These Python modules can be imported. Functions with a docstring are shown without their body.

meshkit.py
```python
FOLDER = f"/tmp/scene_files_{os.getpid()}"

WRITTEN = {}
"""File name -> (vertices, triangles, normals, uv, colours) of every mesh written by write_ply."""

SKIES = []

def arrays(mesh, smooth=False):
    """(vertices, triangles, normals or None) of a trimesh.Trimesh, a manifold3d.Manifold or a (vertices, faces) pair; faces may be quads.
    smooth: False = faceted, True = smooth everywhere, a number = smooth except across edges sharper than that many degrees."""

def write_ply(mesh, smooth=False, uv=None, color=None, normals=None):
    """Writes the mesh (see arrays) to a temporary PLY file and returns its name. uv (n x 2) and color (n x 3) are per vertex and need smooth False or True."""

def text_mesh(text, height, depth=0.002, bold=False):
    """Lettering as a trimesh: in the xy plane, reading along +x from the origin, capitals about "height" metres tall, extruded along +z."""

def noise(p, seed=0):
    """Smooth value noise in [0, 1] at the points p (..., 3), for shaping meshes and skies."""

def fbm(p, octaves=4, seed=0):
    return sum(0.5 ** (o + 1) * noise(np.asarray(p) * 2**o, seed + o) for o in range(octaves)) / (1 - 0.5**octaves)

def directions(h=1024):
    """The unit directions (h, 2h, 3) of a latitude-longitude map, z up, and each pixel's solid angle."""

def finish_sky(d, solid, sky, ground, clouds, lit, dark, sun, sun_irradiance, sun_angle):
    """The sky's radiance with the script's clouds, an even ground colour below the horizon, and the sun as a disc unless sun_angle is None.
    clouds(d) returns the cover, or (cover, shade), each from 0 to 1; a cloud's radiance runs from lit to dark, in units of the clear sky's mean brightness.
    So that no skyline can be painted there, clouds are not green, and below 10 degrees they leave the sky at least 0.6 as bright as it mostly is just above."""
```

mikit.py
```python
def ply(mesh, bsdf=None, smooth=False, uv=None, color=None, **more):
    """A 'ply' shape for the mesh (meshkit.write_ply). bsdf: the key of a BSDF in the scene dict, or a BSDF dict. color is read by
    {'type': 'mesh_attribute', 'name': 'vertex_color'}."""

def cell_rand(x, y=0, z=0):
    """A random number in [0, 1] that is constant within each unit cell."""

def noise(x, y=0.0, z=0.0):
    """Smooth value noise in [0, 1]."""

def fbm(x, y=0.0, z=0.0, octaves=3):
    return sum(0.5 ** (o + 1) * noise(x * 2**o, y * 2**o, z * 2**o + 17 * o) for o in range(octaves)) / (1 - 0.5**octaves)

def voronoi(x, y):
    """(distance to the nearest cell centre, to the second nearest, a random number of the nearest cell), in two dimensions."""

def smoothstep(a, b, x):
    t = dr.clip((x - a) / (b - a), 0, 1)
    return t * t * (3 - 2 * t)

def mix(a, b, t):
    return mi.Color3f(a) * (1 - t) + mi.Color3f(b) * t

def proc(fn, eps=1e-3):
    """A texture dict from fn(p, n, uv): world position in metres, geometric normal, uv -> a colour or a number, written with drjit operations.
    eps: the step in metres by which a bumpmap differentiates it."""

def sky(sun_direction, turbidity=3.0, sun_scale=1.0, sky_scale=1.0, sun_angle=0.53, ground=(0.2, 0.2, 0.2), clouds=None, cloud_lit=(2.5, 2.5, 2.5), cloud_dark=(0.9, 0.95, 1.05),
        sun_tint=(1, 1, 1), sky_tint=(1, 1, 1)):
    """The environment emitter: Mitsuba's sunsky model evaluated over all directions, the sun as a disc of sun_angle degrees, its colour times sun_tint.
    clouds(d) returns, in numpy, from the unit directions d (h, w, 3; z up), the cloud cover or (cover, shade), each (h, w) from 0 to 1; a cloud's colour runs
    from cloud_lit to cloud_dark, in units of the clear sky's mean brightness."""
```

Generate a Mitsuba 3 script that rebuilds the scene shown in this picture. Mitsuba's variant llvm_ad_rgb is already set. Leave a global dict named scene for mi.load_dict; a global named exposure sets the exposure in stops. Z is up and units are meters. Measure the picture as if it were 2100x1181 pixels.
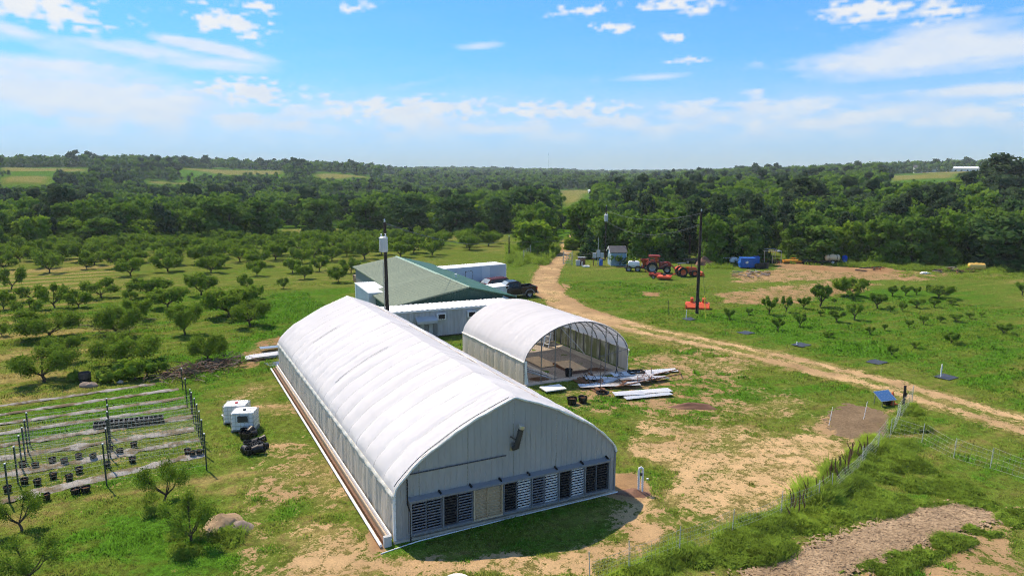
import math, random
import numpy as np, trimesh, drjit as dr, mitsuba as mi, mikit, meshkit
from mikit import noise, fbm, smoothstep, mix, proc, cell_rand
from meshkit import fbm as nfbm, noise as nnoise
T = mi.ScalarTransform4f
rng = np.random.default_rng(7); random.seed(7)
scene, labels = {}, {}

# ------------------------------------------------------------------ camera, sky, exposure
CAM_H, FOC, PITCH = 12.559, 1413.3, 0.167
exposure = 1.95
scene['camera'] = {'type': 'perspective', 'fov': 2 * math.degrees(math.atan(1050 / FOC)), 'fov_axis': 'x', 'near_clip': 0.5, 'far_clip': 20000.0,
                   'to_world': T().look_at(origin=[0, 0, CAM_H], target=[0, math.cos(PITCH), CAM_H - math.sin(PITCH)], up=[0, 0, 1]),
                   'medium': {'type': 'ref', 'id': 'haze_air'}}
HAZE = 0.00019
scene['haze_air'] = {'type': 'homogeneous', 'albedo': {'type': 'rgb', 'value': [0.82, 0.92, 0.99]}, 'sigma_t': HAZE}
SUN = (-0.488, 0.514, 1.0)


def azel(px, py):
    """Azimuth and elevation, in degrees, of a point seen in the sky."""
    c, s = math.cos(PITCH), math.sin(PITCH)
    a, b = (px - 1050) / FOC, -(py - 590.5) / FOC
    x, y, z = a, c + b * s, -s + b * c
    return math.degrees(math.atan2(x, y)), math.degrees(math.atan2(z, math.hypot(x, y)))


# cloud groups in the sky: centre, half sizes in degrees, tilt, density, kind (0 = small cumulus, 1 = streaks)
CLOUDS = [(azel(470, 45), 2.6, 1.0, -6, 1.2, 0), (azel(532, 17), 1.2, .45, 0, 1.3, 0), (azel(735, 17), 1.4, .35, 4, 1.0, 0), (azel(420, 95), 5, .55, -10, 1.1, 1),
          (azel(330, 118), 9, .8, -5, 1.0, 1), (azel(60, 12), 5, 1.2, -4, 1.0, 0), (azel(20, 60), 3, .7, -14, .9, 1), (azel(160, 105), 8, 1.0, -9, .6, 1),
          (azel(1190, 22), 2.4, .4, 5, 1.1, 0), (azel(1255, 57), 1.6, .35, -6, 1.2, 0), (azel(1385, 5), 3.0, .6, 0, 1.1, 0), (azel(1440, 22), 1.6, .35, 0, .9, 0), (azel(1375, 77), 1.5, .28, -2, 1.2, 0),
          (azel(1410, 125), 1.3, .22, 0, 1.0, 0), (azel(1330, 160), 3.5, .3, 2, .7, 1), (azel(980, 95), 3.0, .35, 4, .6, 1), (azel(860, 170), 3.5, .4, 8, .45, 1),
          (azel(1790, 20), 3.4, .8, 3, 1.0, 0), (azel(1920, 25), 2.2, .8, 0, .8, 0), (azel(1900, 110), 10, 1.9, 4, 1.15, 1), (azel(2080, 95), 8, 1.8, 2, 1.0, 1), (azel(2010, 185), 7, .5, 0, .8, 1),
          (azel(520, 190), 5, 1.0, 0, 1.0, 0), (azel(120, 175), 14, 2.6, -2, .95, 1), (azel(860, 225), 8, .9, 0, 1.1, 0), (azel(1150, 225), 6, .8, 0, 1.0, 0),
          (azel(1500, 235), 9, .8, 2, .9, 1), (azel(1800, 235), 9, .9, 2, .8, 1), (azel(250, 215), 14, 1.2, 0, .8, 1)]


def clouds(d):
    az, el = np.degrees(np.arctan2(d[..., 0], d[..., 1])), np.degrees(np.arcsin(np.clip(d[..., 2], -1, 1)))
    high = np.exp(-(np.maximum(el, 1.0)) / 26.0)
    # flattened by perspective: streak noise is stretched along the azimuth
    p1 = np.stack([az * .16, el * 1.1, az * 0 + 3], -1)
    p2 = np.stack([az * .75, el * 1.9, az * 0 + 9], -1)
    streak, puff = nfbm(p1 + .5 * nfbm(p2, 3, 4)[..., None], 5, 1), nfbm(p2, 5, 2)
    cover = np.zeros_like(az); fine = nfbm(np.stack([az * 1.3, el * 3.6, az * 0 + 13], -1), 5, 9)
    for (a0, e0), w, h, tilt, k, kind in CLOUDS:
        da, de = az - a0, el - e0
        t = math.radians(tilt)
        x, y = (da * math.cos(t) + de * math.sin(t)) / w, (-da * math.sin(t) + de * math.cos(t)) / h
        g = np.exp(-(x * x + y * y) * 1.1)
        nz = (streak if kind else fine)
        cover = np.maximum(cover, np.clip(k * (g * 1.9 + (nz - .5) * (2.6 if kind else 4.2) - .72), 0, 1) * np.clip(g * 4, 0, 1) * (.95 if kind == 0 else .8))
    # a broken bank of cumulus low over the horizon, its tops uneven
    p3 = np.stack([az * .42, el * 1.5, az * 0 + 21], -1); bank, top = nfbm(p3, 6, 6), nfbm(np.stack([az * .11, az * 0, az * 0 + 5], -1), 3, 8)
    e1 = 4.3 + 2.6 * (top - .35)
    cover = np.maximum(cover, np.clip((e1 - el) / .7 + (bank - .5) * 5.5, 0, 1) * np.clip((el - 2.0) / 1.6, 0, 1) * np.clip((bank - .34) * 3.2, 0, 1) * .8)
    # the same kinds of cloud elsewhere in the sky, away from what is in view
    out = np.clip((np.abs(az) - 40) / 8, 0, 1) + np.clip((el - 18) / 6, 0, 1)
    elsewhere = np.clip((puff - .56) * 5, 0, 1) * .8 + np.clip((streak - .55) * 3, 0, 1) * .5
    cover = np.maximum(cover, np.clip(out, 0, 1) * elsewhere)
    # thin veil that thickens towards the horizon
    veil = .72 * np.exp(-np.maximum(el, 0) / 3.0) + .26 * np.exp(-((el - 4.2) / 2.4) ** 2) * (.35 + 1.1 * streak) + .10 * np.clip(streak - .4, 0, 1) * high
    cover = 1 - (1 - np.clip(cover, 0, 1)) * (1 - np.clip(veil, 0, .93))
    shade = np.clip(.62 * np.exp(-np.maximum(el, 0) / 4.5) + .5 * (puff - .5), 0, 1)
    return cover, shade


scene['sky'] = mikit.sky(SUN, turbidity=3.0, ground=(.10, .12, .06), clouds=clouds, cloud_lit=(2.5, 2.5, 2.5), cloud_dark=(1.3, 1.8, 2.6), sky_tint=(.42, 1.02, 1.46), sun_tint=(1, .99, .98))


# ------------------------------------------------------------------ terrain: height everywhere, and where a sight line meets it
PSI, TAU, LAM = -0.474, 0.017, -0.011
U = np.array([math.cos(PSI) * math.cos(TAU), -math.sin(PSI) * math.cos(TAU), -math.sin(TAU)])   # across the big greenhouse
V = np.array([math.sin(PSI), math.cos(PSI), math.sin(LAM)])                                       # along it
W = np.cross(U, V); W /= np.linalg.norm(W)
O = np.array([-4.038, 21.848, 0.0])
RS = np.array([0, 120, 170, 230, 320, 430, 520, 620, 750, 900, 1100, 1500, 2200, 3500, 7000.0])
PROFILES = {-60: [0, -1, -1, -1, -2, -3, 0, 2, 4, 8, 10, 10, 10, 8, 10],
            -36: [0, -1.6, -2.5, -4, -6, -3, 7, 9, 11.5, 16, 17, 15, 10, 8, 10],
            -26: [0, -1.6, -2.5, -4.5, -7, -7, -4, 1, 9.5, 16.5, 18.5, 15, 10, 8, 10],
            -14: [0, -1.6, -3, -5, -8, -8, -5, 2, 8, 13, 14, 10, 5, 6, 10],
            -6: [0, -1.6, -3, -5, -8, -9, -9, -8, -7, -4, 0, 5, 13, 16, 14],
            2: [0, -1.6, -3, -4.5, -6, -6, -6, -6, -6, -5, -2, 3, 9, 10, 10],
            8: [0, -1.6, -2.5, -3, -3, -3, -3, -3.5, -5, -6, -5, -3, 2, 5, 8],
            21: [0, -1.6, -1.5, -1.5, -1, 0, 1, 2, 3.5, 4.5, 5, 5, 6, 6, 8],
            36: [0, -1.6, -1, -.5, 1, 3, 6, 9, 11.5, 12.5, 13, 12, 10, 8, 8],
            60: [0, -1, -1, -1, 0, 0, 1, 2, 4, 8, 10, 10, 10, 8, 8]}
AZS = np.array([-180] + sorted(PROFILES) + [180.0])
PZ = np.array([PROFILES[60]] + [PROFILES[k] for k in sorted(PROFILES)] + [PROFILES[60]], float)


def gz(x, y):
    x, y = np.asarray(x, float), np.asarray(y, float)
    r, az = np.hypot(x, y), np.degrees(np.arctan2(x, y))
    i = np.clip(np.searchsorted(AZS, az) - 1, 0, len(AZS) - 2); j = np.clip(np.searchsorted(RS, r) - 1, 0, len(RS) - 2)
    a, b = np.clip((az - AZS[i]) / (AZS[i + 1] - AZS[i]), 0, 1), np.clip((r - RS[j]) / (RS[j + 1] - RS[j]), 0, 1)
    a = a * a * (3 - 2 * a); b = b * b * (3 - 2 * b)
    far = (PZ[i, j] * (1 - a) + PZ[i + 1, j] * a) * (1 - b) + (PZ[i, j + 1] * (1 - a) + PZ[i + 1, j + 1] * a) * b
    plane = -((x - O[0]) * W[0] + (y - O[1]) * W[1]) / W[2]
    k = np.clip((r - 62) / 60, 0, 1); k = k * k * (3 - 2 * k)
    bumps = (nfbm(np.stack([x * .11, y * .11, x * 0], -1), 3, 5) - .5) * .16 * np.clip(r / 40 - .9, 0, 1) + (nfbm(np.stack([x * .009, y * .009, x * 0], -1), 3, 6) - .5) * 7 * np.clip((r - 200) / 300, 0, 1)
    return plane * (1 - k) + far * k + bumps


def G(px, py):
    """The point of the ground seen at this place of the photograph."""
    c, s = math.cos(PITCH), math.sin(PITCH)
    a, b = (px - 1050) / FOC, -(py - 590.5) / FOC
    d = np.array([a, c + b * s, -s + b * c]); d /= np.linalg.norm(d)
    t = np.geomspace(8, 6500, 700)
    gap = CAM_H + t * d[2] - gz(t * d[0], t * d[1])
    k = np.argmax(gap < 0) if (gap < 0).any() else len(t) - 1
    lo, hi = t[max(k - 1, 0)], t[k]
    for _ in range(25):
        m = (lo + hi) / 2
        if CAM_H + m * d[2] - gz(m * d[0], m * d[1]) < 0: hi = m
        else: lo = m
    x, y = hi * d[0], hi * d[1]
    return np.array([x, y, float(gz(x, y))])


def px_size(p):
    """Metres per pixel of the photograph at this point."""
    return (p[1] * math.cos(PITCH) + (CAM_H - p[2]) * math.sin(PITCH)) / FOC


def poly(*pts): return np.array([G(*p)[:2] for p in pts])


def inside(P, x, y):
    """Signed distance to a polygon on the ground, in metres, positive inside."""
    best, odd = np.full(x.shape, 1e9), np.zeros(x.shape, bool)
    for (ax, ay), (bx, by) in zip(P, np.roll(P, -1, 0)):
        ex, ey = bx - ax, by - ay
        t = np.clip(((x - ax) * ex + (y - ay) * ey) / (ex * ex + ey * ey + 1e-12), 0, 1)
        best = np.minimum(best, np.hypot(x - ax - t * ex, y - ay - t * ey))
        odd ^= ((ay > y) != (by > y)) & (x < (bx - ax) * (y - ay) / (by - ay + 1e-12) + ax)
    return np.where(odd, best, -best)


def near_line(P, x, y):
    best = np.full(x.shape, 1e9)
    for (ax, ay), (bx, by) in zip(P[:-1], P[1:]):
        ex, ey = bx - ax, by - ay
        t = np.clip(((x - ax) * ex + (y - ay) * ey) / (ex * ex + ey * ey + 1e-12), 0, 1)
        best = np.minimum(best, np.hypot(x - ax - t * ex, y - ay - t * ey))
    return best


# ------------------------------------------------------------------ mesh helpers
class MB:
    """Collects pieces of one mesh, in a local frame M (4 x 4) that is applied at the end."""
    def __init__(self, M=None): self.v, self.f, self.n, self.M = [], [], 0, np.eye(4) if M is None else M
    def add(self, v, f):
        v, f = np.asarray(v, float).reshape(-1, 3), np.asarray(f, int)
        if f.shape[1] == 4: f = np.vstack([f[:, [0, 1, 2]], f[:, [0, 2, 3]]])
        self.v.append(v); self.f.append(f + self.n); self.n += len(v); return self
    def box(self, x0, x1, y0, y1, z0, z1):
        v = [[x, y, z] for x in (x0, x1) for y in (y0, y1) for z in (z0, z1)]
        return self.add(v, [[0, 1, 3, 2], [4, 6, 7, 5], [0, 4, 5, 1], [2, 3, 7, 6], [0, 2, 6, 4], [1, 5, 7, 3]])
    def beam(self, a, b, w, h, up=(0, 0, 1)):
        a, b = np.array(a, float), np.array(b, float); d = (b - a) / np.linalg.norm(b - a)
        s = np.cross(d, up); s = s / np.linalg.norm(s) if np.linalg.norm(s) > 1e-6 else np.array([1.0, 0, 0]); q = np.cross(s, d)
        v = [p + i * s * w / 2 + j * q * h / 2 for p in (a, b) for i, j in ((-1, -1), (1, -1), (1, 1), (-1, 1))]
        return self.add(v, [[3, 2, 1, 0], [4, 5, 6, 7], [0, 1, 5, 4], [1, 2, 6, 5], [2, 3, 7, 6], [3, 0, 4, 7]])
    def tube(self, pts, r, n=8, cap=True):
        p = np.asarray(pts, float); m = len(p); r = np.broadcast_to(r, (m,))
        t = np.gradient(p, axis=0); t /= np.linalg.norm(t, axis=1, keepdims=True) + 1e-12
        up = np.array([0, 0, 1.0]) if abs(t[:, 2]).mean() < .8 else np.array([1.0, 0, 0])
        a = np.cross(t, up); a /= np.linalg.norm(a, axis=1, keepdims=True) + 1e-12; b = np.cross(t, a)
        an = np.arange(n) * 2 * np.pi / n
        v = p[:, None] + r[:, None, None] * (np.cos(an)[None, :, None] * a[:, None] + np.sin(an)[None, :, None] * b[:, None])
        i, j = np.meshgrid(np.arange(m - 1), np.arange(n), indexing='ij')
        q = np.stack([i * n + j, i * n + (j + 1) % n, (i + 1) * n + (j + 1) % n, (i + 1) * n + j], -1).reshape(-1, 4)
        f = np.vstack([q[:, [0, 1, 2]], q[:, [0, 2, 3]]])
        if cap: f = np.vstack([f] + [[[0, k + 1, k] for k in range(1, n - 1)]] + [[[(m - 1) * n, (m - 1) * n + k, (m - 1) * n + k + 1] for k in range(1, n - 1)]])
        return self.add(v.reshape(-1, 3), f)
    def lathe(self, prof, at=(0, 0, 0), n=16, axis=(0, 0, 1)):
        """prof: (radius, height) pairs turned round an axis through 'at'."""
        z = np.array(axis, float); z /= np.linalg.norm(z); x = np.cross(z, [1, 0, 0] if abs(z[0]) < .9 else [0, 1, 0]); x /= np.linalg.norm(x); y = np.cross(z, x)
        an = np.arange(n) * 2 * np.pi / n; pr = np.array(prof, float); m = len(pr)
        v = np.array(at) + pr[:, 0][:, None, None] * (np.cos(an)[None, :, None] * x + np.sin(an)[None, :, None] * y) + pr[:, 1][:, None, None] * z
        i, j = np.meshgrid(np.arange(m - 1), np.arange(n), indexing='ij')
        return self.add(v.reshape(-1, 3), np.stack([i * n + j, i * n + (j + 1) % n, (i + 1) * n + (j + 1) % n, (i + 1) * n + j], -1).reshape(-1, 4))
    def prism(self, outline, a, b, axis=1):
        """A 2-D outline extruded from a to b along an axis; the outline's two coordinates are the other two axes in order."""
        from shapely.geometry import Polygon
        m = trimesh.creation.extrude_polygon(Polygon(outline), b - a, engine='earcut'); v = np.array(m.vertices); v[:, 2] += a
        o = {0: [2, 0, 1], 1: [0, 2, 1], 2: [0, 1, 2]}[axis]
        f = np.array(m.faces); f = f if axis != 1 else f[:, ::-1]
        return self.add(v[:, o], f)
    def grid(self, P):
        P = np.asarray(P, float); m, n = P.shape[:2]; i, j = np.meshgrid(np.arange(m - 1), np.arange(n - 1), indexing='ij')
        return self.add(P.reshape(-1, 3), np.stack([i * n + j, (i + 1) * n + j, (i + 1) * n + j + 1, i * n + j + 1], -1).reshape(-1, 4))
    def mesh(self):
        v = np.vstack(self.v); f = np.vstack(self.f)
        return v @ self.M[:3, :3].T + self.M[:3, 3], f


def frame(o, x, y, z=None):
    M = np.eye(4); M[:3, 0], M[:3, 1], M[:3, 2], M[:3, 3] = x, y, (np.cross(x, y) if z is None else z), o
    return M


def at(p, yaw=0, tilt=0, roll=0, s=1.0):
    """A frame at p whose x axis points yaw degrees anticlockwise from east; tilt pitches x down, roll turns about x."""
    c, si = math.cos(math.radians(yaw)), math.sin(math.radians(yaw)); ct, st = math.cos(math.radians(tilt)), math.sin(math.radians(tilt)); cr, sr = math.cos(math.radians(roll)), math.sin(math.radians(roll))
    R = np.array([[c, -si, 0], [si, c, 0], [0, 0, 1]]) @ np.array([[ct, 0, st], [0, 1, 0], [-st, 0, ct]]) @ np.array([[1, 0, 0], [0, cr, -sr], [0, sr, cr]])
    return frame(p, *(R * s).T)


GHF = frame(O, U, V, W)
YAW_U = math.degrees(math.atan2(U[1], U[0]))


def site(s, t, h=0): return O + s * U + t * V + h * W


def numbered(key):
    if key not in used: used[key] = 0; return key
    used[key] += 1; return f'{key}_{used[key]:03d}'


used = {}


def tag(key, label=None, cat=None, group=None, kind=None):
    labels[key] = {k: v for k, v in dict(label=label, category=cat, group=group, kind=kind).items() if v}
    return key


def thing(name, label, cat, group=None):
    return tag(numbered(name), label, cat, group)


def part(name, mb, mat, parent=None, smooth=False, **more):
    key = numbered(parent + '__' + name if parent else name)
    scene[key] = mikit.ply(mb.mesh() if isinstance(mb, MB) else mb, mat, smooth=smooth, **more)
    return key


def mat(name, rgb, rough=.6, metallic=0.0, spec=.4, two=True):
    if isinstance(rgb, dict): col = rgb
    else: col = {'type': 'rgb', 'value': list(rgb)}
    b = {'type': 'diffuse', 'reflectance': col} if rough >= .95 else {'type': 'principled', 'base_color': col, 'roughness': rough, 'metallic': metallic, 'specular': spec}
    scene[name] = {'type': 'twosided', 'b': b} if two else b
    return name
# ------------------------------------------------------------------ ground: bare earth and grass, one sheet to the horizon
SANDY, CLAY, BARE, LUSH = [], [], [], []   # (polygon, weight, soft edge in metres)
SANDY += [(poly((1275, 905), (1400, 890), (1500, 905), (1620, 885), (1700, 895), (1755, 915), (1745, 960), (1690, 1010), (1600, 1055), (1500, 1045), (1430, 1085), (1340, 1098), (1270, 1060), (1360, 1010), (1300, 965)), .56, 2.0),
          (poly((1500, 985), (1640, 985), (1700, 995), (1600, 1060), (1480, 1050)), .35, .8), (poly((1480, 905), (1700, 895), (1745, 930), (1600, 950), (1480, 940)), .28, 1.0),
          (poly((580, 1181), (700, 1115), (800, 1135), (960, 1150), (1130, 1138), (1290, 1095), (1420, 1060), (1330, 1130), (1200, 1181)), .62, .9),
          (poly((520, 800), (600, 830), (720, 1010), (800, 1125), (640, 1181), (570, 1181), (555, 1050)), .44, 2.5),
          (poly((640, 1060), (720, 1080), (800, 1130), (620, 1181), (590, 1120)), .25, .8), (poly((1290, 790), (1420, 830), (1600, 800), (1700, 830), (1560, 880), (1330, 900)), .38, 2.0)]
CLAY += [(poly((1130, 800), (1200, 770), (1300, 730), (1480, 700), (1560, 745), (1500, 790), (1440, 835), (1250, 850), (1150, 840)), .46, 1.5),
         (poly((1265, 975), (1310, 960), (1330, 1000), (1300, 1025), (1262, 1020)), .95, .4), (poly((745, 1040), (790, 1085), (800, 1140), (760, 1130)), .8, .3),
         (poly((480, 760), (520, 700), (600, 680), (700, 640), (720, 660), (600, 700), (565, 735), (540, 745)), .6, 1.0),
         (poly((1480, 600), (1700, 575), (1800, 580), (1750, 600), (1600, 628), (1480, 622)), .58, 1.8), (poly((1500, 560), (1640, 548), (1800, 552), (1960, 560), (1900, 575), (1700, 575), (1500, 580)), .62, 1.5),
         (poly((1590, 535), (1760, 543), (1900, 552), (1800, 560), (1600, 550)), .8, 1.0), (poly((1315, 598), (1360, 600), (1350, 610), (1310, 606)), .7, .6), (poly((1740, 850), (1830, 840), (1850, 870), (1770, 915), (1690, 885), (1690, 850)), .55, 1.0),
         (poly((100, 890), (400, 845), (425, 960), (230, 1005), (0, 1040), (0, 910)), .24, .8), (poly((470, 1181), (520, 1000), (500, 900), (535, 890), (565, 1000), (560, 1181)), .36, .7),
         (poly((1560, 1181), (1700, 1150), (2000, 1060), (2100, 1040), (2100, 1181)), .6, 1.0)]
LUSH += [(poly((0, 835), (318, 785), (390, 800), (398, 860), (0, 915)), .38, 1.0), (poly((1450, 660), (1560, 600), (1750, 590), (2000, 600), (2100, 620), (2100, 840), (1900, 760), (1600, 700)), .34, 3.0), (poly((150, 1030), (480, 990), (470, 1181), (0, 1181), (60, 1080)), .16, 1.5), (poly((240, 1060), (330, 1040), (480, 1080), (470, 1150), (300, 1170), (220, 1120)), .45, 2.0),
         (poly((560, 600), (720, 590), (720, 640), (600, 690), (480, 740), (480, 700)), .35, 2.5), (poly((1120, 560), (1320, 580), (1420, 640), (1300, 660), (1190, 620)), .10, 3.0), (poly((300, 740), (500, 720), (560, 760), (430, 800)), .2, 2.0),
         (poly((1340, 780), (1560, 770), (1700, 800), (1600, 850), (1380, 880)), .25, 3.0), (poly((520, 1000), (640, 1000), (700, 1060), (560, 1080)), .1, 1.0)]
BARE += [(poly((0, 1010), (250, 1010), (420, 975), (480, 1000), (330, 1040), (120, 1080), (0, 1075)), .30, 1.5), (poly((430, 900), (560, 960), (540, 1181), (470, 1181)), .25, 1.5), (poly((0, 600), (260, 560), (540, 545), (720, 600), (560, 640), (440, 740), (0, 790)), -.10, 6.0), (poly((1320, 690), (1600, 720), (1560, 780), (1420, 760)), .35, 3.0), (poly((1100, 590), (1250, 655), (1500, 700), (1480, 725), (1200, 670)), .4, 2.5)]
def meadow(rmax, *pts):
    P = poly(*pts); r = np.hypot(P[:, 0], P[:, 1]); return P * np.minimum(1, rmax / r)[:, None]


MEADOWS = [poly((0, 365), (60, 361), (105, 363), (98, 380), (0, 378)), meadow(930, (360, 346), (430, 345), (583, 350), (570, 358), (440, 357)), meadow(880, (0, 343), (90, 345), (185, 346), (170, 353), (0, 352)), poly((640, 357), (680, 356), (765, 365), (700, 369), (650, 366)),
           poly((1145, 391), (1215, 390), (1190, 412), (1160, 425), (1148, 415)), poly((1818, 361), (1960, 357), (1955, 366), (1830, 372)), meadow(1000, (1950, 349), (2100, 346), (2100, 353), (1960, 355)), poly((300, 370), (392, 375), (385, 379), (310, 376)),
           poly((565, 470), (700, 468), (1050, 478), (1050, 498), (800, 490), (560, 492)), poly((785, 359), (816, 360), (812, 364), (788, 363)), meadow(900, (1840, 350), (1990, 350), (1960, 357), (1840, 356))]
ROAD = np.array([G(*p)[:2] for p in ((1163, 503), (1148, 520), (1135, 540), (1122, 560), (1115, 580), (1130, 605), (1170, 632), (1230, 652), (1330, 680), (1450, 703), (1560, 728), (1680, 755), (1800, 785), (1900, 815), (2000, 842), (2100, 872), (2250, 915))])
ROAD0 = np.array([G(*p)[:2] for p in ((1163, 503), (1172, 494), (1180, 482))])
SPUR = np.array([G(*p)[:2] for p in ((1120, 585), (1075, 590), (1040, 600))])
ORCHARD = poly((0, 500), (280, 497), (560, 492), (760, 484), (1040, 492), (1050, 545), (720, 590), (560, 640), (440, 740), (330, 770), (0, 800))


def ground_weights(x, y):
    """(bare earth 0..1, tone 0..1): on grass the tone runs from dry to lush, on earth from pale sand to red clay."""
    dirt, tone = np.full(x.shape, .10), np.full(x.shape, .42)
    wob = (nfbm(np.stack([x * .5, y * .5, x * 0], -1), 4, 11) - .5)
    big = (nfbm(np.stack([x * .06, y * .06, x * 0], -1), 3, 12) - .5)
    tone = tone + big * .5
    for P, k, e in LUSH: tone = np.maximum(tone, 0) + k * np.clip((inside(P, x, y) + wob * e) / e + .5, 0, 1)
    for P, k, e in BARE: tone = tone - k * np.clip((inside(P, x, y) + wob * e) / e + .5, 0, 1); 
    for lst, tn in ((SANDY, .12), (CLAY, .75)):
        for P, k, e in lst:
            g = np.clip((inside(P, x, y) + wob * e * 2.2) / e + .5, 0, 1)
            dirt = np.maximum(dirt, dirt * (1 - g) + (dirt * .4 + k) * g); tone = tone * (1 - g * k) + tn * g * k
    d = np.minimum(near_line(ROAD, x, y), near_line(ROAD0, x, y))
    far = np.clip((d * 0 + np.hypot(x - ROAD[7, 0], y - ROAD[7, 1]) - 10) / 30, 0, 1)
    g = np.clip((2.6 - d + wob * 2.6) / 1.6, 0, 1)
    yellow = np.clip((y - 45) / 12, 0, 1)
    dirt = np.maximum(dirt, g * np.where(y > 62, .85, .58)); tone = tone * (1 - g) + g * np.where(y > 62, .42, .25)
    g = np.clip((3.5 - near_line(SPUR, x, y) + wob * 4) / 2.0, 0, 1)
    dirt = np.maximum(dirt, g * .95); tone = tone * (1 - g) + g * .6
    r = np.hypot(x, y)
    k = np.clip((r - 135) / 40, 0, 1)
    wood = np.ones_like(x)
    for P in MEADOWS: wood = np.minimum(wood, np.clip(.5 - inside(P, x, y) / 8, 0, 1))
    dirt = dirt * (1 - k) + k * .08
    tone = tone * (1 - k) + k * (.22 * (1 - wood) + .95 * wood)
    return np.clip(dirt, 0, 1), np.clip(tone, 0, 1)


OU, OV = U[:2] / np.linalg.norm(U[:2]), V[:2] / np.linalg.norm(V[:2])


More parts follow.
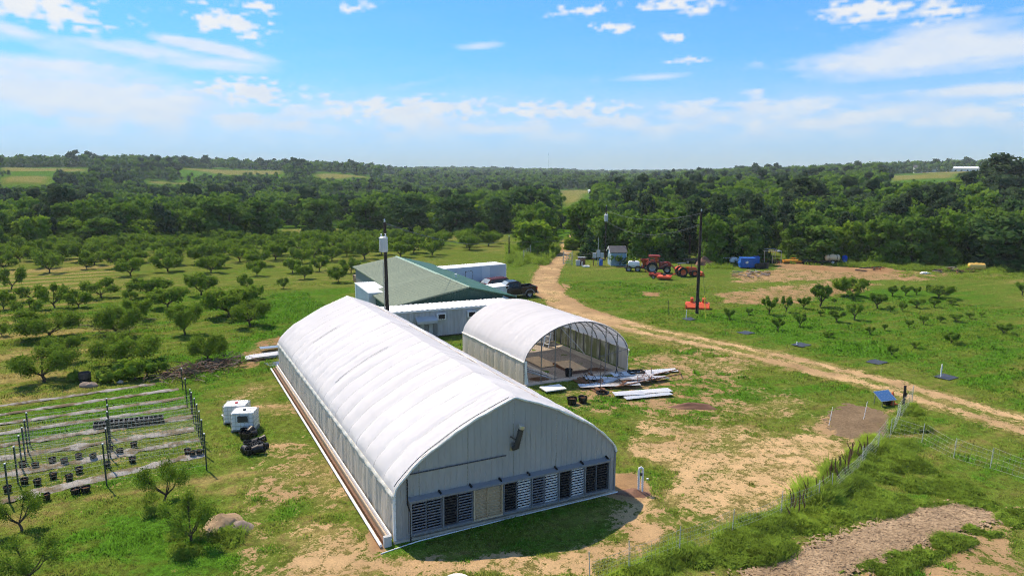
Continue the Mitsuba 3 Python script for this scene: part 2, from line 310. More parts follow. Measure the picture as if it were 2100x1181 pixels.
def ground_color(p, n, uv):
    n0, n1, n2, n3 = fbm(p.x * .35, p.y * .35, 1.0, 3), fbm(p.x * 1.6, p.y * 1.6, 2.0, 3), fbm(p.x * 6.5, p.y * 6.5, 3.0, 2), noise(p.x * 28, p.y * 28, 4.0)
    t, s = p.x * float(OV[0]) + p.y * float(OV[1]), p.x * float(OU[0]) + p.y * float(OU[1])
    rr = dr.sqrt(p.x * p.x + p.y * p.y)
    # mown swaths of the orchard: hay left in lines between the tree rows
    orch = smoothstep(-2.0, -9.0, s) * smoothstep(36.0, 42.0, t) * smoothstep(160.0, 120.0, rr)
    lane = noise(s * .035, t * .06, 12.0)
    swath = smoothstep(.50, .98, dr.sin(t * 1.10 + lane * 9.0 + n0 * 1.6) * .5 + .5 + (n1 - .5) * 1.1) * orch
    mow = noise(s * .13, t * 1.15, 6.0) * .6 + noise(s * .35, t * 2.9, 8.0) * .4
    tone = uv.y + (n1 - .5) * .45 + (n2 - .5) * .3 + (mow - .5) * .55 - swath * .38
    dry, mid, lush = mi.Color3f(.285, .235, .085), mi.Color3f(.130, .172, .030), mi.Color3f(.070, .165, .016)
    grass = mix(mix(dry, mid, smoothstep(.0, .42, tone)), lush, smoothstep(.40, .85, tone))
    grass = grass * (.42 + .80 * n2 + .50 * (n3 - .42))
    sand, tan_, clay = mi.Color3f(.55, .385, .205), mi.Color3f(.37, .25, .135), mi.Color3f(.30, .165, .085)
    et = uv.y + (n0 - .5) * .35
    earth = mix(mix(sand, tan_, smoothstep(.1, .5, et)), clay, smoothstep(.5, .95, et)) * (.72 + .35 * n1 + .28 * (n3 - .5))
    k = smoothstep(.40, .66, uv.x + (n1 - .5) * .66 + (n2 - .5) * .62 + (n3 - .5) * .34)
    return mix(grass, earth, k)


scene['ground_surface'] = {'type': 'twosided', 'b': {'type': 'diffuse', 'reflectance': proc(ground_color)}}
az = np.radians(np.concatenate([np.arange(-180, -44, 4), np.arange(-44, 44.01, .22), np.arange(48, 181, 4)]))
rr = np.concatenate([[.5, 4, 8, 11], np.geomspace(13, 170, 420), np.geomspace(175, 7000, 150)])
A, R = np.meshgrid(az, rr, indexing='ij')
X, Y = R * np.sin(A), R * np.cos(A)
Z = gz(X, Y) + (nfbm(np.stack([X * 1.3, Y * 1.3, X * 0], -1), 3, 21) - .5) * .10 * (R < 90)
dw, tw = ground_weights(X, Y)
GM = MB().grid(np.stack([X, Y, Z], -1)).mesh()
scene['ground'] = mikit.ply((GM[0], GM[1][:, ::-1]), 'ground_surface', smooth=True, uv=np.stack([dw.ravel(), tw.ravel()], 1))
tag('ground', 'mown grass with bare sandy and clay patches', None, None, 'structure')


def drape(P, uvw=None, lift=.004, name='dirt_road'):
    """A strip of points (m x n x 2) laid on the ground."""
    x, y = P[..., 0], P[..., 1]
    z = gz(x, y) + (nfbm(np.stack([x * 1.3, y * 1.3, x * 0], -1), 3, 21) - .5) * .10 * (np.hypot(x, y) < 90) + lift
    return np.stack([x, y, z], -1)


def ribbon(L, half, step=.6, lat=9):
    L = np.asarray(L); seg = np.r_[0, np.cumsum(np.linalg.norm(np.diff(L, axis=0), axis=1))]
    u = np.arange(0, seg[-1], step); c = np.stack([np.interp(u, seg, L[:, k]) for k in (0, 1)], 1)
    for _ in range(6): c[1:-1] = (c[:-2] + 2 * c[1:-1] + c[2:]) / 4
    d = np.gradient(c, axis=0); d /= np.linalg.norm(d, axis=1, keepdims=True); nrm = np.stack([d[:, 1], -d[:, 0]], 1)
    w = np.linspace(-1, 1, lat)
    hw = half if np.isscalar(half) else np.interp(u, np.linspace(0, u[-1], len(half)), half)
    return c[:, None] + nrm[:, None] * w[None, :, None] * np.reshape(hw, (-1, 1, 1))


def road_color(p, n, uv):
    c = ground_color(p, n, uv)
    return c


scene['road_surface'] = {'type': 'twosided', 'b': {'type': 'diffuse', 'reflectance': proc(road_color)}}
RP = ribbon(np.vstack([ROAD0[::-1][:-1], ROAD]), 2.1, .5, 13)
lat = np.abs(np.linspace(-1, 1, 13))[None, :] * np.ones((len(RP), 1))
x, y = RP[..., 0], RP[..., 1]
wob = nfbm(np.stack([x * .5, y * .5, x * 0], -1), 4, 11) - .5
track = np.exp(-((lat - .48) / .26) ** 2)
dist = near_line(ROAD[:8], x, y) < 3.0
rd = np.clip(np.where(dist, .84 - .8 * np.clip(lat - .7, 0, 1) * 3, .27 + .50 * track) + wob * .9, 0, 1)
rt = np.where(dist, .34 + .45 * np.clip(lat - .45, 0, 1), .22) + wob * .6
RD = drape(RP, lift=.012)
m = MB().grid(RD).mesh()
scene['dirt_road'] = mikit.ply((m[0], m[1][:, ::-1]), 'road_surface', smooth=True, uv=np.stack([rd.ravel(), np.clip(rt, 0, 1).ravel()], 1))
tag('dirt_road', 'two-track dirt road winding from the gate past the greenhouses', None, None, 'structure')
# ------------------------------------------------------------------ trees
def leaf_mat(name, rgb, var=.5):
    r, g, b = rgb
    def col(p, n, uv):
        a = noise(p.x * .35, p.y * .35, p.z * .35); c = noise(p.x * 2.1, p.y * 2.1, p.z * 2.1); q = cell_rand(p.x * 2.3, p.y * 2.3, p.z * 2.3)
        k = 1 - var * .5 + var * (.6 * a + .4 * c) + (q - .5) * .55 + (cell_rand(p.x * 6, p.y * 6, p.z * 6) - .5) * .45
        return mi.Color3f(r, g, b) * k + mi.Color3f(.05, .045, 0.0) * smoothstep(.55, .9, a) * var
    scene[name] = {'type': 'principledthin', 'base_color': proc(col), 'roughness': .55, 'spec_trans': 0.0, 'diff_trans': .75, 'eta': 1.25}
    return name


LEAF = {'oak': leaf_mat('leaf_oak', (.100, .185, .030)), 'bright': leaf_mat('leaf_bright', (.175, .280, .026)), 'mid': leaf_mat('leaf_mid', (.118, .212, .026)),
        'dark': leaf_mat('leaf_dark', (.058, .118, .034), .4), 'pine': leaf_mat('leaf_pine', (.050, .086, .040), .4), 'peach': leaf_mat('leaf_peach', (.150, .240, .028)), 'weed': leaf_mat('leaf_weed', (.165, .255, .034), .7)}
mat('bark', (.085, .065, .050), 1.0); mat('pale_bark', (.20, .17, .14), 1.0)


def cards(P, Nrm, size, seed, squash=1.0, two=True):
    """Leaf clumps: one bent quad per point, turned at random about the outward direction Nrm; returns vertices, faces, normals."""
    g = np.random.default_rng(seed); k = len(P)
    d = g.normal(size=(k, 3)); d /= np.linalg.norm(d, axis=1, keepdims=True)
    ax = Nrm * .8 + d; ax /= np.linalg.norm(ax, axis=1, keepdims=True)
    a = np.cross(ax, g.normal(size=(k, 3))); a /= np.linalg.norm(a, axis=1, keepdims=True); b = np.cross(ax, a)
    s = (size * g.uniform(.6, 1.35, k))[:, None]
    q = [P - a * s, P - b * s * .55 * squash + ax * s * .12, P + a * s, P + b * s * .55 * squash + ax * s * .12]
    v = np.stack(q, 1).reshape(-1, 3); i = np.arange(k)[:, None] * 4
    f = np.vstack([i + [0, 1, 2], i + [0, 2, 3]])
    ax = np.where((ax * Nrm).sum(1, keepdims=True) < 0, -ax, ax); nn = Nrm * .5 + ax * .9; nn /= np.linalg.norm(nn, axis=1, keepdims=True)
    return v, f, np.repeat(nn, 4, 0)


def leafy(v, f, n, m):
    return {'type': 'ply', 'filename': meshkit.write_ply((v, f), normals=n), 'face_normals': False, 'bsdf': {'type': 'ref', 'id': m}}


def blob(lumps, per, size, seed, centre, core=0.0):
    """A crown from lumps (x, y, z, radius, flatness): leaf clumps in the outer part of each lump, and a leafy inner mass where core > 0."""
    g = np.random.default_rng(seed); Ps, Ns, vs, fs, ns, at_ = [], [], [], [], [], 0
    for x, y, z, r, fl in lumps:
        k = max(6, int(per * r * r)); d = g.normal(size=(k, 3)); d /= np.linalg.norm(d, axis=1, keepdims=True)
        p = np.array([x, y, z]) + d * [r, r, r * fl] * (g.uniform(.35, 1.0, k) ** .45 * (1 + .18 * g.normal(size=k)))[:, None]
        Ps.append(p); o = d * .7 + (p - centre) / (np.linalg.norm(p - centre, axis=1, keepdims=True) + .01) * .6 + [0, 0, .25]
        Ns.append(o / np.linalg.norm(o, axis=1, keepdims=True))
    v, f, n = cards(np.vstack(Ps), np.vstack(Ns), size, seed + 1)
    vs.append(v); fs.append(f); ns.append(n); at_ = len(v)
    if core:
        for x, y, z, r, fl in lumps:
            s = trimesh.creation.icosphere(subdivisions=1); q = np.array(s.vertices)
            w = q * [r, r, r * fl] * core * (.75 + .5 * nnoise(q * 2 + [x, y, z], seed))[:, None] + [x, y, z]
            vs.append(w); fs.append(np.array(s.faces) + at_); ns.append(q); at_ += len(w)
    return np.vstack(vs), np.vstack(fs), np.vstack(ns)


def crown_lumps(g, n, rx, h0, h1, kind='round'):
    out = []
    for i in range(n):
        a = g.uniform(0, 2 * np.pi); t = (i + .5) / n
        if kind == 'cone': z = h0 + (h1 - h0) * t; rad = rx * (1 - t) ** .75 * g.uniform(.45, .85); r = rx * (.45 - .3 * t) + .15
        elif kind == 'pine': z = h0 + (h1 - h0) * g.uniform(.0, 1); rad = rx * math.sqrt(max(0, 1 - ((z - h0) / (h1 - h0) - .35) ** 2 * 1.6)) * g.uniform(.4, .85); r = rx * g.uniform(.28, .42)
        else:
            w = g.uniform(-1, 1); z = (h0 + h1) / 2 + w * (h1 - h0) / 2 * .78; rad = rx * math.sqrt(1 - w * w * .85) * g.uniform(.35, .80); r = rx * g.uniform(.26, .46)
        out.append((rad * math.cos(a), rad * math.sin(a), z, r, g.uniform(.65, .9)))
    return out


def woody(g, h, spread, r0, n=6, fork=.35, mb=None):
    mb = mb or MB()
    tops = [np.array([g.normal() * .15, g.normal() * .15, h * fork])]
    mb.tube([[0, 0, -.15], [0, 0, h * fork * .5], tops[0]], [r0 * 1.25, r0, r0 * .85], 7)
    for i in range(n):
        a = 2 * np.pi * (i + g.uniform(-.3, .3)) / n; e = np.array([math.cos(a) * spread * g.uniform(.5, .9), math.sin(a) * spread * g.uniform(.5, .9), h * g.uniform(.65, .92)])
        mid = (tops[0] + e) / 2 + [math.cos(a) * spread * .14, math.sin(a) * spread * .14, -h * .03]
        mb.tube([tops[0], mid, e], [r0 * .6, r0 * .38, r0 * .12], 5)
    return mb


PROTOS = {}


def proto(name, leaf, crown, wood=None, bark='bark'):
    d = {'type': 'shapegroup', 'crown': leafy(*crown, leaf)}
    if wood is not None: d['trunk'] = mikit.ply(wood.mesh(), bark, smooth=40)
    scene[name] = d; PROTOS[name] = d


def place(key, name, p, rot=0.0, s=(1, 1, 1)):
    scene[key] = {'type': 'instance', 'shapegroup': {'type': 'ref', 'id': name}, 'to_world': T().translate([float(v) for v in p]).rotate([0, 0, 1], float(rot)).scale([float(v) for v in s])}


# near wood (about 100 to 250 m away): unit trees 10 m tall, 4 shapes in several leaf colours
KINDS = ['oak', 'mid', 'bright', 'dark']
for k in KINDS:
    for v in range(3):
        g = np.random.default_rng(100 + 10 * KINDS.index(k) + v)
        L = crown_lumps(g, 28, 4.2, .5 + .3 * v, 10.0) + [(g.uniform(2.0, 3.0) * math.cos(q), g.uniform(2.0, 3.0) * math.sin(q), g.uniform(.5, 1.8), 1.5, .8) for q in np.linspace(0, 5.6, 9)]
        proto(f'{k}_near_{v}', LEAF[k], blob(L, 21, .52, 7 + v, [0, 0, 4.5], .62), woody(g, 8, 2.6, .22))
for v in range(2):
    g = np.random.default_rng(200 + v)
    proto(f'cedar_near_{v}', LEAF['dark'], blob(crown_lumps(g, 26, 2.9, .5, 10, 'cone'), 34, .42, 31 + v, [0, 0, 4], .7), woody(g, 6, .5, .15, 3))
    proto(f'pine_near_{v}', LEAF['pine'], blob(crown_lumps(g, 22, 3.4, 3.0, 10.2, 'pine'), 30, .5, 41 + v, [0, 0, 6], .6), woody(g, 9.5, .8, .17, 5, .8))
# farther wood: lighter shapes
for k in KINDS + ['pine']:
    for v in range(2):
        g = np.random.default_rng(300 + 10 * (KINDS + ['pine']).index(k) + v)
        L = crown_lumps(g, 9, 4.3, 1.5, 10.2, 'pine' if k == 'pine' else 'round')
        proto(f'{k}_mid_{v}', LEAF[k], blob([(x, y, z, r * 1.25, f) for x, y, z, r, f in L], 3.6, 1.0, 51 + v, [0, 0, 5], .85))
        proto(f'{k}_far_{v}', LEAF[k], blob([(x, y, z, r * 1.5, f) for x, y, z, r, f in L[:5]], 1.2, 1.7, 61 + v, [0, 0, 5], .9))

MEAD = MEADOWS
CLEAR = [poly((0, 520), (300, 500), (560, 494), (700, 468), (1050, 480), (1100, 520), (1160, 505), (1240, 548), (1480, 548), (1700, 540), (2100, 552), (2400, 560), (2400, 1300), (-400, 1300), (-400, 560))]
# trees that stand out at the edge of the wood: (px of base, py of base, py of top, width in px, shape, label)
EDGE = [(1100, 520, 447, 100, 'bright_near_0', 'broad bright green tree left of the dirt road behind the gate'), (715, 489, 447, 44, 'mid_near_1', 'lone rounded tree in the grass strip behind the orchard'),
        (1195, 505, 408, 84, 'mid_near_2', 'large green tree right of the dirt road beyond the gate'), (1170, 512, 486, 34, 'bright_near_1', 'small bright bush tree at the right side of the road by the gate'),
        (1207, 530, 470, 44, 'cedar_near_0', 'dark pointed cedar between the gate and the blue shed'), (1263, 522, 467, 56, 'bright_near_2', 'bright yellow-green tree directly behind the blue shed'),
        (1305, 520, 482, 44, 'bright_near_0', 'low bright green tree right of the blue shed'), (1345, 535, 490, 44, 'cedar_near_1', 'small dark cedar behind the big tractor'), (1385, 535, 474, 52, 'cedar_near_0', 'dark cedar left of the tall utility pole behind the tractors'),
        (1480, 540, 462, 86, 'cedar_near_1', 'wide dark cedar right of the tall utility pole'), (1533, 540, 464, 78, 'cedar_near_0', 'dark cedar behind the blue dumpster'), (1668, 542, 468, 108, 'oak_near_1', 'rounded dark green tree behind the orange implement and roller'),
        (1748, 540, 458, 54, 'bright_near_1', 'narrow bright green tree behind the trailer tank'), (1800, 545, 452, 80, 'mid_near_0', 'mid green tree at the yard edge right of the trailer tank'), (1868, 548, 448, 92, 'oak_near_0', 'dark tree at the yard edge behind the white bag'), (1935, 548, 440, 90, 'mid_near_1', 'tall tree at the yard edge behind the red scrap'),
        (2040, 552, 445, 130, 'dark_near_2', 'big round dark tree behind the yellow tank at the right edge'), (2130, 560, 460, 110, 'dark_near_0', 'dark tree cut by the right edge of the view'), (988, 497, 455, 40, 'mid_near_0', 'small tree at the far end of the orchard by the grass strip'),
        (935, 478, 395, 110, 'dark_near_0', 'huge dark oak at the wood edge beyond the far end of the orchard'), (1085, 470, 385, 110, 'dark_near_1', 'dark oak at the wood edge left of the road'), (840, 476, 398, 100, 'dark_near_2', 'dark oak at the wood edge behind the transformer pole'), (1015, 476, 400, 90, 'dark_near_0', 'dark oak between the two dark oaks behind the trailer'),
        (460, 495, 402, 110, 'oak_near_2', 'broad oak at the wood edge left of the grass strip'), (540, 490, 410, 80, 'oak_near_0', 'oak at the wood edge by the left end of the grass strip'), (340, 500, 425, 46, 'pine_near_0', 'slim dark tree standing up from the wood behind the orchard'), (650, 478, 410, 80, 'oak_near_1', 'oak behind the lone rounded tree'), (750, 476, 405, 90, 'oak_near_2', 'dark oak right of the lone rounded tree'),
        (212, 505, 446, 80, 'mid_near_0', 'pale green round tree at the orchard back left'), (145, 503, 448, 76, 'bright_near_2', 'bright green round tree at the wood edge, left'), (106, 505, 425, 34, 'pine_near_1', 'slim dark tree left of the bright round tree'), (60, 508, 440, 84, 'bright_near_0', 'bright green tree at the left wood edge'),
        (290, 498, 450, 70, 'bright_near_1', 'bright tree between the pale round tree and the slim dark tree'), (2055, 440, 330, 110, 'pine_near_0', 'tall dark pine rising above the wood at the far right'), (1400, 470, 380, 60, 'pine_near_1', 'dark pine in the wood behind the tall utility pole'), (1650, 470, 375, 110, 'pine_near_0', 'group of dark pine boughs rising in the middle of the right wood')]
near_line_pts = []
for px, py, top, wpx, name, lab in EDGE:
    p = G(px, py - (5 if px > 1460 and py > 500 else 0)); m = px_size(p); h = (py - top) * m * 1.0
    tan_up = h
    key = tag(numbered('pine_tree' if 'pine' in name else 'cedar_tree' if 'cedar' in name else 'broadleaf_tree'), lab, 'tree')
    w = wpx * m / {'cedar': 5.6, 'pine_': 6.6}.get(name[:5], 8.6)
    place(key, name, p + [0, 0, -.1], rng.uniform(0, 360), (w, w, h / 10.0)); near_line_pts.append((p[0], p[1], wpx * m * .42))

g = np.random.default_rng(5); taken = list(near_line_pts); spots = []
r = 100.0
while r < 4200:
    sp = 5.6 if r < 230 else 7.0 if r < 420 else 9.5 if r < 800 else 13 if r < 1500 else 24
    for a in np.arange(-41, 41, math.degrees(sp / r)):
        aa = math.radians(a + g.uniform(-.5, .5) * math.degrees(sp / r)); q = r + g.uniform(-.5, .5) * sp
        spots.append((q * math.sin(aa), q * math.cos(aa), q))
    r += sp
S = np.array(spots)
ok = np.ones(len(S), bool)
for P in CLEAR: ok &= inside(P, S[:, 0], S[:, 1]) < -2.5
for P in MEAD: ok &= inside(P, S[:, 0], S[:, 1]) < -3.0
ok &= np.minimum(near_line(ROAD0, S[:, 0], S[:, 1]), near_line(ROAD, S[:, 0], S[:, 1])) > 5
for x, y, w in near_line_pts: ok &= np.hypot(S[:, 0] - x, S[:, 1] - y) > w * .8
far_n = nfbm(np.stack([S[:, 0] * .004, S[:, 1] * .004, S[:, 0] * 0], -1), 3, 31)
S, far_n = S[ok], far_n[ok]
SZ = gz(S[:, 0], S[:, 1])


def seen_at(x, y, z):
    c, s = math.cos(PITCH), math.sin(PITCH); f = y * c - (z - CAM_H) * s
    return 1050 + FOC * x / f, 590.5 - FOC * (y * s + (z - CAM_H) * c) / f


def from_camera(P): return np.array([np.hypot(*q) for q in P]).mean()


# clearings in the wood stay open towards the camera: no tall tree right in front of a meadow
MPX = []
for P in MEAD:
    q = np.array([seen_at(x, y, float(gz(x, y))) for x, y in P]); MPX.append((q[:, 0].min(), q[:, 0].max(), q[:, 1].min(), q[:, 1].max(), from_camera(P)))
n_wood = n_far = 0
for (x, y, q), z, fn in zip(S, SZ, far_n):
    right = x / y > .12
    u = g.random()
    if q < 230:
        kind = ['mid', 'oak', 'dark', 'pine', 'bright'][int(np.searchsorted(np.cumsum([.30, .34, .14, .12]) if right else np.cumsum([.44, .18, .05, .02]), u))]
    else: kind = ['oak', 'mid', 'dark', 'pine', 'bright'][int(np.searchsorted(np.cumsum([.30, .34, .12, .08]), u * .75 + fn * .25))]
    h = {'pine': 11.5, 'bright': 8.5}.get(kind, 9.6) * g.uniform(.72, 1.15) * (.74 + .26 * min(1, max(0, (q - 130) / 130)))
    if q > 700: h *= 1.25
    
    px, py = seen_at(x, y, z + h)
    if any(a - 6 < px < b + 6 and py < d and q < dist - 5 and py > c - 40 for a, b, c, d, dist in MPX if d - c > 3):
        lo = max(d for a, b, c, d, dist in MPX if a - 6 < px < b + 6 and py < d and q < dist - 5 and py > c - 40 and d - c > 3)
        if lo - py > 14: continue
        h *= .6
    w = h / 10 * g.uniform(.85, 1.2)
    if q < 250 and n_wood < 262:
        n_wood += 1
        side = 'right of the dirt road' if right else 'beyond the orchard'; word = {'pine': 'dark pine', 'dark': 'dark green broadleaf tree', 'oak': 'deep green broadleaf tree', 'mid': 'mid green broadleaf tree', 'bright': 'bright yellow-green broadleaf tree'}[kind]; depth = 'front rows of the wood' if q < (130 if right else 165) else 'wood behind its front rows'
        lab = (f'{word} in the {depth} {side}', f'{word}s, {depth} {side}')
        key = tag(numbered('pine_tree' if kind == 'pine' else 'broadleaf_tree'), lab[0], 'tree', lab[1])
        place(key, f'{kind}_near_{int(g.integers(2 if kind == "pine" else 3))}', (x, y, z - .2), g.uniform(0, 360), (w, w, h / 10))
    else:
        n_far += 1
        lod = 'near' if q < 200 else 'mid' if q < 900 else 'far'
        if q > 1500: w *= 2.0
        place(f'forest__{n_far:05d}', f'{kind}_{lod}_{int(g.integers(2))}', (x, y, z - .3), g.uniform(0, 360), (w, w, h / 10))
tag('forest', 'dense green forest rolling to the horizon', 'forest', None, 'stuff')
print('wood', n_wood, 'forest', n_far)
# ------------------------------------------------------------------ materials of the built things
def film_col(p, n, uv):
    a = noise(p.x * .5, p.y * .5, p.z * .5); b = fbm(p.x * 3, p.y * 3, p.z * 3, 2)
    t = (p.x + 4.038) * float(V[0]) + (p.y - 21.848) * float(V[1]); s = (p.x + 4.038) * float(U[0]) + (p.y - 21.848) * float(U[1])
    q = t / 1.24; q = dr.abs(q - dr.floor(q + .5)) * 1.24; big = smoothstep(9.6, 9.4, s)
    hoop_shade = (1 - smoothstep(.012, .05, q)) * .30 * big   # shadow of the hoops showing through, painted into the film colour
    return mi.Color3f(.86, .86, .89) * (.93 + .05 * a + .05 * (b - .5)) * (1 - hoop_shade) * (.97 + .10 * (noise(t * 3.4, p.z * .7, 5.0) - .5) + .10 * (fbm(t * .8, p.z * 1.2, 9.0, 3) - .5))
def curtain_col(p, n, uv):
    t = p.x * float(V[0]) + p.y * float(V[1]); st = noise(t * 5, p.z * .4, 1.0); c = noise(t * 19, p.z * .5, 7.0); lo = smoothstep(1.2, -.1, p.z - .0)
    return mix(mi.Color3f(.78, .74, .67), mi.Color3f(.55, .49, .40), .40 * st + .2 * c + .2 * lo)
def algae_col(p, n, uv):
    t = p.x * float(V[0]) + p.y * float(V[1]); a = fbm(t * 1.3, p.z * 1.1, 3.0, 3); c = noise(t * 9, p.z * .7, 5.0)
    return mix(mi.Color3f(.50, .50, .42), mi.Color3f(.17, .19, .075), smoothstep(.25, .75, a * .8 + c * .35))
def siding_col(p, n, uv):
    a = fbm(p.x * .9, p.y * .9, p.z * .5, 3); c = noise(p.x * 11 + p.y * 11, p.z * .8, 2.0)
    return mi.Color3f(.385, .375, .36) * (.86 + .2 * a + .08 * (c - .5)) * (1 - .22 * smoothstep(.45, .0, p.z + .05) * c)
def cont_col(p, n, uv):
    a = fbm(p.x * .7, p.y * .7, p.z * .7, 3); c = noise(p.x * 6 + p.y * 6, p.z * .6, 2.0)
    return mix(mi.Color3f(.47, .49, .51), mi.Color3f(.30, .29, .27), .5 * smoothstep(.45, .8, a * .6 + c * .5))
def roofgreen_col(p, n, uv):
    a = fbm(p.x * .5, p.y * .5, p.z * .5, 3); c = noise(p.x * 14, p.y * 14, 0.0)
    return mi.Color3f(.155, .200, .140) * (.88 + .18 * a + .16 * (c - .5))
def gravel_col(p, n, uv):
    a = cell_rand(p.x * 26, p.y * 26, 0); b = fbm(p.x * 1.1, p.y * 1.1, 0.0, 3)
    return mi.Color3f(.27, .235, .20) * (.55 + .55 * a + .5 * b)
def concrete_col(p, n, uv):
    return mi.Color3f(.50, .45, .37) * (.75 + .45 * fbm(p.x * 2.2, p.y * 2.2, p.z * 2.2, 3))
def ply_col(p, n, uv):
    return mi.Color3f(.52, .38, .23) * (.75 + .3 * fbm(p.x * 1.2, p.y * 1.2, 1.0, 3) + .2 * noise(p.x * 14, p.y * 3, 2.0))
def rust_col(p, n, uv):
    return mix(mi.Color3f(.10, .055, .035), mi.Color3f(.26, .12, .06), fbm(p.x * 3, p.y * 3, p.z * 3, 3))
def sheet_col(p, n, uv):
    return mix(mi.Color3f(.66, .66, .66), mi.Color3f(.22, .19, .16), smoothstep(.50, .75, fbm(p.x * 1.3, p.y * 1.3, p.z, 3)))
def chips_col(p, n, uv):
    a = cell_rand(p.x * 11, p.y * 17, 1); b = fbm(p.x * .8, p.y * .8, 3.0, 3); c = noise(p.x * 9, p.y * 9, 5.0)
    return mix(mi.Color3f(.27, .185, .115), mi.Color3f(.54, .405, .26), .45 * a + .35 * b + .25 * c) * (.75 + .3 * b)
def mulch_film_col(p, n, uv):
    a = fbm(p.x * 1.4, p.y * 1.4, 2.0, 3); b = noise(p.x * 7, p.y * 7, 0.0)
    return mix(mi.Color3f(.33, .32, .30), mi.Color3f(.17, .14, .09), smoothstep(.36, .66, a * .75 + b * .3))
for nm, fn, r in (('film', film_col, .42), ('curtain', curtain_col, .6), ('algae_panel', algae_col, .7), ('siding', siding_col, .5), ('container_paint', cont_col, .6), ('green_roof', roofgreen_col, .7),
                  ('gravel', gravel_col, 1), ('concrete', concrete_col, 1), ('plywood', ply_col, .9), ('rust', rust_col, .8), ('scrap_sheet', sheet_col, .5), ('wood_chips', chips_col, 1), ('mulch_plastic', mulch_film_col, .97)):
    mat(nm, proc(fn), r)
mat('dark_chips', proc(lambda p, n, uv: chips_col(p, n, uv) * .55), 1)
for nm, rgb, r, me in (('white_paint', (.78, .78, .78), .45, 0), ('hem_film', (.80, .78, .72), .5, 0), ('dark_metal', (.06, .06, .065), .45, .3), ('black_plastic', (.012, .012, .013), .45, 0), ('galvanised', (.50, .51, .53), .38, .85), ('grey_trim', (.21, .22, .23), .5, 0), ('slat_blue', (.32, .35, .44), .4, .2),
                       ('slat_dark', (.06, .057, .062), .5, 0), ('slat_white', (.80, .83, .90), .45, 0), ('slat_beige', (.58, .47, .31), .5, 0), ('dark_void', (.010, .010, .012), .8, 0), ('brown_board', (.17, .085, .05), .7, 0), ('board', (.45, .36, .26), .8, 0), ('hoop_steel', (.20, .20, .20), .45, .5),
                       ('green_siding', (.020, .075, .055), .55, 0), ('green_trim', (.24, .36, .27), .5, 0), ('green_dark_roof', (.030, .095, .050), .5, 0), ('white_roof', (.72, .74, .75), .5, 0), ('trailer_blue', (.47, .57, .66), .4, 0), ('trailer_pale', (.62, .68, .72), .4, 0), ('trailer_mid', (.40, .49, .58), .45, 0),
                       ('pole_wood', (.035, .026, .020), .9, 0), ('transformer_grey', (.55, .57, .58), .4, .2), ('wire', (.05, .05, .05), .5, 0), ('truck_brown', (.020, .015, .013), .25, .1), ('car_red', (.085, .015, .012), .25, .1), ('glass_dark', (.015, .020, .024), .08, 0), ('windscreen', (.30, .36, .40), .1, 0), ('rubber', (.014, .014, .014), .85, 0), ('rim_grey', (.30, .30, .30), .4, .6),
                       ('tail_red', (.40, .02, .015), .3, 0), ('tractor_orange', (.52, .085, .022), .35, 0), ('tractor_red', (.27, .035, .020), .35, 0), ('mower_orange', (.70, .10, .035), .45, 0), ('yellow_tank', (.72, .48, .13), .4, 0), ('pale_tank', (.66, .53, .32), .4, 0), ('pump_blue', (.02, .10, .55), .4, 0), ('dumpster_blue', (.025, .13, .48), .5, 0),
                       ('shed_blue', (.24, .37, .47), .7, 0), ('shingle', (.085, .085, .095), .9, 0), ('net_white', (.50, .50, .46), .8, 0), ('net_green', (.28, .33, .27), .8, 0), ('cage', (.55, .56, .57), .4, .6), ('tote_white', (.80, .81, .80), .5, 0), ('cap_red', (.45, .04, .03), .5, 0), ('pv_blue', (.07, .17, .38), .2, 0), ('aluminium', (.65, .66, .67), .35, .8),
                       ('cone_orange', (.75, .14, .04), .6, 0), ('stone', (.24, .19, .16), .9, 0), ('rope', (.55, .55, .5), .9, 0), ('post_green', (.04, .055, .04), .7, 0), ('tarp_blue', (.07, .10, .20), .5, 0), ('soil', (.13, .075, .045), .97, 0), ('meter_grey', (.42, .45, .47), .5, 0), ('implement_orange', (.62, .27, .03), .5, 0), ('yellow_mark', (.70, .62, .05), .5, 0), ('white_bag', (.78, .79, .80), .7, 0)):
    mat(nm, rgb, r, me)
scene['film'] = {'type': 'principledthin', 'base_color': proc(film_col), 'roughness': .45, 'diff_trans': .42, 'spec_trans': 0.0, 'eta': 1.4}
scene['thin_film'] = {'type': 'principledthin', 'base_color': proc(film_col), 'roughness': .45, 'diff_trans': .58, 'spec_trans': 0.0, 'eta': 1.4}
scene['curtain'] = {'type': 'principledthin', 'base_color': proc(curtain_col), 'roughness': .7, 'diff_trans': .7, 'spec_trans': 0.0, 'eta': 1.3}
# ------------------------------------------------------------------ the big greenhouse
WID, LEN, HE = 9.14, 24.8, 1.764
ARCH = np.array([(0, 1.764), (.06, 1.99), (.2, 2.18), (.39, 2.36), (.64, 2.60), (.95, 2.86), (1.30, 3.10), (1.62, 3.28), (2.05, 3.53), (2.55, 3.80), (3.1, 4.05), (3.55, 4.23), (4.1, 4.44), (4.57, 4.61)])
ARCH = np.vstack([ARCH, np.stack([9.14 - ARCH[-2::-1, 0], ARCH[-2::-1, 1]], 1)])
def arch_pts(A, n):
    L = np.r_[0, np.cumsum(np.hypot(*np.diff(A, axis=0).T))]; q = np.linspace(0, L[-1], n)
    return np.stack([np.interp(q, L, A[:, 0]), np.interp(q, L, A[:, 1])], 1)
gh = thing('greenhouse', 'big greenhouse with a white gothic-arched film roof and grey metal end wall of shutters', 'greenhouse')
AP = arch_pts(ARCH, 121); TT = np.linspace(-.06, LEN, 420); BAY = LEN / 20
nrm = np.stack([-np.gradient(AP[:, 1]), np.gradient(AP[:, 0])], 1); nrm /= np.linalg.norm(nrm, axis=1, keepdims=True)
a, t = np.meshgrid(np.linspace(0, 1, 121), TT, indexing='ij')
fr = (t / BAY) % 1
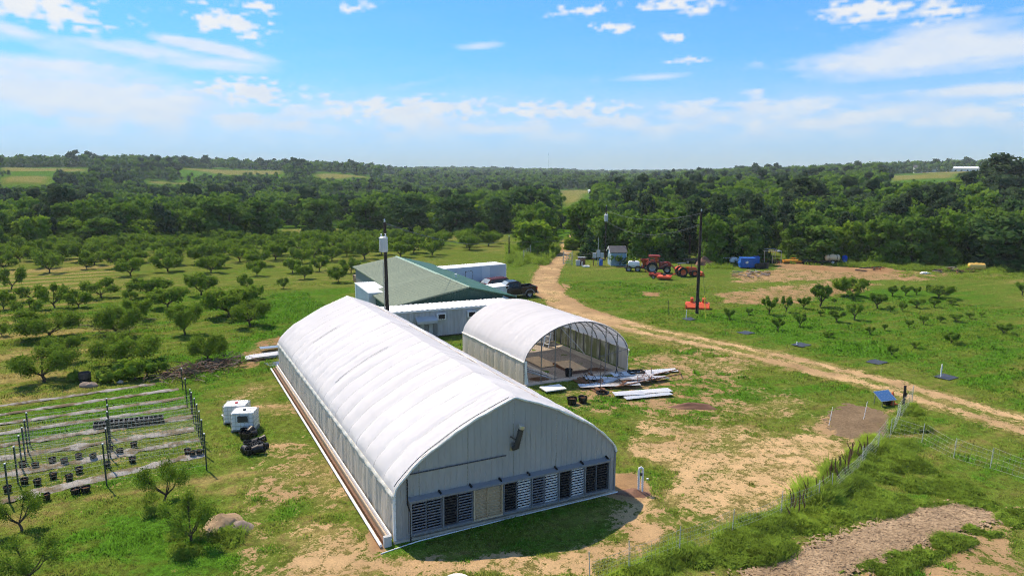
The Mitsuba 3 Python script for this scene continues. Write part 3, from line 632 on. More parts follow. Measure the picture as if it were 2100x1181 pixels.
low = np.clip(1 - np.minimum(a, 1 - a) / .42, 0, 1)
bulge = .085 * np.abs(np.sin(np.pi * fr)) ** .6 * (.35 + .65 * low) * np.clip(np.minimum(a, 1 - a) * 18, 0, 1)
bay = np.floor(t / BAY)
wr = (nfbm(np.stack([a * 5, t * 5.5, a * 0], -1), 3, 3) - .5) * .055 * np.clip(1 - low * 1.1, .12, 1)
wr += (nfbm(np.stack([a * 14 + bay * 7, t * .9, a * 0], -1), 3, 4) - .5) * .05
step = -.022 / (1 + np.exp(-(a - .16 - .004 * np.sin(bay * 5)) * 420)) * (a < .5)
purl = -.016 * np.exp(-((a - .30) / .006) ** 2) - .016 * np.exp(-((a - .70) / .006) ** 2)
off = bulge + wr + step + purl
RFT = np.stack([AP[:, 0][:, None] + nrm[:, 0][:, None] * off, t, AP[:, 1][:, None] + nrm[:, 1][:, None] * off], -1)
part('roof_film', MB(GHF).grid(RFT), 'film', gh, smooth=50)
for k in range(21):
    tt = k * BAY if k < 20 else LEN - .05
    if k in (9, 15): # dark straps that lie over the film
        i0, i1 = ((12, 46) if k == 9 else (18, 36)); pts = np.stack([AP[i0:i1, 0] + nrm[i0:i1, 0] * .03, np.full(i1 - i0, tt + .02), AP[i0:i1, 1] + nrm[i0:i1, 1] * .03], 1)
        part('roof_strap', MB(GHF).tube(pts, (.008), 4), 'grey_trim', gh)
# rolled film edge along the front arch, with a dark keder line
mb = MB(GHF); q = arch_pts(ARCH, 90); wob = (nfbm(np.stack([np.arange(90) * .45, np.zeros(90), np.zeros(90)], -1), 3, 8) - .5)
mb.tube(np.stack([q[:, 0], np.full(90, -.085), q[:, 1] - .02 + wob * .05], 1), .035 + .05 * np.abs(wob), 7)
part('film_edge', mb, 'hem_film', gh, smooth=50)
part('edge_rope', MB(GHF).tube(np.stack([q[2:44, 0] - .05, np.full(42, -.02), q[2:44, 1] + .06], 1), .014, 5), 'dark_metal', gh)
mb = MB(GHF)
for sd in (0, 1):
    x = np.linspace(-.05, LEN, 240); dn = .10 + .05 * np.abs(np.sin(x * np.pi / BAY)) + .06 * (nnoise(np.stack([x * 2.2, x * 0, x * 0], -1), 5) - .3)
    s0 = -.045 if sd == 0 else WID + .045; sg = -1 if sd == 0 else 1
    mb.grid(np.stack([np.stack([np.full_like(x, s0 + .03 * -sg), x, np.full_like(x, HE + .06)], -1), np.stack([np.full_like(x, s0 + sg * .02) + .02 * sg * np.sin(x * 7), x, HE - dn * .4], -1), np.stack([np.full_like(x, s0), x, HE - dn], -1)], 0))
part('eave_hem', mb, 'hem_film', gh, smooth=60)
# loose film bunched along a batten on the far slope
i = 78; n_ = 160; tt = np.linspace(2, LEN - 1, n_); wv = nfbm(np.stack([tt * .55, tt * 0, tt * 0], -1), 3, 12)
part('film_fold', MB(GHF).tube(np.stack([AP[i, 0] + nrm[i, 0] * .04 + (wv - .5) * .35, tt, AP[i, 1] + nrm[i, 1] * .04 - (wv - .5) * .12 + .0 * tt], 1), .012 + .11 * np.clip(wv - .5, 0, 1) * 2, 7), 'white_paint', gh, smooth=60)
part('batten', MB(GHF).tube(np.stack([np.full(20, AP[i, 0] + nrm[i, 0] * .05), np.linspace(1, LEN - 1, 20), np.full(20, AP[i, 1] + nrm[i, 1] * .05)], 1), .014, 4), 'board', gh)
for sd in (0, 1):
    x, h = np.meshgrid(np.linspace(0, LEN, 420), np.linspace(.06, HE + .02, 14), indexing='ij')
    w_ = (nfbm(np.stack([x * 3.2, h * .5, x * 0 + sd], -1), 3, 9) - .5) * .10 + .02 * np.sin(x * 2 * np.pi / BAY) * (h < 1.6)
    key = part('side_curtain', MB(GHF).grid(np.stack([(0 if sd == 0 else WID) + (w_ - .01) * (1 if sd else 1), x, h], -1)), 'curtain', gh, smooth=60)
mb = MB(GHF)
for k in range(33):
    y0 = .35 + k * .76; mb.tube([[-.035, y0, HE - .1], [-.06, y0 + .3, HE * .5], [-.035, y0 + .1, .15]], .006, 3)
part('curtain_cord', mb, 'rope', gh)
part('outer_pipe', MB(GHF).tube([[-.50, -.12, .10], [-.50, LEN * .5, .12], [-.50, LEN, .10]], .055, 8), 'white_paint', gh, smooth=50)
part('wall_board', MB(GHF).box(-.14, -.09, -.02, LEN, .18, .34), 'white_paint', gh)
part('base_board', MB(GHF).box(-.38, -.30, -.05, LEN, -.05, .16), 'brown_board', gh)
part('base_board', MB(GHF).box(-.22, -.16, -.03, LEN, -.05, .22), 'board', gh)
part('corner_block', MB(GHF).box(-.40, -.14, -.16, -.02, -.1, .38), 'meter_grey', gh)
part('ground_pipe', MB(GHF).tube([[-.62, -.5, .03], [.8, -.24, .02], [WID * .5, -.16, .03], [WID + .1, -.14, .05]], .022, 6), 'white_paint', gh, smooth=50)
part('foundation', MB(GHF).box(-.02, WID + .02, -.12, .0, -.25, .10), 'concrete', gh)
# ribbed metal end wall: ten sheets
AT = lambda s: np.interp(s, ARCH[:, 0], ARCH[:, 1])
for k in range(10):
    s0, s1 = k * .914, (k + 1) * .914 - .004; ss, dd = [], []
    for r in range(4):
        b = s0 + .012 + r * .2285
        for o, d in ((0, 0), (.012, -.022), (.036, -.022), (.048, 0), (.112, 0), (.118, -.006), (.132, -.006), (.138, 0)): ss.append(b + o); dd.append(d)
    ss = np.array([s0] + ss + [s1]); dd = np.array([0.0] + dd + [0.0]); top = AT(ss) - .015
    hs = np.linspace(0, 1, 4)[:, None]; P = np.stack([ss[None] + hs * 0, dd[None] - .012 * (k % 2) + hs * 0, .08 + hs * (top - .08)[None]], -1)
    part('wall_sheet', MB(GHF).grid(P), 'siding', gh)
part('back_wall', MB(GHF).prism([(0, 0)] + [tuple(x) for x in ARCH - [0, .02]] + [(WID, 0)], LEN - .06, LEN - .02, 1), 'siding', gh)
part('wall_rail', MB(GHF).tube([[.58, -.05, 2.41], [4.24, -.05, 2.44]], .022, 5), 'dark_metal', gh)
part('drain_pipe', MB(GHF).tube([[.47, -.06, 2.25], [.47, -.06, 1.35], [.52, -.22, 1.1], [.53, -.2, -.2]], .022, 6), 'black_plastic', gh, smooth=50)
part('corner_trim', MB(GHF).box(-.03, .06, -.045, .02, 0, HE), 'white_paint', gh)
part('corner_trim', MB(GHF).box(WID - .05, WID + .03, -.045, .02, 0, HE + .1), 'grey_trim', gh)
# shutters
S0, S1, HB, HT = .514, 8.743, .309, 1.56; mw = (S1 - S0) / 7
part('shutter_header', MB(GHF).prism([(-.27, HT - .045), (-.02, HT + .015), (-.02, HT - .06), (-.27, HT - .11)], S0 - .03, S1 + .02, 0), 'grey_trim', gh)
for k in range(7):
    part('header_bracket', MB(GHF).beam([S0 + (k + .96) * mw - .02, -.03, HT + .06], [S0 + (k + .96) * mw, -.2, HT - .01], .05, .06), 'black_plastic', gh)
SL = [('slat_blue', 'slat_blue'), ('slat_dark', 'slat_blue'), ('slat_beige', 'slat_beige'), ('slat_dark', 'slat_white'), ('slat_blue', 'slat_white'), ('slat_dark', 'slat_white'), ('slat_dark', 'slat_dark')]
for k in range(7):
    a0, a1 = S0 + k * mw, S0 + (k + 1) * mw
    mb = MB(GHF); mb.box(a0 + .01, a0 + .05, -.26, -.03, HB, HT - .09).box(a1 - .03, a1 - .01, -.24, -.03, HB, HT - .09).box(a0 + .01, a1 - .01, -.26, -.03, HB - .04, HB).box((a0 + a1) / 2 - .008, (a0 + a1) / 2 + .008, -.2, -.03, HB, HT - .1)
    sh = part('shutter', mb, 'slat_beige' if k == 2 else 'grey_trim', gh)
    labels[sh] = {'label': ['leftmost shutter with bluish slats in both halves', 'shutter with dark left and bluish right slats', 'closed beige shutter', 'shutter with black left and white right slats beside the beige one', 'shutter with bluish left and white right slats', 'shutter with dark left and white right slats', 'rightmost shutter, all dark slats'][k]}
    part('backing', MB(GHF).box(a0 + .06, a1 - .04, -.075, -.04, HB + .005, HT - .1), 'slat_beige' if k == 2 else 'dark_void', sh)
    for hf in (0, 1):
        b0, b1 = a0 + .055 + hf * (mw / 2 - .02), a0 + mw / 2 - .012 + hf * (mw / 2 - .025); m_ = SL[k][hf]
        for r in range(11):
            h0 = HB + .03 + r * .103; d, up = (.10, .03) if m_ == 'slat_beige' else (.085, .10) if m_ == 'slat_white' else (.075, .08) if m_ == 'slat_blue' else (.06, .075)
            part('slat', MB(GHF).beam([b0, -.19, h0 + .03], [b1, -.19, h0 + .03], math.hypot(d, up), .006, (0, up, d)), m_, sh)
# stove pipe
fl = part('flue_pipe', MB(GHF).tube([[4.56, -.02, 2.66], [4.58, -.20, 2.74], [4.72, -.30, 3.46]], .105, 14), 'dark_metal', gh, smooth=50)
part('cap', MB(GHF).lathe([(0, .10), (.12, .09), (.13, .0), (.10, -.06)], (4.73, -.31, 3.50), 14, (.18, -.14, 1)), 'aluminium', fl, smooth=50)
part('flashing', MB(GHF).box(4.42, 4.72, -.05, -.025, 2.6, 2.9), 'galvanised', fl)
part('brace', MB(GHF).beam([4.42, -.03, 3.12], [4.62, -.24, 2.98], .04, .04), 'dark_metal', fl)
# ------------------------------------------------------------------ the open hoop house
SA, SB, TF, TB, HE2, HP2 = 12.85, 20.62, 14.6, 24.1, 1.46, 3.66
sm, sw = (SA + SB) / 2, (SB - SA) / 2
ph = np.linspace(-1, 1, 61); A2 = np.stack([sm + ph * sw, HE2 + (HP2 - HE2) * np.clip(1 - np.abs(ph) ** 2.0, 0, 1) ** .64], 1)
hh = thing('hoop_house', 'small open-ended hoop house with white film roof, gravel floor and steel posts', 'greenhouse')
A3 = arch_pts(A2, 81); n2 = np.stack([-np.gradient(A3[:, 1]), np.gradient(A3[:, 0])], 1); n2 /= np.linalg.norm(n2, axis=1, keepdims=True)
a, t = np.meshgrid(np.linspace(0, 1, 81), np.linspace(TF - .06, TB, 160), indexing='ij'); B2 = (TB - TF) / 8
fr = ((t - TF) / B2) % 1
off = .03 * np.sqrt(np.abs(np.sin(np.pi * fr))) * np.clip(np.minimum(a, 1 - a) * 14, 0, 1) + (nfbm(np.stack([a * 9, t * 2.5, a * 0], -1), 4, 31) - .5) * .045 + .03
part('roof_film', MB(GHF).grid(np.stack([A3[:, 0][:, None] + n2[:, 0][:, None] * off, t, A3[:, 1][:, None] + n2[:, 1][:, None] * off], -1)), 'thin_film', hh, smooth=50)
for k in range(9):
    tt = TF + k * B2; q = arch_pts(A2, 31)
    part('hoop', MB(GHF).tube(np.stack([np.r_[SA, q[:, 0], SB], np.full(33, tt), np.r_[0, q[:, 1] - .03, 0]], 1), .032, 6), 'hoop_steel', hh, smooth=50)
for f_ in (.12, .30, .5, .70, .88):
    i = int(f_ * 80); part('purlin', MB(GHF).tube([[A3[i, 0], TF, A3[i, 1] - .07], [A3[i, 0], TB, A3[i, 1] - .07]], .018, 5), 'hoop_steel', hh)
for k, s_ in enumerate((14.05, 15.05, 16.15, 17.75, 18.85, 19.75)):
    part('end_post', MB(GHF).tube([[s_, TF, -.05], [s_, TF, float(np.interp(s_, A2[:, 0], A2[:, 1])) - .02]], .032, 6), 'hoop_steel', hh, smooth=50)
part('cross_rail', MB(GHF).tube([[18.3, TF + .02, 1.22], [SB, TF + .02, 1.52]], .022, 5), 'hoop_steel', hh)
part('floor_rail', MB(GHF).tube([[SA, TF + .3, .9], [14.9, TF + .2, .18]], .03, 5), 'galvanised', hh)
part('wall_brace', MB(GHF).tube([[SB - .1, TB - .8, 1.5], [SB - .5, TF + 4.3, .25]], .022, 5), 'galvanised', hh)
# left curtain in strips between its battens
for k in range(9):
    t0, t1 = TF + k * (TB - TF) / 9, TF + (k + 1) * (TB - TF) / 9; x, h = np.meshgrid(np.linspace(t0 + .01, t1 - .01, 14), np.linspace(.12, HE2, 8), indexing='ij')
    part('curtain_panel', MB(GHF).grid(np.stack([SA - .03 + .03 * np.sin((x - t0) / (t1 - t0) * np.pi) * -1 + (nnoise(np.stack([x * 6, h * .6, x * 0], -1), 3) - .5) * .03, x, h], -1)), 'curtain', hh, smooth=60)
x = np.linspace(TF - .1, TB, 90)
part('eave_hem', MB(GHF).tube(np.stack([np.full(90, SA - .06), x, HE2 + .02 + .04 * (nnoise(np.stack([x * 1.6, x * 0, x * 0], -1), 4) - .5)], 1), .05, 6), 'hem_film', hh, smooth=60)
part('eave_hem', MB(GHF).tube(np.stack([np.full(90, SB + .05), x, HE2 + .02 + .03 * np.sin(x * 3)], 1), .045, 6), 'hem_film', hh, smooth=60)
for s_, s2 in ((SA, SA + .30), (SB, SB - .10)):
    pp = np.array([[[s_, TF - .07, h], [s2 * .5 + s_ * .5, TF - .10, h], [s2 + .06 * math.sin(h * 6), TF - .07, h]] for h in np.linspace(0.02, HE2 + .1, 8)])
    pp[:, 2, 0] = s_ + (s2 - s_) * np.linspace(1.0, .1, 8)
    part('loose_flap', MB(GHF).grid(pp), 'hem_film', hh, smooth=60)
for k in range(9):
    t0, t1 = TF + k * (TB - TF) / 9, TF + (k + 1) * (TB - TF) / 9
    part('side_panel', MB(GHF).box(SB - .01, SB + .03, t0 + .02, t1 - .02, .1, HE2), 'curtain' if k == 0 else 'algae_panel', hh)
    part('side_post', MB(GHF).box(SB - .08, SB - .012, t1 - .04, t1 + .02, 0, HE2 + .1), 'hoop_steel', hh)
part('back_panel', MB(GHF).box(18.75, SB, TB - .03, TB + .02, .1, 2.2), 'white_paint', hh)
part('back_post', MB(GHF).tube([[17.4, TB, 0], [17.4, TB, 3.6]], .035, 6), 'hoop_steel', hh); part('back_post', MB(GHF).tube([[18.7, TB, 0], [18.7, TB, 3.0]], .035, 6), 'hoop_steel', hh)
part('gravel_floor', MB(GHF).grid([[[SA + .3, TF + .2, .03 + .0], [SB - .7, TF + .2, .03]], [[SA + .3, TB - .2, .03], [SB - .7, TB - .2, .03]]]), 'gravel', hh)
part('concrete_border', MB(GHF).box(SA - .1, SB + .1, TF - .28, TF + .22, -.2, .08), 'concrete', hh)
part('concrete_border', MB(GHF).box(SB - .75, SB - .09, TF + .22, TB - .25, -.2, .07), 'concrete', hh)
part('concrete_border', MB(GHF).box(SA - .1, SB, TB - .25, TB + .1, -.2, .075), 'concrete', hh)
part('concrete_border', MB(GHF).box(SA - .1, SA + .3, TF + .22, TB - .25, -.2, .072), 'concrete', hh)
def slab(name, lab, cat, c, size, yaw, m_, thick=.03, tilt=0, roll=0, group=None):
    k = thing(name, lab, cat, group); scene[k] = mikit.ply(MB(at(c, yaw, tilt, roll)).box(-size[0] / 2, size[0] / 2, -size[1] / 2, size[1] / 2, 0, thick).mesh(), m_); return k
slab('plywood_sheet', 'pale plywood sheet lying deeper in the hoop house', 'plywood', site(16.4, 18.9, .08), (1.25, 2.6), YAW_U, 'plywood')
slab('plywood_sheet', 'plywood sheet raised on a brown frame in the hoop house, nearest the bucket', 'plywood', site(17.5, 16.7, .22), (1.3, 2.4), YAW_U - 4, 'plywood')
slab('plywood_sheet', 'long narrow pale plank on the gravel beside the aluminium rails', 'plywood', site(15.2, 16.8, .07), (.35, 3.6), YAW_U + 4, 'concrete', .05)
k = thing('low_frame', 'brown timber frame under the plywood sheet', 'frame')
for nm, q in (('rail', ((16.85, 15.5), (18.15, 15.5))), ('rail', ((16.85, 17.9), (18.15, 17.9))), ('rail', ((16.87, 15.5), (16.87, 17.9))), ('rail', ((18.13, 15.5), (18.13, 17.9)))): part(nm, MB().beam(site(*q[0], .12), site(*q[1], .12), .05, .18), 'brown_board', k)
k = thing('rail_bundle', 'bundle of aluminium rails on the hoop house gravel', 'rails')
for j in range(5): part('rail', MB().beam(site(14.35 + .1 * j, 18.6 - .2 * j, .1 + .03 * (j % 2)), site(14.95 + .12 * j, 15.4 + .15 * j, .1 + .03 * (j % 2)), .05, .05), ('aluminium', 'grey_trim', 'white_paint')[j % 3], k)
def stepladder(c, yaw):
    k = thing('step_ladder', 'aluminium step ladder leaning by the back corner of the hoop house', 'ladder'); M = at(c, yaw)
    for y in (-.22, .22):
        part('rail', MB(M).beam([0, y * 1.15, 0], [.55, y, 1.75], .07, .03), 'aluminium', k); part('back_leg', MB(M).beam([.95, y * 1.15, 0], [.57, y, 1.7], .04, .03), 'dark_metal', k)
    for r in range(6): part('step', MB(M).box(.09 * r + .04, .09 * r + .17, -.23, .23, .27 * r + .22, .27 * r + .25), 'aluminium' if r % 2 else 'white_paint', k)
stepladder(site(19.0, 22.6, .07), YAW_U + 20)
def bucket(c, r, h, lab, m_='black_plastic', cat='bucket', group=None, soilm='soil', tip=0):
    k = thing('bucket' if cat == 'bucket' else 'plant_pot', lab, cat, group); M = at(c, rng.uniform(0, 360), tip)
    part('wall', MB(M).lathe([(0, .01), (r * .78, .01), (r * .80, .0), (r * .97, h * .86), (r, h * .87), (r, h), (r * .93, h), (r * .76, .03)], n=18), m_, k, smooth=40)
    part('handle', MB(M).tube([[r * math.cos(q), .02, h * .95 + r * .35 * math.sin(q)] for q in np.linspace(0, np.pi, 9)], .01, 4), 'dark_metal', k)
    part('contents', MB(M).lathe([(r * .9, h * .7), (r * .5, h * .76), (.001, h * .8)], n=12), soilm, k)
    return k
bucket(site(16.35, 15.05, .08), .26, .46, 'black bucket inside the hoop house by the concrete edge')
bucket(G(1173, 829), .30, .40, 'left black tub on the bare ground behind the big greenhouse'); bucket(G(1195, 826), .27, .38, 'right black tub on the bare ground behind the big greenhouse')
def heap(name, lab, cat, c, rx, ry, h, m_, seed, M0=None, n=26, rough=.5):
    k = thing(name, lab, cat); an = np.arange(n) * 2 * np.pi / n; rr_ = np.linspace(0, 1, 9); P = []
    for q in rr_:
        x, y = rx * q * np.cos(an), ry * q * np.sin(an); nz = nfbm(np.stack([x * 2.2 / max(rx, .4) + seed, y * 2.2 / max(ry, .4), x * 0], -1), 4, seed)
        P.append(np.stack([x * (1 + rough * (nz - .5)), y * (1 + rough * (nz - .5)), h * (1 - q ** 1.6) * (.55 + .9 * nz) - .05 * q], -1))
    P = np.array(P); P = np.concatenate([P, P[:, :1]], 1)
    scene[k] = mikit.ply(MB(at(c, 0) if M0 is None else M0).grid(P[::-1]).mesh(), m_, smooth=70); return k
heap('dirt_heap', 'reddish dirt heap at the front left of the hoop house floor', 'dirt', site(14.3, 15.3, .05), .75, .45, .14, 'soil', 3)
heap('dirt_heap', 'dark reddish dirt heap right of the bucket in the hoop house', 'dirt', site(18.9, 15.7, .05), .8, .45, .12, 'soil', 4)
k = thing('planter_stack', 'terracotta and grey planters stacked against the left wall of the hoop house', 'planters')
part('tray', MB(GHF).box(13.2, 14.2, 18.3, 19.1, .05, .3), 'grey_trim', k); part('tray', MB(GHF).box(13.25, 14.15, 18.35, 19.05, .32, .5), 'meter_grey', k); part('tray', MB(GHF).box(13.4, 14.0, 18.4, 19.0, .51, .85), 'brown_board', k)
slab('white_board', 'off-white flat board on the grass before the hoop house', 'board', site(13.9, 12.9, .16), (1.35, .95), YAW_U - 3, 'hem_film', .06)
slab('tarp', 'dark blue tarp on the ground behind the hoop house', 'tarp', site(17.4, 25.9, .05), (2.2, 2.0), YAW_U, 'tarp_blue', .03)
# scrap on the ground in front of the hoop house
k = thing('metal_sheet_pile', 'pile of white and dirty corrugated metal sheets before the hoop house', 'metal sheets')
for j, (px, py, L_, w_, yw, h) in enumerate(((1262, 788, 4.2, .9, 12, .12), (1285, 782, 3.6, .8, 16, .22), (1250, 795, 3.8, .7, 8, .2), (1300, 775, 3.0, .9, 14, .3), (1320, 783, 3.4, .6, 18, .26), (1240, 781, 2.6, .8, 10, .16))):
    q = np.linspace(-w_ / 2, w_ / 2, 13); P = np.array([[[x_, y_, .02 * math.cos(i * np.pi) + .06 * (nnoise([x_ * .8, y_, j], j) - .5)] for i, y_ in enumerate(q)] for x_ in np.linspace(-L_ / 2, L_ / 2, 7)])
    part('sheet', MB(at(G(px, py) + [0, 0, h], YAW_U - 28 + yw, 1.5 * (j - 2))).grid(P), 'scrap_sheet', k)
for nm, lst, lab in (('metal_sheet', ((1352, 763, 2.6, .7, 0), (1338, 768, 2.2, .5, 3)), 'white metal sheets lying right of the crate beside the hoop house'), ('metal_sheet', ((1318, 806, 3.6, .7, 0), (1330, 815, 3.0, .5, 4), (1290, 812, 1.8, .5, -4)), 'white metal sheets nearest the red earth, in front of the scrap pile')):
    k = thing(nm, lab, 'metal sheets')
    for j, (px, py, L_, w_, yw) in enumerate(lst):
        q = np.linspace(-w_ / 2, w_ / 2, 11); P = np.array([[[x_, y_, .02 * math.cos(i * np.pi)] for i, y_ in enumerate(q)] for x_ in np.linspace(-L_ / 2, L_ / 2, 3)])
        part('sheet', MB(at(G(px, py) + [0, 0, .08 + .03 * j], YAW_U - 14 + yw)).grid(P), 'white_roof', k)
k = thing('timber_pile', 'rust-brown timbers fanned out on the grass before the hoop house', 'timber')
for j in range(11):
    a_, b_ = G(1178 + 3.2 * j + rng.uniform(-4, 4), 782 - 1.2 * j + rng.uniform(-3, 3)), G(1222 + 3 * j + rng.uniform(-4, 6), 806 - .9 * j + rng.uniform(-2, 4)); part('timber', MB().beam(a_ + [0, 0, .08 + .04 * (j % 3)], b_ + [0, 0, .06 + .04 * (j % 3)], .09, .06), 'rust', k)
k = thing('steel_rack', 'rusty steel angle frame lying across the metal sheets', 'steel frame')
for a_, b_ in (((1262, 802), (1396, 775)), ((1275, 792), (1392, 765)), ((1270, 800), (1284, 791)), ((1330, 788), (1338, 778)), ((1395, 775), (1391, 765))): part('bar', MB().beam(G(*a_) + [0, 0, .28], G(*b_) + [0, 0, .28], .06, .06), 'rust', k)
g = np.random.default_rng(12); k = thing('scrap_heap', 'tangle of rusty scrap iron and vines on the metal sheets', 'scrap')
for j in range(26):
    c = G(g.uniform(1195, 1350), g.uniform(768, 796)); an = g.uniform(0, 6.3); L_ = g.uniform(.3, .8)
    part('rod', MB().tube([c + [0, 0, .2], c + [L_ * .5 * math.cos(an), L_ * .5 * math.sin(an), .42 + g.uniform(0, .2)], c + [L_ * math.cos(an), L_ * math.sin(an), .2]], .022, 4), ('rust', 'dark_metal', 'black_plastic')[j % 3], k)
def crate(c, yaw, lab, sx=1.0, sy=.6, h=.35):
    k = thing('crate', lab, 'crate'); M = at(c, yaw)
    for nm, b in (('side', (-sx / 2, sx / 2, -sy / 2, -sy / 2 + .03, 0, h)), ('side', (-sx / 2, sx / 2, sy / 2 - .03, sy / 2, 0, h)), ('side', (-sx / 2, -sx / 2 + .03, -sy / 2 + .03, sy / 2 - .03, 0, h)), ('side', (sx / 2 - .03, sx / 2, -sy / 2 + .03, sy / 2 - .03, 0, h)), ('floor', (-sx / 2 + .03, sx / 2 - .03, -sy / 2 + .03, sy / 2 - .03, .0, .03)), ('divider', (-.015, .015, -sy / 2 + .03, sy / 2 - .03, .03, h * .9))): part(nm, MB(M).box(*b), 'black_plastic', k)
crate(G(1304, 774) + [0, 0, .1], YAW_U - 10, 'black plastic crate at the right corner of the hoop house')
k = thing('steel_stake', 'thin rusty stake standing in the scrap before the hoop house', 'stake'); p = G(1231, 808); scene[k] = mikit.ply(MB().tube([p, p + [0, 0, 2.2]], .02, 5).mesh(), 'dark_metal')
for px, py, lab in ((1236, 810, 'dark coil of tubing at the end of the rusty timbers'),):
    k = thing('tube_coil', lab, 'coil'); p = G(px, py); scene[k] = mikit.ply(MB().tube([p + [.35 * math.cos(q) * (1 + .1 * math.sin(5 * q)), .3 * math.sin(q), .08 + .05 * (q / 6.3)] for q in np.linspace(0, 19, 60)], .03, 5).mesh(), 'black_plastic', smooth=50)
# sheets and tarp behind the far left corner of the big greenhouse
for j, (px, py, L_, w_, yw, m_, lab) in enumerate(((548, 733, 3.0, 1.0, 8, 'white_paint', 'stack of white corrugated sheets behind the greenhouse corner'), (557, 718, 1.6, .7, 10, 'trailer_blue', 'pale blue sheet on the white stack behind the greenhouse corner'), (563, 748, 1.0, 1.0, 20, 'tarp_blue', 'small dark blue sheet at the far left greenhouse corner'))):
    k = thing('roofing_sheets' if j < 2 else 'tarp', lab, 'sheets' if j < 2 else 'tarp'); mb = MB(at(G(px, py) + [0, 0, .1 + .1 * (j == 1)], YAW_U + yw - 6, 3))
    for r in range(3 if j == 0 else 1):
        q = np.linspace(-w_ / 2, w_ / 2, 13); mb = MB(at(G(px, py) + [r * .15, r * .12, .08 + .06 * r + .15 * (j == 1)], YAW_U + yw - 6 + 5 * r, 2)); part('sheet', mb.grid([[[x_, y_, .025 * math.cos(i * np.pi) * (j < 2)] for i, y_ in enumerate(q)] for x_ in (-L_ / 2, 0, L_ / 2)]), m_, k)
# ------------------------------------------------------------------ long white container building with two cooling units
def SH(px, py, h=0):
    c, s = math.cos(PITCH), math.sin(PITCH); a, b = (px - 1050) / FOC, -(py - 590.5) / FOC; d = np.array([a, c + b * s, -s + b * c]); o = np.array([0, 0, CAM_H]); P0 = O + h * W
    X = o + ((P0 - o) @ W) / (d @ W) * d - P0
    return X @ U, X @ V
cb = thing('container_building', 'long white corrugated metal building between the two greenhouses and the green barn', 'building')
C0, C1, CT0, CT1, CH = 8.6, 20.0, 29.5, 32.0, 2.28
def corrugated(a0, a1, h0, h1, pitch, depth):
    ss, dd = [a0], [0.0]; x = a0 + .05
    while x + pitch < a1: ss += [x, x + pitch * .15, x + pitch * .5, x + pitch * .65]; dd += [0, -depth, -depth, 0]; x += pitch
    return np.array(ss + [a1]), np.array(dd + [0.0])
ss, dd = corrugated(C0, C1, 0, 1, .30, .05)
part('front_wall', MB(GHF).grid([[[s_, CT0 + d, h] for s_, d in zip(ss, dd)] for h in (.12, CH)]), 'container_paint', cb)
part('end_wall', MB(GHF).box(C1 - .03, C1, CT0, CT1, .12, CH), 'container_paint', cb); part('end_wall', MB(GHF).box(C0, C0 + .03, CT0, CT1, .12, CH), 'container_paint', cb); part('back_wall', MB(GHF).box(C0, C1, CT1 - .03, CT1, .12, CH), 'container_paint', cb)
ss, dd = corrugated(C0 - .1, C1 + .1, 0, 1, .42, .035)
part('roof', MB(GHF).grid([[[s_, t_, CH + .03 - d] for s_, d in zip(ss, dd)] for t_ in (CT0 - .15, CT1 + .15)]), 'white_roof', cb)
part('roof_edge', MB(GHF).box(C0 - .1, C1 + .1, CT0 - .17, CT0 - .13, CH - .10, CH + .03), 'white_paint', cb); part('skid', MB(GHF).box(C0, C1, CT0 + .1, CT1 - .1, -.2, .12), 'dark_metal', cb)
for px, py in ((903, 645.5), (965, 639.5)):
    s_, t_ = SH(px, py, 1.65); s_ = s_ * (CT0 + 8) / (t_ + 8) if False else s_
    s_ = [c for c in np.linspace(8, 20, 600) if True][int(np.argmin([abs((lambda P: 1050 + FOC * P[0] / (P[1] * math.cos(PITCH) + (CAM_H - P[2]) * math.sin(PITCH)))(site(c, CT0, 1.75)) - px) for c in np.linspace(8, 20, 600)]))]
    ac = part('cooling_unit', MB(GHF).box(s_ - .36, s_ + .36, CT0 - .32, CT0 - .05, 1.45, 1.95), 'white_paint', cb); part('grille', MB(GHF).box(s_ - .27, s_ + .27, CT0 - .335, CT0 - .32, 1.52, 1.88), 'dark_void', ac)
part('canopy', MB(GHF).prism([(CT0 - .62, 1.50), (CT0 - .04, 1.78), (CT0 - .04, 1.70), (CT0 - .62, 1.28)], 11.05, 12.75, 0), 'meter_grey', cb)
for k in range(5): part('door_panel', MB(GHF).box(11.1 + k * .36, 11.42 + k * .36, CT0 - .12, CT0 - .055, .2, 1.6), 'meter_grey' if k % 2 else 'grey_trim', cb)
part('end_trim', MB(GHF).box(12.9, 13.0, CT0 - .12, CT0 - .055, .1, CH - .1), 'meter_grey', cb)
# ------------------------------------------------------------------ green barn
gb = thing('green_barn', 'low green metal barn with a broad sage-green gable roof', 'barn')
th = math.radians(4.3); BU, BV = math.cos(th) * U - math.sin(th) * V, math.cos(th) * V + math.sin(th) * U
BF = frame(site(17.2, 33.0), BU, BV, W)      # x from the ridge to the right, y to the back, z up
RH, LB = 3.36, 26.6
def roof_poly(P, t=.12): return P
def slope_panel(x0, x1, y0, y1, h0, h1, m_, name, dz=0.0):
    mb = MB(BF); n = max(2, int((y1 - y0) / .0 if False else (y1 - y0) / .9)); v = []
    part(name, mb.prism([(x0, h0 - .12 + dz), (x1, h1 - .12 + dz), (x1, h1 + dz), (x0, h0 + dz)], y0, y1, 1), m_, gb)
L1, L2, R1 = -7.05, -5.35, 4.35; hl = lambda x: RH - .197 * abs(x); hr = lambda x: RH - .238 * x
slope_panel(L1, -.06, -.25, 9.0, hl(L1), RH, 'green_roof', 'roof_slope', .03); slope_panel(L2, -.06, 9.0, LB, hl(L2), RH, 'green_roof', 'roof_slope'); slope_panel(.06, R1, -.25, LB, RH, hr(R1), 'green_dark_roof', 'roof_slope')
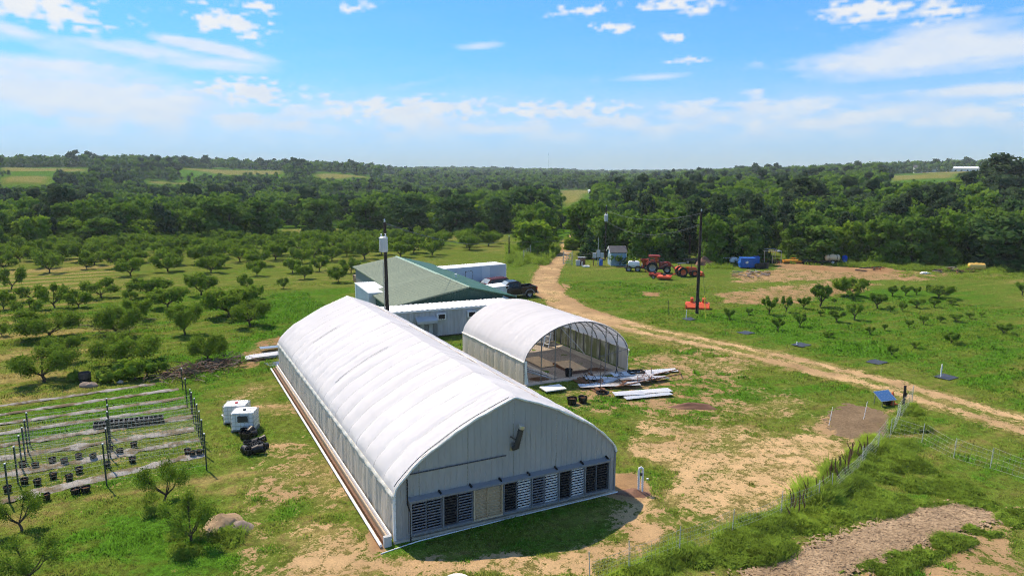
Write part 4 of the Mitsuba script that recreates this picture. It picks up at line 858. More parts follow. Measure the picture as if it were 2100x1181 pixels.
for k in range(38):   # standing seams down each slope
    y_ = -.1 + k * .70
    if y_ < 8.9: part('roof_seam', MB(BF).beam([L1, y_, hl(L1) + .034], [-.1, y_, RH + .034], .03, .02), 'green_roof', gb)
    elif y_ < LB: part('roof_seam', MB(BF).beam([L2, y_, hl(L2) + .004], [-.1, y_, RH + .004], .03, .02), 'green_roof', gb)
part('ridge_cap', MB(BF).prism([(-.22, RH - .02), (0, RH + .06), (.22, RH - .03), (0, RH + .0)], -.27, LB + .02, 1), 'green_trim', gb)
ss, dd = corrugated(L1 + .3, 3.2, 0, 1, .30, .03)
top = np.where(ss < 0, RH + .197 * ss, RH - .238 * ss) - .15
part('front_wall', MB(BF).grid([[[s_, d, -.3] for s_, d in zip(ss, dd)], [[s_, d, h] for s_, d, h in zip(ss, dd, top)]]), 'green_siding', gb)
part('side_wall', MB(BF).box(L1 + .3, L1 + .36, .02, 8.7, -.4, hl(L1) - .1), 'green_siding', gb); part('side_wall', MB(BF).box(L2 + .3, L2 + .36, 8.7, LB - .3, -.6, hl(L2) - .1), 'grey_trim', gb); part('side_wall', MB(BF).box(3.14, 3.2, .02, LB - .3, -.6, hr(3.2) - .14), 'white_paint', gb)
part('return_wall', MB(BF).box(L1 + .36, L2 + .3, 8.64, 8.7, -.4, hl(L2) - .25), 'green_siding', gb); part('back_wall', MB(BF).prism([(L2 + .36, -.8), (L2 + .36, hl(L2) - .16), (0, RH - .16), (3.14, hr(3.14) - .16), (3.14, -.8)], LB - .36, LB - .3, 1), 'green_siding', gb)
for y_ in (.1, 4.4, 8.8, 13.2): part('porch_post', MB(BF).box(R1 - .28, R1 - .16, y_, y_ + .12, -.6, hr(R1) - .1), 'brown_board', gb)
part('porch_beam', MB(BF).box(R1 - .3, R1 - .14, -.1, LB - .4, hr(R1) - .27, hr(R1) - .09), 'brown_board', gb)
part('roof_vent', MB(BF).lathe([(.09, -.1), (.09, .22), (.13, .23), (.13, .3), (0, .34)], (2.05, 9.8, hr(2.05)), 10), 'white_paint', gb, smooth=50)
# white storage box on the left of the barn
s0, t0 = SH(760.5, 601, 2.2); s1, t1 = SH(733.2, 579.5, 2.2)
wb = thing('storage_box', 'white flat-roofed storage container left of the green barn', 'container')
ux = np.array([U, V, W]); M = frame(site(s0 - .15, t0 + .15), BU, BV, W); dl = math.hypot(s1 - s0, t1 - t0)
part('body', MB(M).box(-2.6 + 2.6 - .0 - 0.0, 2.6, .0, dl, -.4, 2.12), 'trailer_pale', wb); part('roof', MB(M).box(-.04, 2.66, -.04, dl + .04, 2.122, 2.2), 'white_roof', wb); part('door_bar', MB(M).tube([[.7, -.03, -.1], [.7, -.03, 2.0]], .025, 5), 'galvanised', wb)
for k in range(int(dl / .45)): part('side_rib', MB(M).box(-.045, -.002, .15 + k * .45, .27 + k * .45, -.3, 2.1), 'trailer_blue', wb)
pl = thing('pallet_stack', 'weathered pallets stacked behind the barn corner', 'pallets'); p = G(736, 578)
for k in range(6): part('pallet', MB(at(p + [0, 0, .15 * k], YAW_U + 5 * (k % 3))).box(-.6, .6, -.5, .5, 0, .02).box(-.6, .6, -.5, -.4, .02, .1).box(-.6, .6, .4, .5, .02, .1).box(-.6, .6, -.05, .05, .02, .1).box(-.6, .6, -.5, .5, .102, .12), 'board', pl)
# ------------------------------------------------------------------ box trailers
def box_trailer():
    t_ = thing('box_trailer', 'long pale blue semi trailer with a white roof parked behind the green barn', 'trailer')
    a, b = np.array(SH(1037.8, 566, 1.05)), np.array(SH(961, 572, 1.05)); A, B = site(*a), site(*b); x = (A - B); x[2] *= .3; x /= np.linalg.norm(x); y = np.array([-x[1], x[0], 0]); M = frame(A - [0, 0, .0], x, y)
    hb = 2.45
    part('floor_rail', MB(M).box(-14, 0, 0, 2.5, -.10, .05), 'grey_trim', t_)
    part('body', MB(M).box(-14, -.02, .02, 2.48, .05, hb), 'trailer_blue', t_); part('roof', MB(M).box(-14.02, 0, -.01, 2.51, hb + .003, hb + .10), 'white_roof', t_)
    for k in range(12):
        m_ = 'trailer_pale' if k == 2 else 'trailer_mid' if k in (0, 1) else 'trailer_blue'
        part('side_panel', MB(M).box(-.08 - 1.14 * (k + 1) + .015, -.08 - 1.14 * k, -.012, .018, .08, hb - .05), m_, t_)
    d = part('side_door', MB(M).box(-5.75, -4.85, -.035, -.014, .12, 2.0), 'trailer_blue', t_)
    for q in ((-5.79, -5.74, .1, 2.04), (-4.86, -4.81, .1, 2.04)): part('frame', MB(M).box(q[0], q[1], -.05, -.013, q[2], q[3]), 'dark_metal', d)
    part('frame', MB(M).box(-5.74, -4.86, -.05, -.013, 2.0, 2.05), 'dark_metal', d); part('latch', MB(M).box(-4.95, -4.89, -.07, -.036, .95, 1.15), 'black_plastic', d)
    for y_ in (.0, 1.26): part('rear_door', MB(M).box(-.02, .05, y_ + .02, y_ + 1.22, .06, hb), 'white_paint', t_)
    for y_ in (.5, 1.9): part('door_bar', MB(M).tube([[.08, y_, .1], [.08, y_, hb - .1]], .025, 5), 'galvanised', t_)
    part('bumper', MB(M).box(-.15, .0, .2, 2.3, -.75, -.6), 'dark_metal', t_)
    for x_ in (-1.4, -2.7):
        for y_ in (.3, 2.2): part('wheel', MB(M).lathe([(.0, -.16), (.32, -.16), (.5, -.14), (.5, .14), (.32, .16), (0, .16)], (x_, y_, -.58), 18, (0, 1, 0)), 'rubber', t_, smooth=40)
    for x_ in (-11.2,): part('landing_leg', MB(M).box(x_, x_ + .12, .4, .52, -1.1, 0), 'dark_metal', t_)
box_trailer()
def small_box():
    k = thing('utility_box', 'white open-fronted container box with translucent side beside the brown pickup', 'container'); A = G(1059, 611); B = G(1007, 617); x = A - B; x[2] = 0; x /= np.linalg.norm(x); y = np.array([-x[1], x[0], 0]); M = frame(A, x, y)
    part('side', MB(M).box(-4.2, -.08, 0, .04, .1, 1.42), 'trailer_pale', k); part('side', MB(M).box(-4.2, -.08, 2.0, 2.04, .1, 1.42), 'trailer_pale', k); part('roof', MB(M).box(-4.25, .02, -.03, 2.07, 1.423, 1.5), 'white_roof', k); part('floor', MB(M).box(-4.2, 0, .04, 2.0, .1, .2), 'grey_trim', k); part('back', MB(M).box(-4.25, -4.2, 0, 2.04, .1, 1.42), 'trailer_pale', k)
    for y_ in (-.02, 1.94): part('corner_post', MB(M).box(-.08, .04, y_, y_ + .12, 0, 1.42), 'white_paint', k)
    part('end_door', MB(M).box(-.04, .0, .1, 1.94, .2, 1.4), 'trailer_pale', k)
    for x_ in np.arange(-4, -.3, .5): part('side_rib', MB(M).box(x_, x_ + .06, -.022, -.001, .12, 1.41), 'white_paint', k)
small_box()
# ------------------------------------------------------------------ vehicles
def wheel(par, M, c, r, w, rim='rim_grey', axis=(0, 1, 0), lugs=0, frac=.6):
    k = part('wheel', MB(M).lathe([(r * frac, -w / 2), (r * .9, -w / 2), (r, -w * .35), (r, w * .35), (r * .9, w / 2), (r * frac, w / 2)], c, 22, axis), 'rubber', par, smooth=40)
    part('rim', MB(M).lathe([(0, -w * .30), (r * .2, -w * .36), (r * .3, -w * .25), (r * frac, -w * .42), (r * frac, w * .42), (r * .3, w * .25), (r * .2, w * .36), (0, w * .30)], c, 16, axis), rim, k, smooth=40)
    if lugs:
        mb = MB(M)
        for i in range(lugs):
            q = 2 * np.pi * i / lugs
            for sg in (-1, 1): mb.beam([c[0] + r * math.cos(q), c[1], c[2] + r * math.sin(q)], [c[0] + r * math.cos(q + .12), c[1] + sg * w * .48, c[2] + r * math.sin(q + .12)], .05, .05, (math.cos(q), 0, math.sin(q)))
        part('tread', mb, 'rubber', k)
def loft(rings):
    """Closed body from rings of equal length (each k x 3), capped at both ends."""
    R_ = np.array(rings, float); m, k = R_.shape[:2]; f = []
    for i in range(m - 1):
        for j in range(k): f.append([i * k + j, i * k + (j + 1) % k, (i + 1) * k + (j + 1) % k, (i + 1) * k + j])
    f = np.array(f); f = np.vstack([f[:, [0, 1, 2]], f[:, [0, 2, 3]], [[0, j + 1, j] for j in range(1, k - 1)], [[(m - 1) * k, (m - 1) * k + j, (m - 1) * k + j + 1] for j in range(1, k - 1)]])
    return R_.reshape(-1, 3), f
def rr_ring(x, hw, z0, z1, c=.12, top=1.0):
    return [[x, -hw, z0 + c], [x, -hw + c * .6, z0], [x, hw - c * .6, z0], [x, hw, z0 + c], [x, hw * (1 + top) / 2, z1 - c], [x, hw * top - c * .6, z1], [x, -hw * top + c * .6, z1], [x, -hw * (1 + top) / 2, z1 - c]]
def pickup(M, body, lab, flare='rim_grey', bed=True):
    k = thing('pickup_truck' if bed else 'parked_car', lab, 'truck' if bed else 'car'); L_ = 2.9
    part('hood', MB(M).add(*loft([rr_ring(2.85, .86, .5, 1.0), rr_ring(2.7, .95, .42, 1.12), rr_ring(1.25, .97, .42, 1.2)])), body, k, smooth=35)
    xb = -.75 if bed else -2.4
    part('lower_body', MB(M).add(*loft([rr_ring(1.25, .97, .42, 1.2), rr_ring(xb, .97, .42, 1.2)])), body, k, smooth=35)
    part('cab', MB(M).add(*loft([rr_ring(1.3, .92, 1.15, 1.22, .03), rr_ring(.55, .88, 1.15, 1.82, .1, .84), rr_ring(xb + .35, .88, 1.15, 1.85, .1, .84), rr_ring(xb + .02, .90, 1.15, 1.72 if bed else 1.4, .08, .88)])), body, k, smooth=35)
    part('windscreen', MB(M).add([[1.20, -.78, 1.27], [1.20, .78, 1.27], [.62, .68, 1.77], [.62, -.68, 1.77]], [[0, 1, 2, 3]]).add([[1.22, -.78, 1.29], [1.22, .78, 1.29], [.64, .68, 1.79], [.64, -.68, 1.79]], [[0, 1, 2, 3]]), 'windscreen', k)
    part('rear_window', MB(M).add([[xb - .005, -.62, 1.32], [xb - .005, .62, 1.32], [xb + .005, .58, 1.62], [xb + .005, -.58, 1.62]], [[0, 1, 2, 3]]).add([[xb - .015, -.62, 1.32], [xb - .015, .62, 1.32], [xb - .005, .58, 1.62], [xb - .005, -.58, 1.62]], [[0, 1, 2, 3]]), 'glass_dark', k)
    for sg in (-1, 1):
        for a_, b_ in ((.95, .18), (.10, xb + .3)): part('side_window', MB(M).add([[a_, sg * .937, 1.27], [b_, sg * .937, 1.27], [b_ + .02, sg * .845, 1.70], [min(a_, .62), sg * .845, 1.70]], [[0, 1, 2, 3]]).add([[a_, sg * .945, 1.27], [b_, sg * .945, 1.27], [b_ + .02, sg * .853, 1.70], [min(a_, .62), sg * .853, 1.70]], [[0, 1, 2, 3]]), 'glass_dark', k)
        part('mirror', MB(M).box(.9, 1.05, sg * 1.08 - .1, sg * 1.08 + .1, 1.2, 1.42), 'black_plastic', k)
        part('tail_light', MB(M).box(-2.62 if bed else -2.43, -2.50, sg * .86 - .08, sg * .86 + .115, .85, 1.15), 'tail_red', k); part('headlight', MB(M).box(2.7, 2.86, sg * .72 - .15, sg * .72 + .15, .82, 1.0), 'windscreen', k)
    if bed:
        for y0, y1 in ((-.97, -.86), (.86, .97)): part('bed_side', MB(M).box(-2.55, -.76, y0, y1, .5, 1.22), body, k)
        part('bed_floor', MB(M).box(-2.55, -.76, -.858, .858, .45, .62), 'black_plastic', k); part('tailgate', MB(M).box(-2.60, -2.552, -.95, .95, .55, 1.2), body, k); part('bumper', MB(M).box(-2.78, -2.605, -.95, .95, .42, .62), 'rim_grey', k)
        part('bed_rail', MB(M).box(-2.55, -.76, -.975, -.84, 1.222, 1.25).box(-2.55, -.76, .84, .975, 1.222, 1.25), 'black_plastic', k)
    for x_ in (1.85, -1.72):
        for y_ in (-.84, .84):
            wheel(k, M, (x_, y_, .4), .41, .28)
            part('wheel_flare', MB(M).tube([[x_ + .52 * math.cos(q), y_ + .13 * np.sign(y_), .42 + .5 * math.sin(q)] for q in np.linspace(.05, np.pi - .05, 9)], .05, 5), flare, k, smooth=50)
    part('sill', MB(M).box(-1.2, 1.25, -.975, .975, .36, .44), flare, k)
    return k
p = G(1090, 607); pickup(at(p + BU * -2.35, math.degrees(math.atan2(-BU[1], -BU[0])) - 2), 'truck_brown', 'dark brown pickup truck with open bed parked beside the white container box')
p = G(1008, 594) - np.array([0, 0, .25]); pickup(at(p, math.degrees(math.atan2(-BU[1], -BU[0])) + 14, s=.88), 'car_red', 'dark red car half hidden by the green barn roof', 'truck_brown', bed=False)
# ------------------------------------------------------------------ blue shed and what stands round it
def shed():
    k = thing('garden_shed', 'small pale blue gabled shed at the tree line', 'shed'); A, B = G(1252.5, 545), G(1285.5, 545.5); x = B - A; x[2] = 0; w_ = np.linalg.norm(x); x /= w_; M = at(A, math.degrees(math.atan2(x[1], x[0])) + 8); w_ *= .98; d_ = 2.6; h_ = 2.05
    part('wall', MB(M).box(0, w_, 0, .05, -.1, h_), 'shed_blue', k); part('wall', MB(M).box(0, w_, d_ - .05, d_, -.1, h_), 'shed_blue', k)
    for x_ in (0.0, w_ - .05): part('gable_wall', MB(M).prism([(.05, -.1), (d_ - .05, -.1), (d_ - .05, h_), (d_ / 2, h_ + .75), (.05, h_)], x_, x_ + .05, 0), 'shed_blue', k)
    for n_, y0, y1 in ((1, -.18, d_ / 2), (2, d_ / 2, d_ + .18)):
        q = [(-.18, h_ - .10), (d_ / 2, h_ + .78), (d_ / 2, h_ + .86), (-.18, h_ - .02)] if n_ == 1 else [(d_ / 2, h_ + .78), (d_ + .18, h_ - .10), (d_ + .18, h_ - .02), (d_ / 2, h_ + .86)]
        part('roof_slope', MB(M).prism(q, -.18, w_ + .12, 0), 'shingle', k)
    dr_ = part('door', MB(M).box(-.03, .0, .5, 2.1, .0, 1.9), 'shed_blue', k)
    for q in ((.46, .52, 0, 1.95), (2.08, 2.14, 0, 1.95), (1.28, 1.32, 0, 1.9)): part('frame', MB(M).box(-.05, -.0, q[0], q[1], q[2], q[3]), 'white_paint', dr_)
    for a_, b_ in (((-.08, -.02), (d_ / 2, .0)), ((d_ / 2, 0), (d_ + .0, 0))): pass
    part('barge_board', MB(M).beam([-.2, -.18, h_ - .1], [-.2, d_ / 2, h_ + .78], .04, .12), 'white_paint', k); part('barge_board', MB(M).beam([-.2, d_ / 2, h_ + .78], [-.2, d_ + .18, h_ - .1], .04, .12), 'white_paint', k)
    for x_, y_ in ((-.012, -.012), (w_ - .06, -.012)): part('corner_board', MB(M).box(x_, x_ + .07, y_, y_ + .07, -.1, h_ - .05), 'white_paint', k)
    for r in range(9): part('siding_board', MB(M).box(.07, w_ - .06, -.012 - .004 * (r % 2), -.001, .02 + r * .222, .02 + r * .222 + .212), 'shed_blue', k)
    gg = np.random.default_rng(3); key = tag(numbered('shrub'), 'dark shrub growing against the blue shed wall', 'shrub'); c = (M @ np.array([w_ * .55, -.5, 0, 1]))[:3]
    scene[key + '__crown'] = leafy(*[(v + c if i == 0 else v) for i, v in enumerate(blob([(gg.normal() * .7, gg.normal() * .2, gg.uniform(.6, 1.6), .42, .9) for _ in range(9)], 190, .16, 5, np.array([0, 0, 1.0])))], LEAF['oak'])
    scene[key + '__stem'] = mikit.ply(MB().tube([c, c + [.1, 0, .6], c + [.4, 0, 1.2]], .04, 5).tube([c, c + [-.1, 0, .6], c + [-.5, 0, 1.2]], .04, 5).mesh(), 'bark')
shed()
def meter_post():
    k = thing('electric_service_post', 'grey meter boxes on a board with a tall conduit left of the blue shed', 'meter post'); p = G(1226, 545); M = at(p, 0)
    part('conduit', MB(M).tube([[0, 0, 0], [0, 0, 4.2]], .06, 7), 'galvanised', k); part('post', MB(M).box(-.75, -.63, .05, .17, 0, 1.3), 'brown_board', k); part('post', MB(M).box(.55, .67, .05, .17, 0, 1.3), 'brown_board', k)
    for x_, h0, h1 in ((-.8, 1.2, 2.0), (-.2, 1.3, 2.4), (.35, 1.2, 2.0)): part('meter_box', MB(M).box(x_, x_ + .5, -.16, .045, h0, h1), 'meter_grey', k)
    b = thing('barrel', 'blue plastic barrel standing between the meter boxes and the shed', 'barrel'); scene[b] = mikit.ply(MB(at(p + [.5, .25, 0])).lathe([(0, 0), (.27, 0), (.29, .05), (.29, .3), (.31, .33), (.29, .36), (.29, .65), (.31, .68), (.29, .7), (.28, .95), (0, 1.0)], n=18).mesh(), 'dumpster_blue', smooth=40)
meter_post()
for px, py, w_, h_, m_, lab in ((1185.5, 545, .6, .75, 'meter_grey', 'small grey utility cabinet left of the brown one'), (1193, 544, 1.1, 1.15, 'brown_board', 'brownish utility cabinet in the shade by the right gate')):
    k = thing('utility_cabinet', lab, 'cabinet'); M = at(G(px, py), 0); part('body', MB(M).box(-w_ / 2, w_ / 2, 0, .6, 0, h_), m_, k); part('door', MB(M).box(-w_ / 2 + .06, w_ / 2 - .06, -.03, -.002, .1, h_ - .1), m_, k); part('lid', MB(M).box(-w_ / 2 - .04, w_ / 2 + .04, -.05, .65, h_ + .002, h_ + .06), 'meter_grey', k)
for j, (px, py) in enumerate(((1193.5, 546), (1199, 547.5), (1205, 547.5))):
    k = thing('pipe_stub' if j == 0 else 'white_tub', ('white pipe stub before the brown cabinet', 'white tub on the grass before the cabinet, left', 'white tub on the grass before the cabinet, right')[j], 'pipe' if j == 0 else 'tub'); c = G(px, py)
    scene[k] = mikit.ply(MB().lathe([(0, 0), (.06, 0), (.06, .7), (.08, .72), (0, .75)] if j == 0 else [(0, .02), (.3, .0), (.34, .14), (.36, .22), (.30, .2), (0, .08)], c, 10).mesh(), 'white_paint', smooth=40)
# gates
def gate(pa, pb, h_, lab, bars=5):
    k = thing('farm_gate', lab, 'gate'); A, B = G(*pa), G(*pb)
    for P in (A, B): part('post', MB().tube([P, P + [0, 0, h_ + .25]], .06, 7), 'galvanised', k)
    for j in range(bars): part('bar', MB().tube([A + [0, 0, .25 + j * (h_ - .25) / (bars - 1)], B + [0, 0, .25 + j * (h_ - .25) / (bars - 1)]], .028, 5), 'galvanised', k)
    for f_ in (.33, .66): part('upright', MB().tube([A * (1 - f_) + B * f_ + [0, 0, .25], A * (1 - f_) + B * f_ + [0, 0, h_]], .025, 5), 'galvanised', k)
gate((1074, 538), (1088, 526), 1.7, 'steel tube gate left of the dirt road'); gate((1155, 542), (1173, 544), 1.8, 'steel tube gate right of the dirt road')
# ------------------------------------------------------------------ poles and lines
def wire(name, lab, a, b, sag, r=.026):
    k = thing(name, lab, 'cable'); q = np.linspace(0, 1, 25)[:, None]; P = np.array(a) * (1 - q) + np.array(b) * q; P[:, 2] -= 4 * sag * (q * (1 - q))[:, 0]; scene[k] = mikit.ply(MB().tube(P, r, 4).mesh(), 'wire'); return k
def top_at(p, py):
    """A point straight above p that is seen at this height of the photograph."""
    lo, hi = 0.0, 30.0
    for _ in range(40):
        m = (lo + hi) / 2
        if seen_at(p[0], p[1], p[2] + m)[1] > py: lo = m
        else: hi = m
    return p + [0, 0, lo]
def pole(p, py, r, lab, trans=None, arm=False):
    k = thing('utility_pole', lab, 'utility pole'); t_ = top_at(p, py); h_ = t_[2] - p[2]
    part('shaft', MB().tube([p - [0, 0, .2], p + [0, 0, h_ / 2], t_], [r, r * .9, r * .75], 10), 'pole_wood', k, smooth=50)
    part('insulator', MB().lathe([(.0, 0), (.05, 0), (.07, .06), (.05, .12), (.07, .18), (.03, .25), (0, .26)], t_, 8), 'transformer_grey', k, smooth=50)
    if trans:
        c = top_at(p, trans) + [-.05, -.42, 0]; tr = part('transformer', MB().lathe([(0, -.55), (.30, -.55), (.32, -.5), (.32, .42), (.34, .44), (.34, .5), (.2, .58), (0, .6)], c, 18), 'transformer_grey', k, smooth=40)
        part('bushing', MB().lathe([(.05, .5), (.07, .6), (.04, .7), (.06, .78), (0, .82)], c + [-.14, 0, 0], 8), 'white_paint', tr, smooth=50); part('bushing', MB().lathe([(.05, .5), (.07, .6), (.04, .7), (.06, .78), (0, .82)], c + [.16, 0, 0], 8), 'white_paint', tr, smooth=50); part('bracket', MB().box(c[0] - .1, c[0] + .1, c[1] + .28, c[1] + .42, c[2] - .3, c[2] + .3), 'dark_metal', tr)
        for j in range(4): part('fin', MB().box(c[0] - .22 + .13 * j, c[0] - .18 + .13 * j, c[1] - .36, c[1] - .30, c[2] - .35, c[2] + .3), 'transformer_grey', tr)
    return t_
PL = site(9.2, 28.4); PL[0] = PL[0]
# stand the pole on the sight line of its foot, just before the container building
c = [site(s_, 28.6) for s_ in np.linspace(6, 14, 400)]; PL = c[int(np.argmin([abs(seen_at(*q)[0] - 796.5) for q in c]))]
tl = pole(PL, 456, .15, 'dark wooden pole with a grey transformer behind the big greenhouse', 500)
part('conduit', MB().tube([PL + [-.17, -.1, 0], PL + [-.17, -.1, 6.4]], .035, 6), 'galvanised', 'utility_pole', smooth=50)
PR = G(1429, 643); trp = pole(PR, 434, .16, 'tall dark wooden pole standing in the open grass behind the orange mower')
PD = G(1241, 531); tdp = pole(PD, 424, .14, 'distant pole with a white transformer above the bushes by the blue shed', 447)
PB = G(1044, 527); tbp = pole(PB, 486, .12, 'short brown pole right of the trailer')
wire('power_line', 'upper cable from the tall open-grass pole to the distant transformer pole', top_at(PR, 438), top_at(PD, 431), 1.0); wire('power_line', 'lower cable from the tall open-grass pole to the distant transformer pole', top_at(PR, 460), top_at(PD, 452), 1.6)
wire('power_line', 'thin cable from the tall open-grass pole down into the wood', top_at(PR, 462), top_at(G(1285, 525), 480), .8, .01)
wire('power_line', 'cable from the transformer pole toward the short brown pole', top_at(PL, 458), top_at(PB, 490), 1.2); wire('power_line', 'cable crossing the road between the short brown pole and the gate trees', top_at(PB, 497), top_at(G(1175, 525), 490), .2)
wire('power_line', 'low cable from the right gate to the shed', top_at(G(1173, 544), 526), top_at(G(1240, 545), 513), .1)
wire('guy_wire', 'guy wire beside the tall open-grass pole', top_at(PR, 455), G(1447, 655), 0, .012)
k = thing('guy_marker', 'yellow guy marker right of the tall pole', 'guy marker'); p = G(1447, 655); q = top_at(PR, 455); scene[k] = mikit.ply(MB().tube([p + (q - p) * .01, p + (q - p) * .24], .035, 6).mesh(), 'yellow_mark')
k = thing('steel_stake', 'dark thin stake left of the orange mower', 'stake'); p = G(1372, 647); scene[k] = mikit.ply(MB().tube([p, p + [-.1, 0, 1.5]], .03, 5).mesh(), 'dark_metal')
# ------------------------------------------------------------------ tractors and implements
def tractor(M, big, lab):
    k = thing('tractor', lab, 'tractor'); m_ = 'tractor_red' if big else 'tractor_orange'; s = 1.0 if big else .72; M = M.copy(); M[:3, :3] = M[:3, :3] * s
    part('hood', MB(M).add(*loft([rr_ring(2.25, .34, .85, 1.45, .1, .9), rr_ring(2.15, .40, .75, 1.58, .1, .88), rr_ring(.55, .44, .8, 1.72, .12, .86)])), m_, k, smooth=40); part('grille', MB(M).box(2.2, 2.29, -.3, .3, .9, 1.4), 'dark_metal', k)
    part('chassis', MB(M).box(-1.0, 2.1, -.28, .28, .55, .85), 'dark_metal', k); part('exhaust', MB(M).tube([[1.1, -.46, 1.3], [1.1, -.46, 2.3]], .05, 7), 'dark_metal', k)
    for y_ in (-.78, .78):
        wheel(k, M, (-.55, y_, .85), .85, .48, 'tractor_orange' if not big else 'rim_grey', lugs=18); wheel(k, M, (1.65, y_ * .95, .58), .57, .34, 'tractor_orange' if not big else 'rim_grey', lugs=14)
        part('fender', MB(M).add(*loft([[[-.55 + .95 * math.cos(q), y_ + a_, .88 + .95 * math.sin(q)] for a_ in (-.28, .28)] + [[-.55 + .90 * math.cos(q), y_ + a_, .88 + .90 * math.sin(q)] for a_ in (.28, -.28)] for q in np.linspace(.45, 2.7, 10)])), m_, k, smooth=40)
    if big:
        for x_, y_ in ((.5, -.62), (.5, .62), (-.3, -.7), (-.3, .7), (-1.0, -.62), (-1.0, .62)): part('cab_pillar', MB(M).beam([x_, y_, 1.2], [x_ * .9, y_ * .92, 2.5], .07, .07), 'dark_metal', k)
        part('cab_roof', MB(M).add(*loft([rr_ring(.62, .66, 2.45, 2.6, .05), rr_ring(.4, .74, 2.42, 2.68, .08), rr_ring(-.95, .74, 2.42, 2.68, .08), rr_ring(-1.1, .66, 2.45, 2.6, .05)])), m_, k, smooth=40)
        scene.setdefault('cab_glass', {'type': 'thindielectric'})
        for P in ([[.5, -.6, 1.3], [.5, .6, 1.3], [.45, .55, 2.42], [.45, -.55, 2.42]], [[-1.0, -.6, 1.3], [-1.0, .6, 1.3], [-.9, .55, 2.42], [-.9, -.55, 2.42]], [[.48, -.63, 1.3], [-.98, -.63, 1.3], [-.88, -.58, 2.42], [.43, -.58, 2.42]], [[.48, .63, 1.3], [-.98, .63, 1.3], [-.88, .58, 2.42], [.43, .58, 2.42]]): part('window', MB(M).add(P, [[0, 1, 2, 3]]), 'cab_glass', k)
    else:
        part('roll_bar', MB(M).tube([[-.85, -.5, .9], [-.9, -.5, 2.3], [-.9, .5, 2.3], [-.85, .5, .9]], .05, 6), 'dark_metal', k)
        part('canopy', MB(M).box(-1.2, .2, -.6, .6, 2.34, 2.4), 'dark_metal', k)
    part('seat', MB(M).box(-.6, -.2, -.25, .25, 1.05, 1.2).box(-.72, -.58, -.25, .25, 1.2, 1.65), 'black_plastic', k); part('steering_wheel', MB(M).lathe([(.2, -.02), (.23, 0), (.2, .02), (.17, 0), (.2, -.02)], (.2, 0, 1.55), 14, (-.5, 0, 1)), 'black_plastic', k)
    ld = 'tractor_red' if big else 'tractor_orange'
    for y_ in (-.52, .52):
        part('loader_arm', MB(M).beam([.5, y_, 1.55], [1.9, y_, 1.62 if big else 1.2], .09, .17).beam([1.9, y_, 1.62 if big else 1.2], [3.0, y_, .55], .09, .16), ld, k); part('loader_post', MB(M).box(.45, .62, y_ - .06, y_ + .06, .7, 1.6), ld, k); part('ram', MB(M).tube([[.7, y_, .95], [1.8, y_, 1.45 if big else 1.05]], .04, 6), 'rim_grey', k)
    part('bucket', MB(M).prism([(2.9, .15), (3.55, .08), (3.5, .14), (3.0, .25), (2.98, .70), (3.2, .85), (3.12, .9), (2.88, .75)], -.95, .95, 1), ld, k)
    for y_ in (-.95, .93): part('bucket_side', MB(M).prism([(2.9, .15), (3.55, .08), (3.2, .85), (2.92, .75)], y_, y_ + .02, 1), ld, k)
    return k
p = G(1347, 561); tractor(at(p + [0, .9, 0], -8, s=.92), True, 'large red cab tractor with front loader, tallest in the tractor row')
p = G(1405, 568); tractor(at(p + [0, .6, 0], 8, s=1.05), False, 'small orange open tractor with loader right of the cab tractor')
def cutter(c, yaw, s, lab, m_='mower_orange'):
    k = thing('rotary_cutter', lab, 'mower'); M = at(c, yaw, s=s)
    part('deck', MB(M).add(*loft([rr_ring(-.9, .75, .25, .42, .04), rr_ring(-.75, .85, .22, .5, .06), rr_ring(.75, .85, .22, .5, .06), rr_ring(.9, .75, .25, .42, .04)])), m_, k, smooth=30); part('gearbox', MB(M).box(-.18, .18, -.18, .18, .5, .78), 'dark_metal', k)
    part('hitch', MB(M).beam([.6, -.3, .5], [1.5, 0, .85], .08, .08).beam([.6, .3, .5], [1.5, 0, .85], .08, .08), m_, k); part('drive_shaft', MB(M).tube([[.15, 0, .68], [1.6, 0, .7]], .05, 7), 'black_plastic', k); part('tail_arm', MB(M).beam([-.8, 0, .45], [-1.35, 0, .5], .1, .08), m_, k); wheel(k, M, (-1.4, 0, .24), .24, .14)
cutter(G(1362, 573), -18, 1.0, 'orange rotary cutter in front of the tractors, nearer one'); cutter(G(1343, 567) , 165, .9, 'red-orange rotary cutter left behind the nearer one', 'tractor_red')
def atv(c, yaw):
    k = thing('sprayer_cart', 'white spray tank on a black wheeled frame left of the cab tractor', 'sprayer'); M = at(c, yaw, s=1.2)
    part('frame', MB(M).box(-1.1, 1.0, -.4, .4, .4, .52), 'black_plastic', k); part('tank', MB(M).add(*loft([rr_ring(-.8, .42, .55, 1.1, .15), rr_ring(-.65, .5, .52, 1.2, .18), rr_ring(.4, .5, .52, 1.2, .18), rr_ring(.55, .42, .55, 1.1, .15)])), 'white_paint', k, smooth=40); part('lid', MB(M).lathe([(.16, 0), (.16, .07), (0, .08)], (-.1, 0, 1.2), 12), 'black_plastic', k); part('drawbar', MB(M).beam([1.0, 0, .46], [1.9, 0, .4], .09, .09), 'rust', k)
    for x_, y_ in ((-.6, -.62), (-.6, .62), (.45, -.62), (.45, .62)): wheel(k, M, (x_, y_, .36), .36, .24)
    part('boom', MB(M).beam([-1.1, -1.0, .8], [-1.1, 1.0, .8], .06, .06), 'galvanised', k)
atv(G(1297, 556), 170)
k = thing('seed_spreader', 'red hopper implement standing behind the cab tractor', 'spreader'); M = at(G(1322, 552), 10, s=1.1)
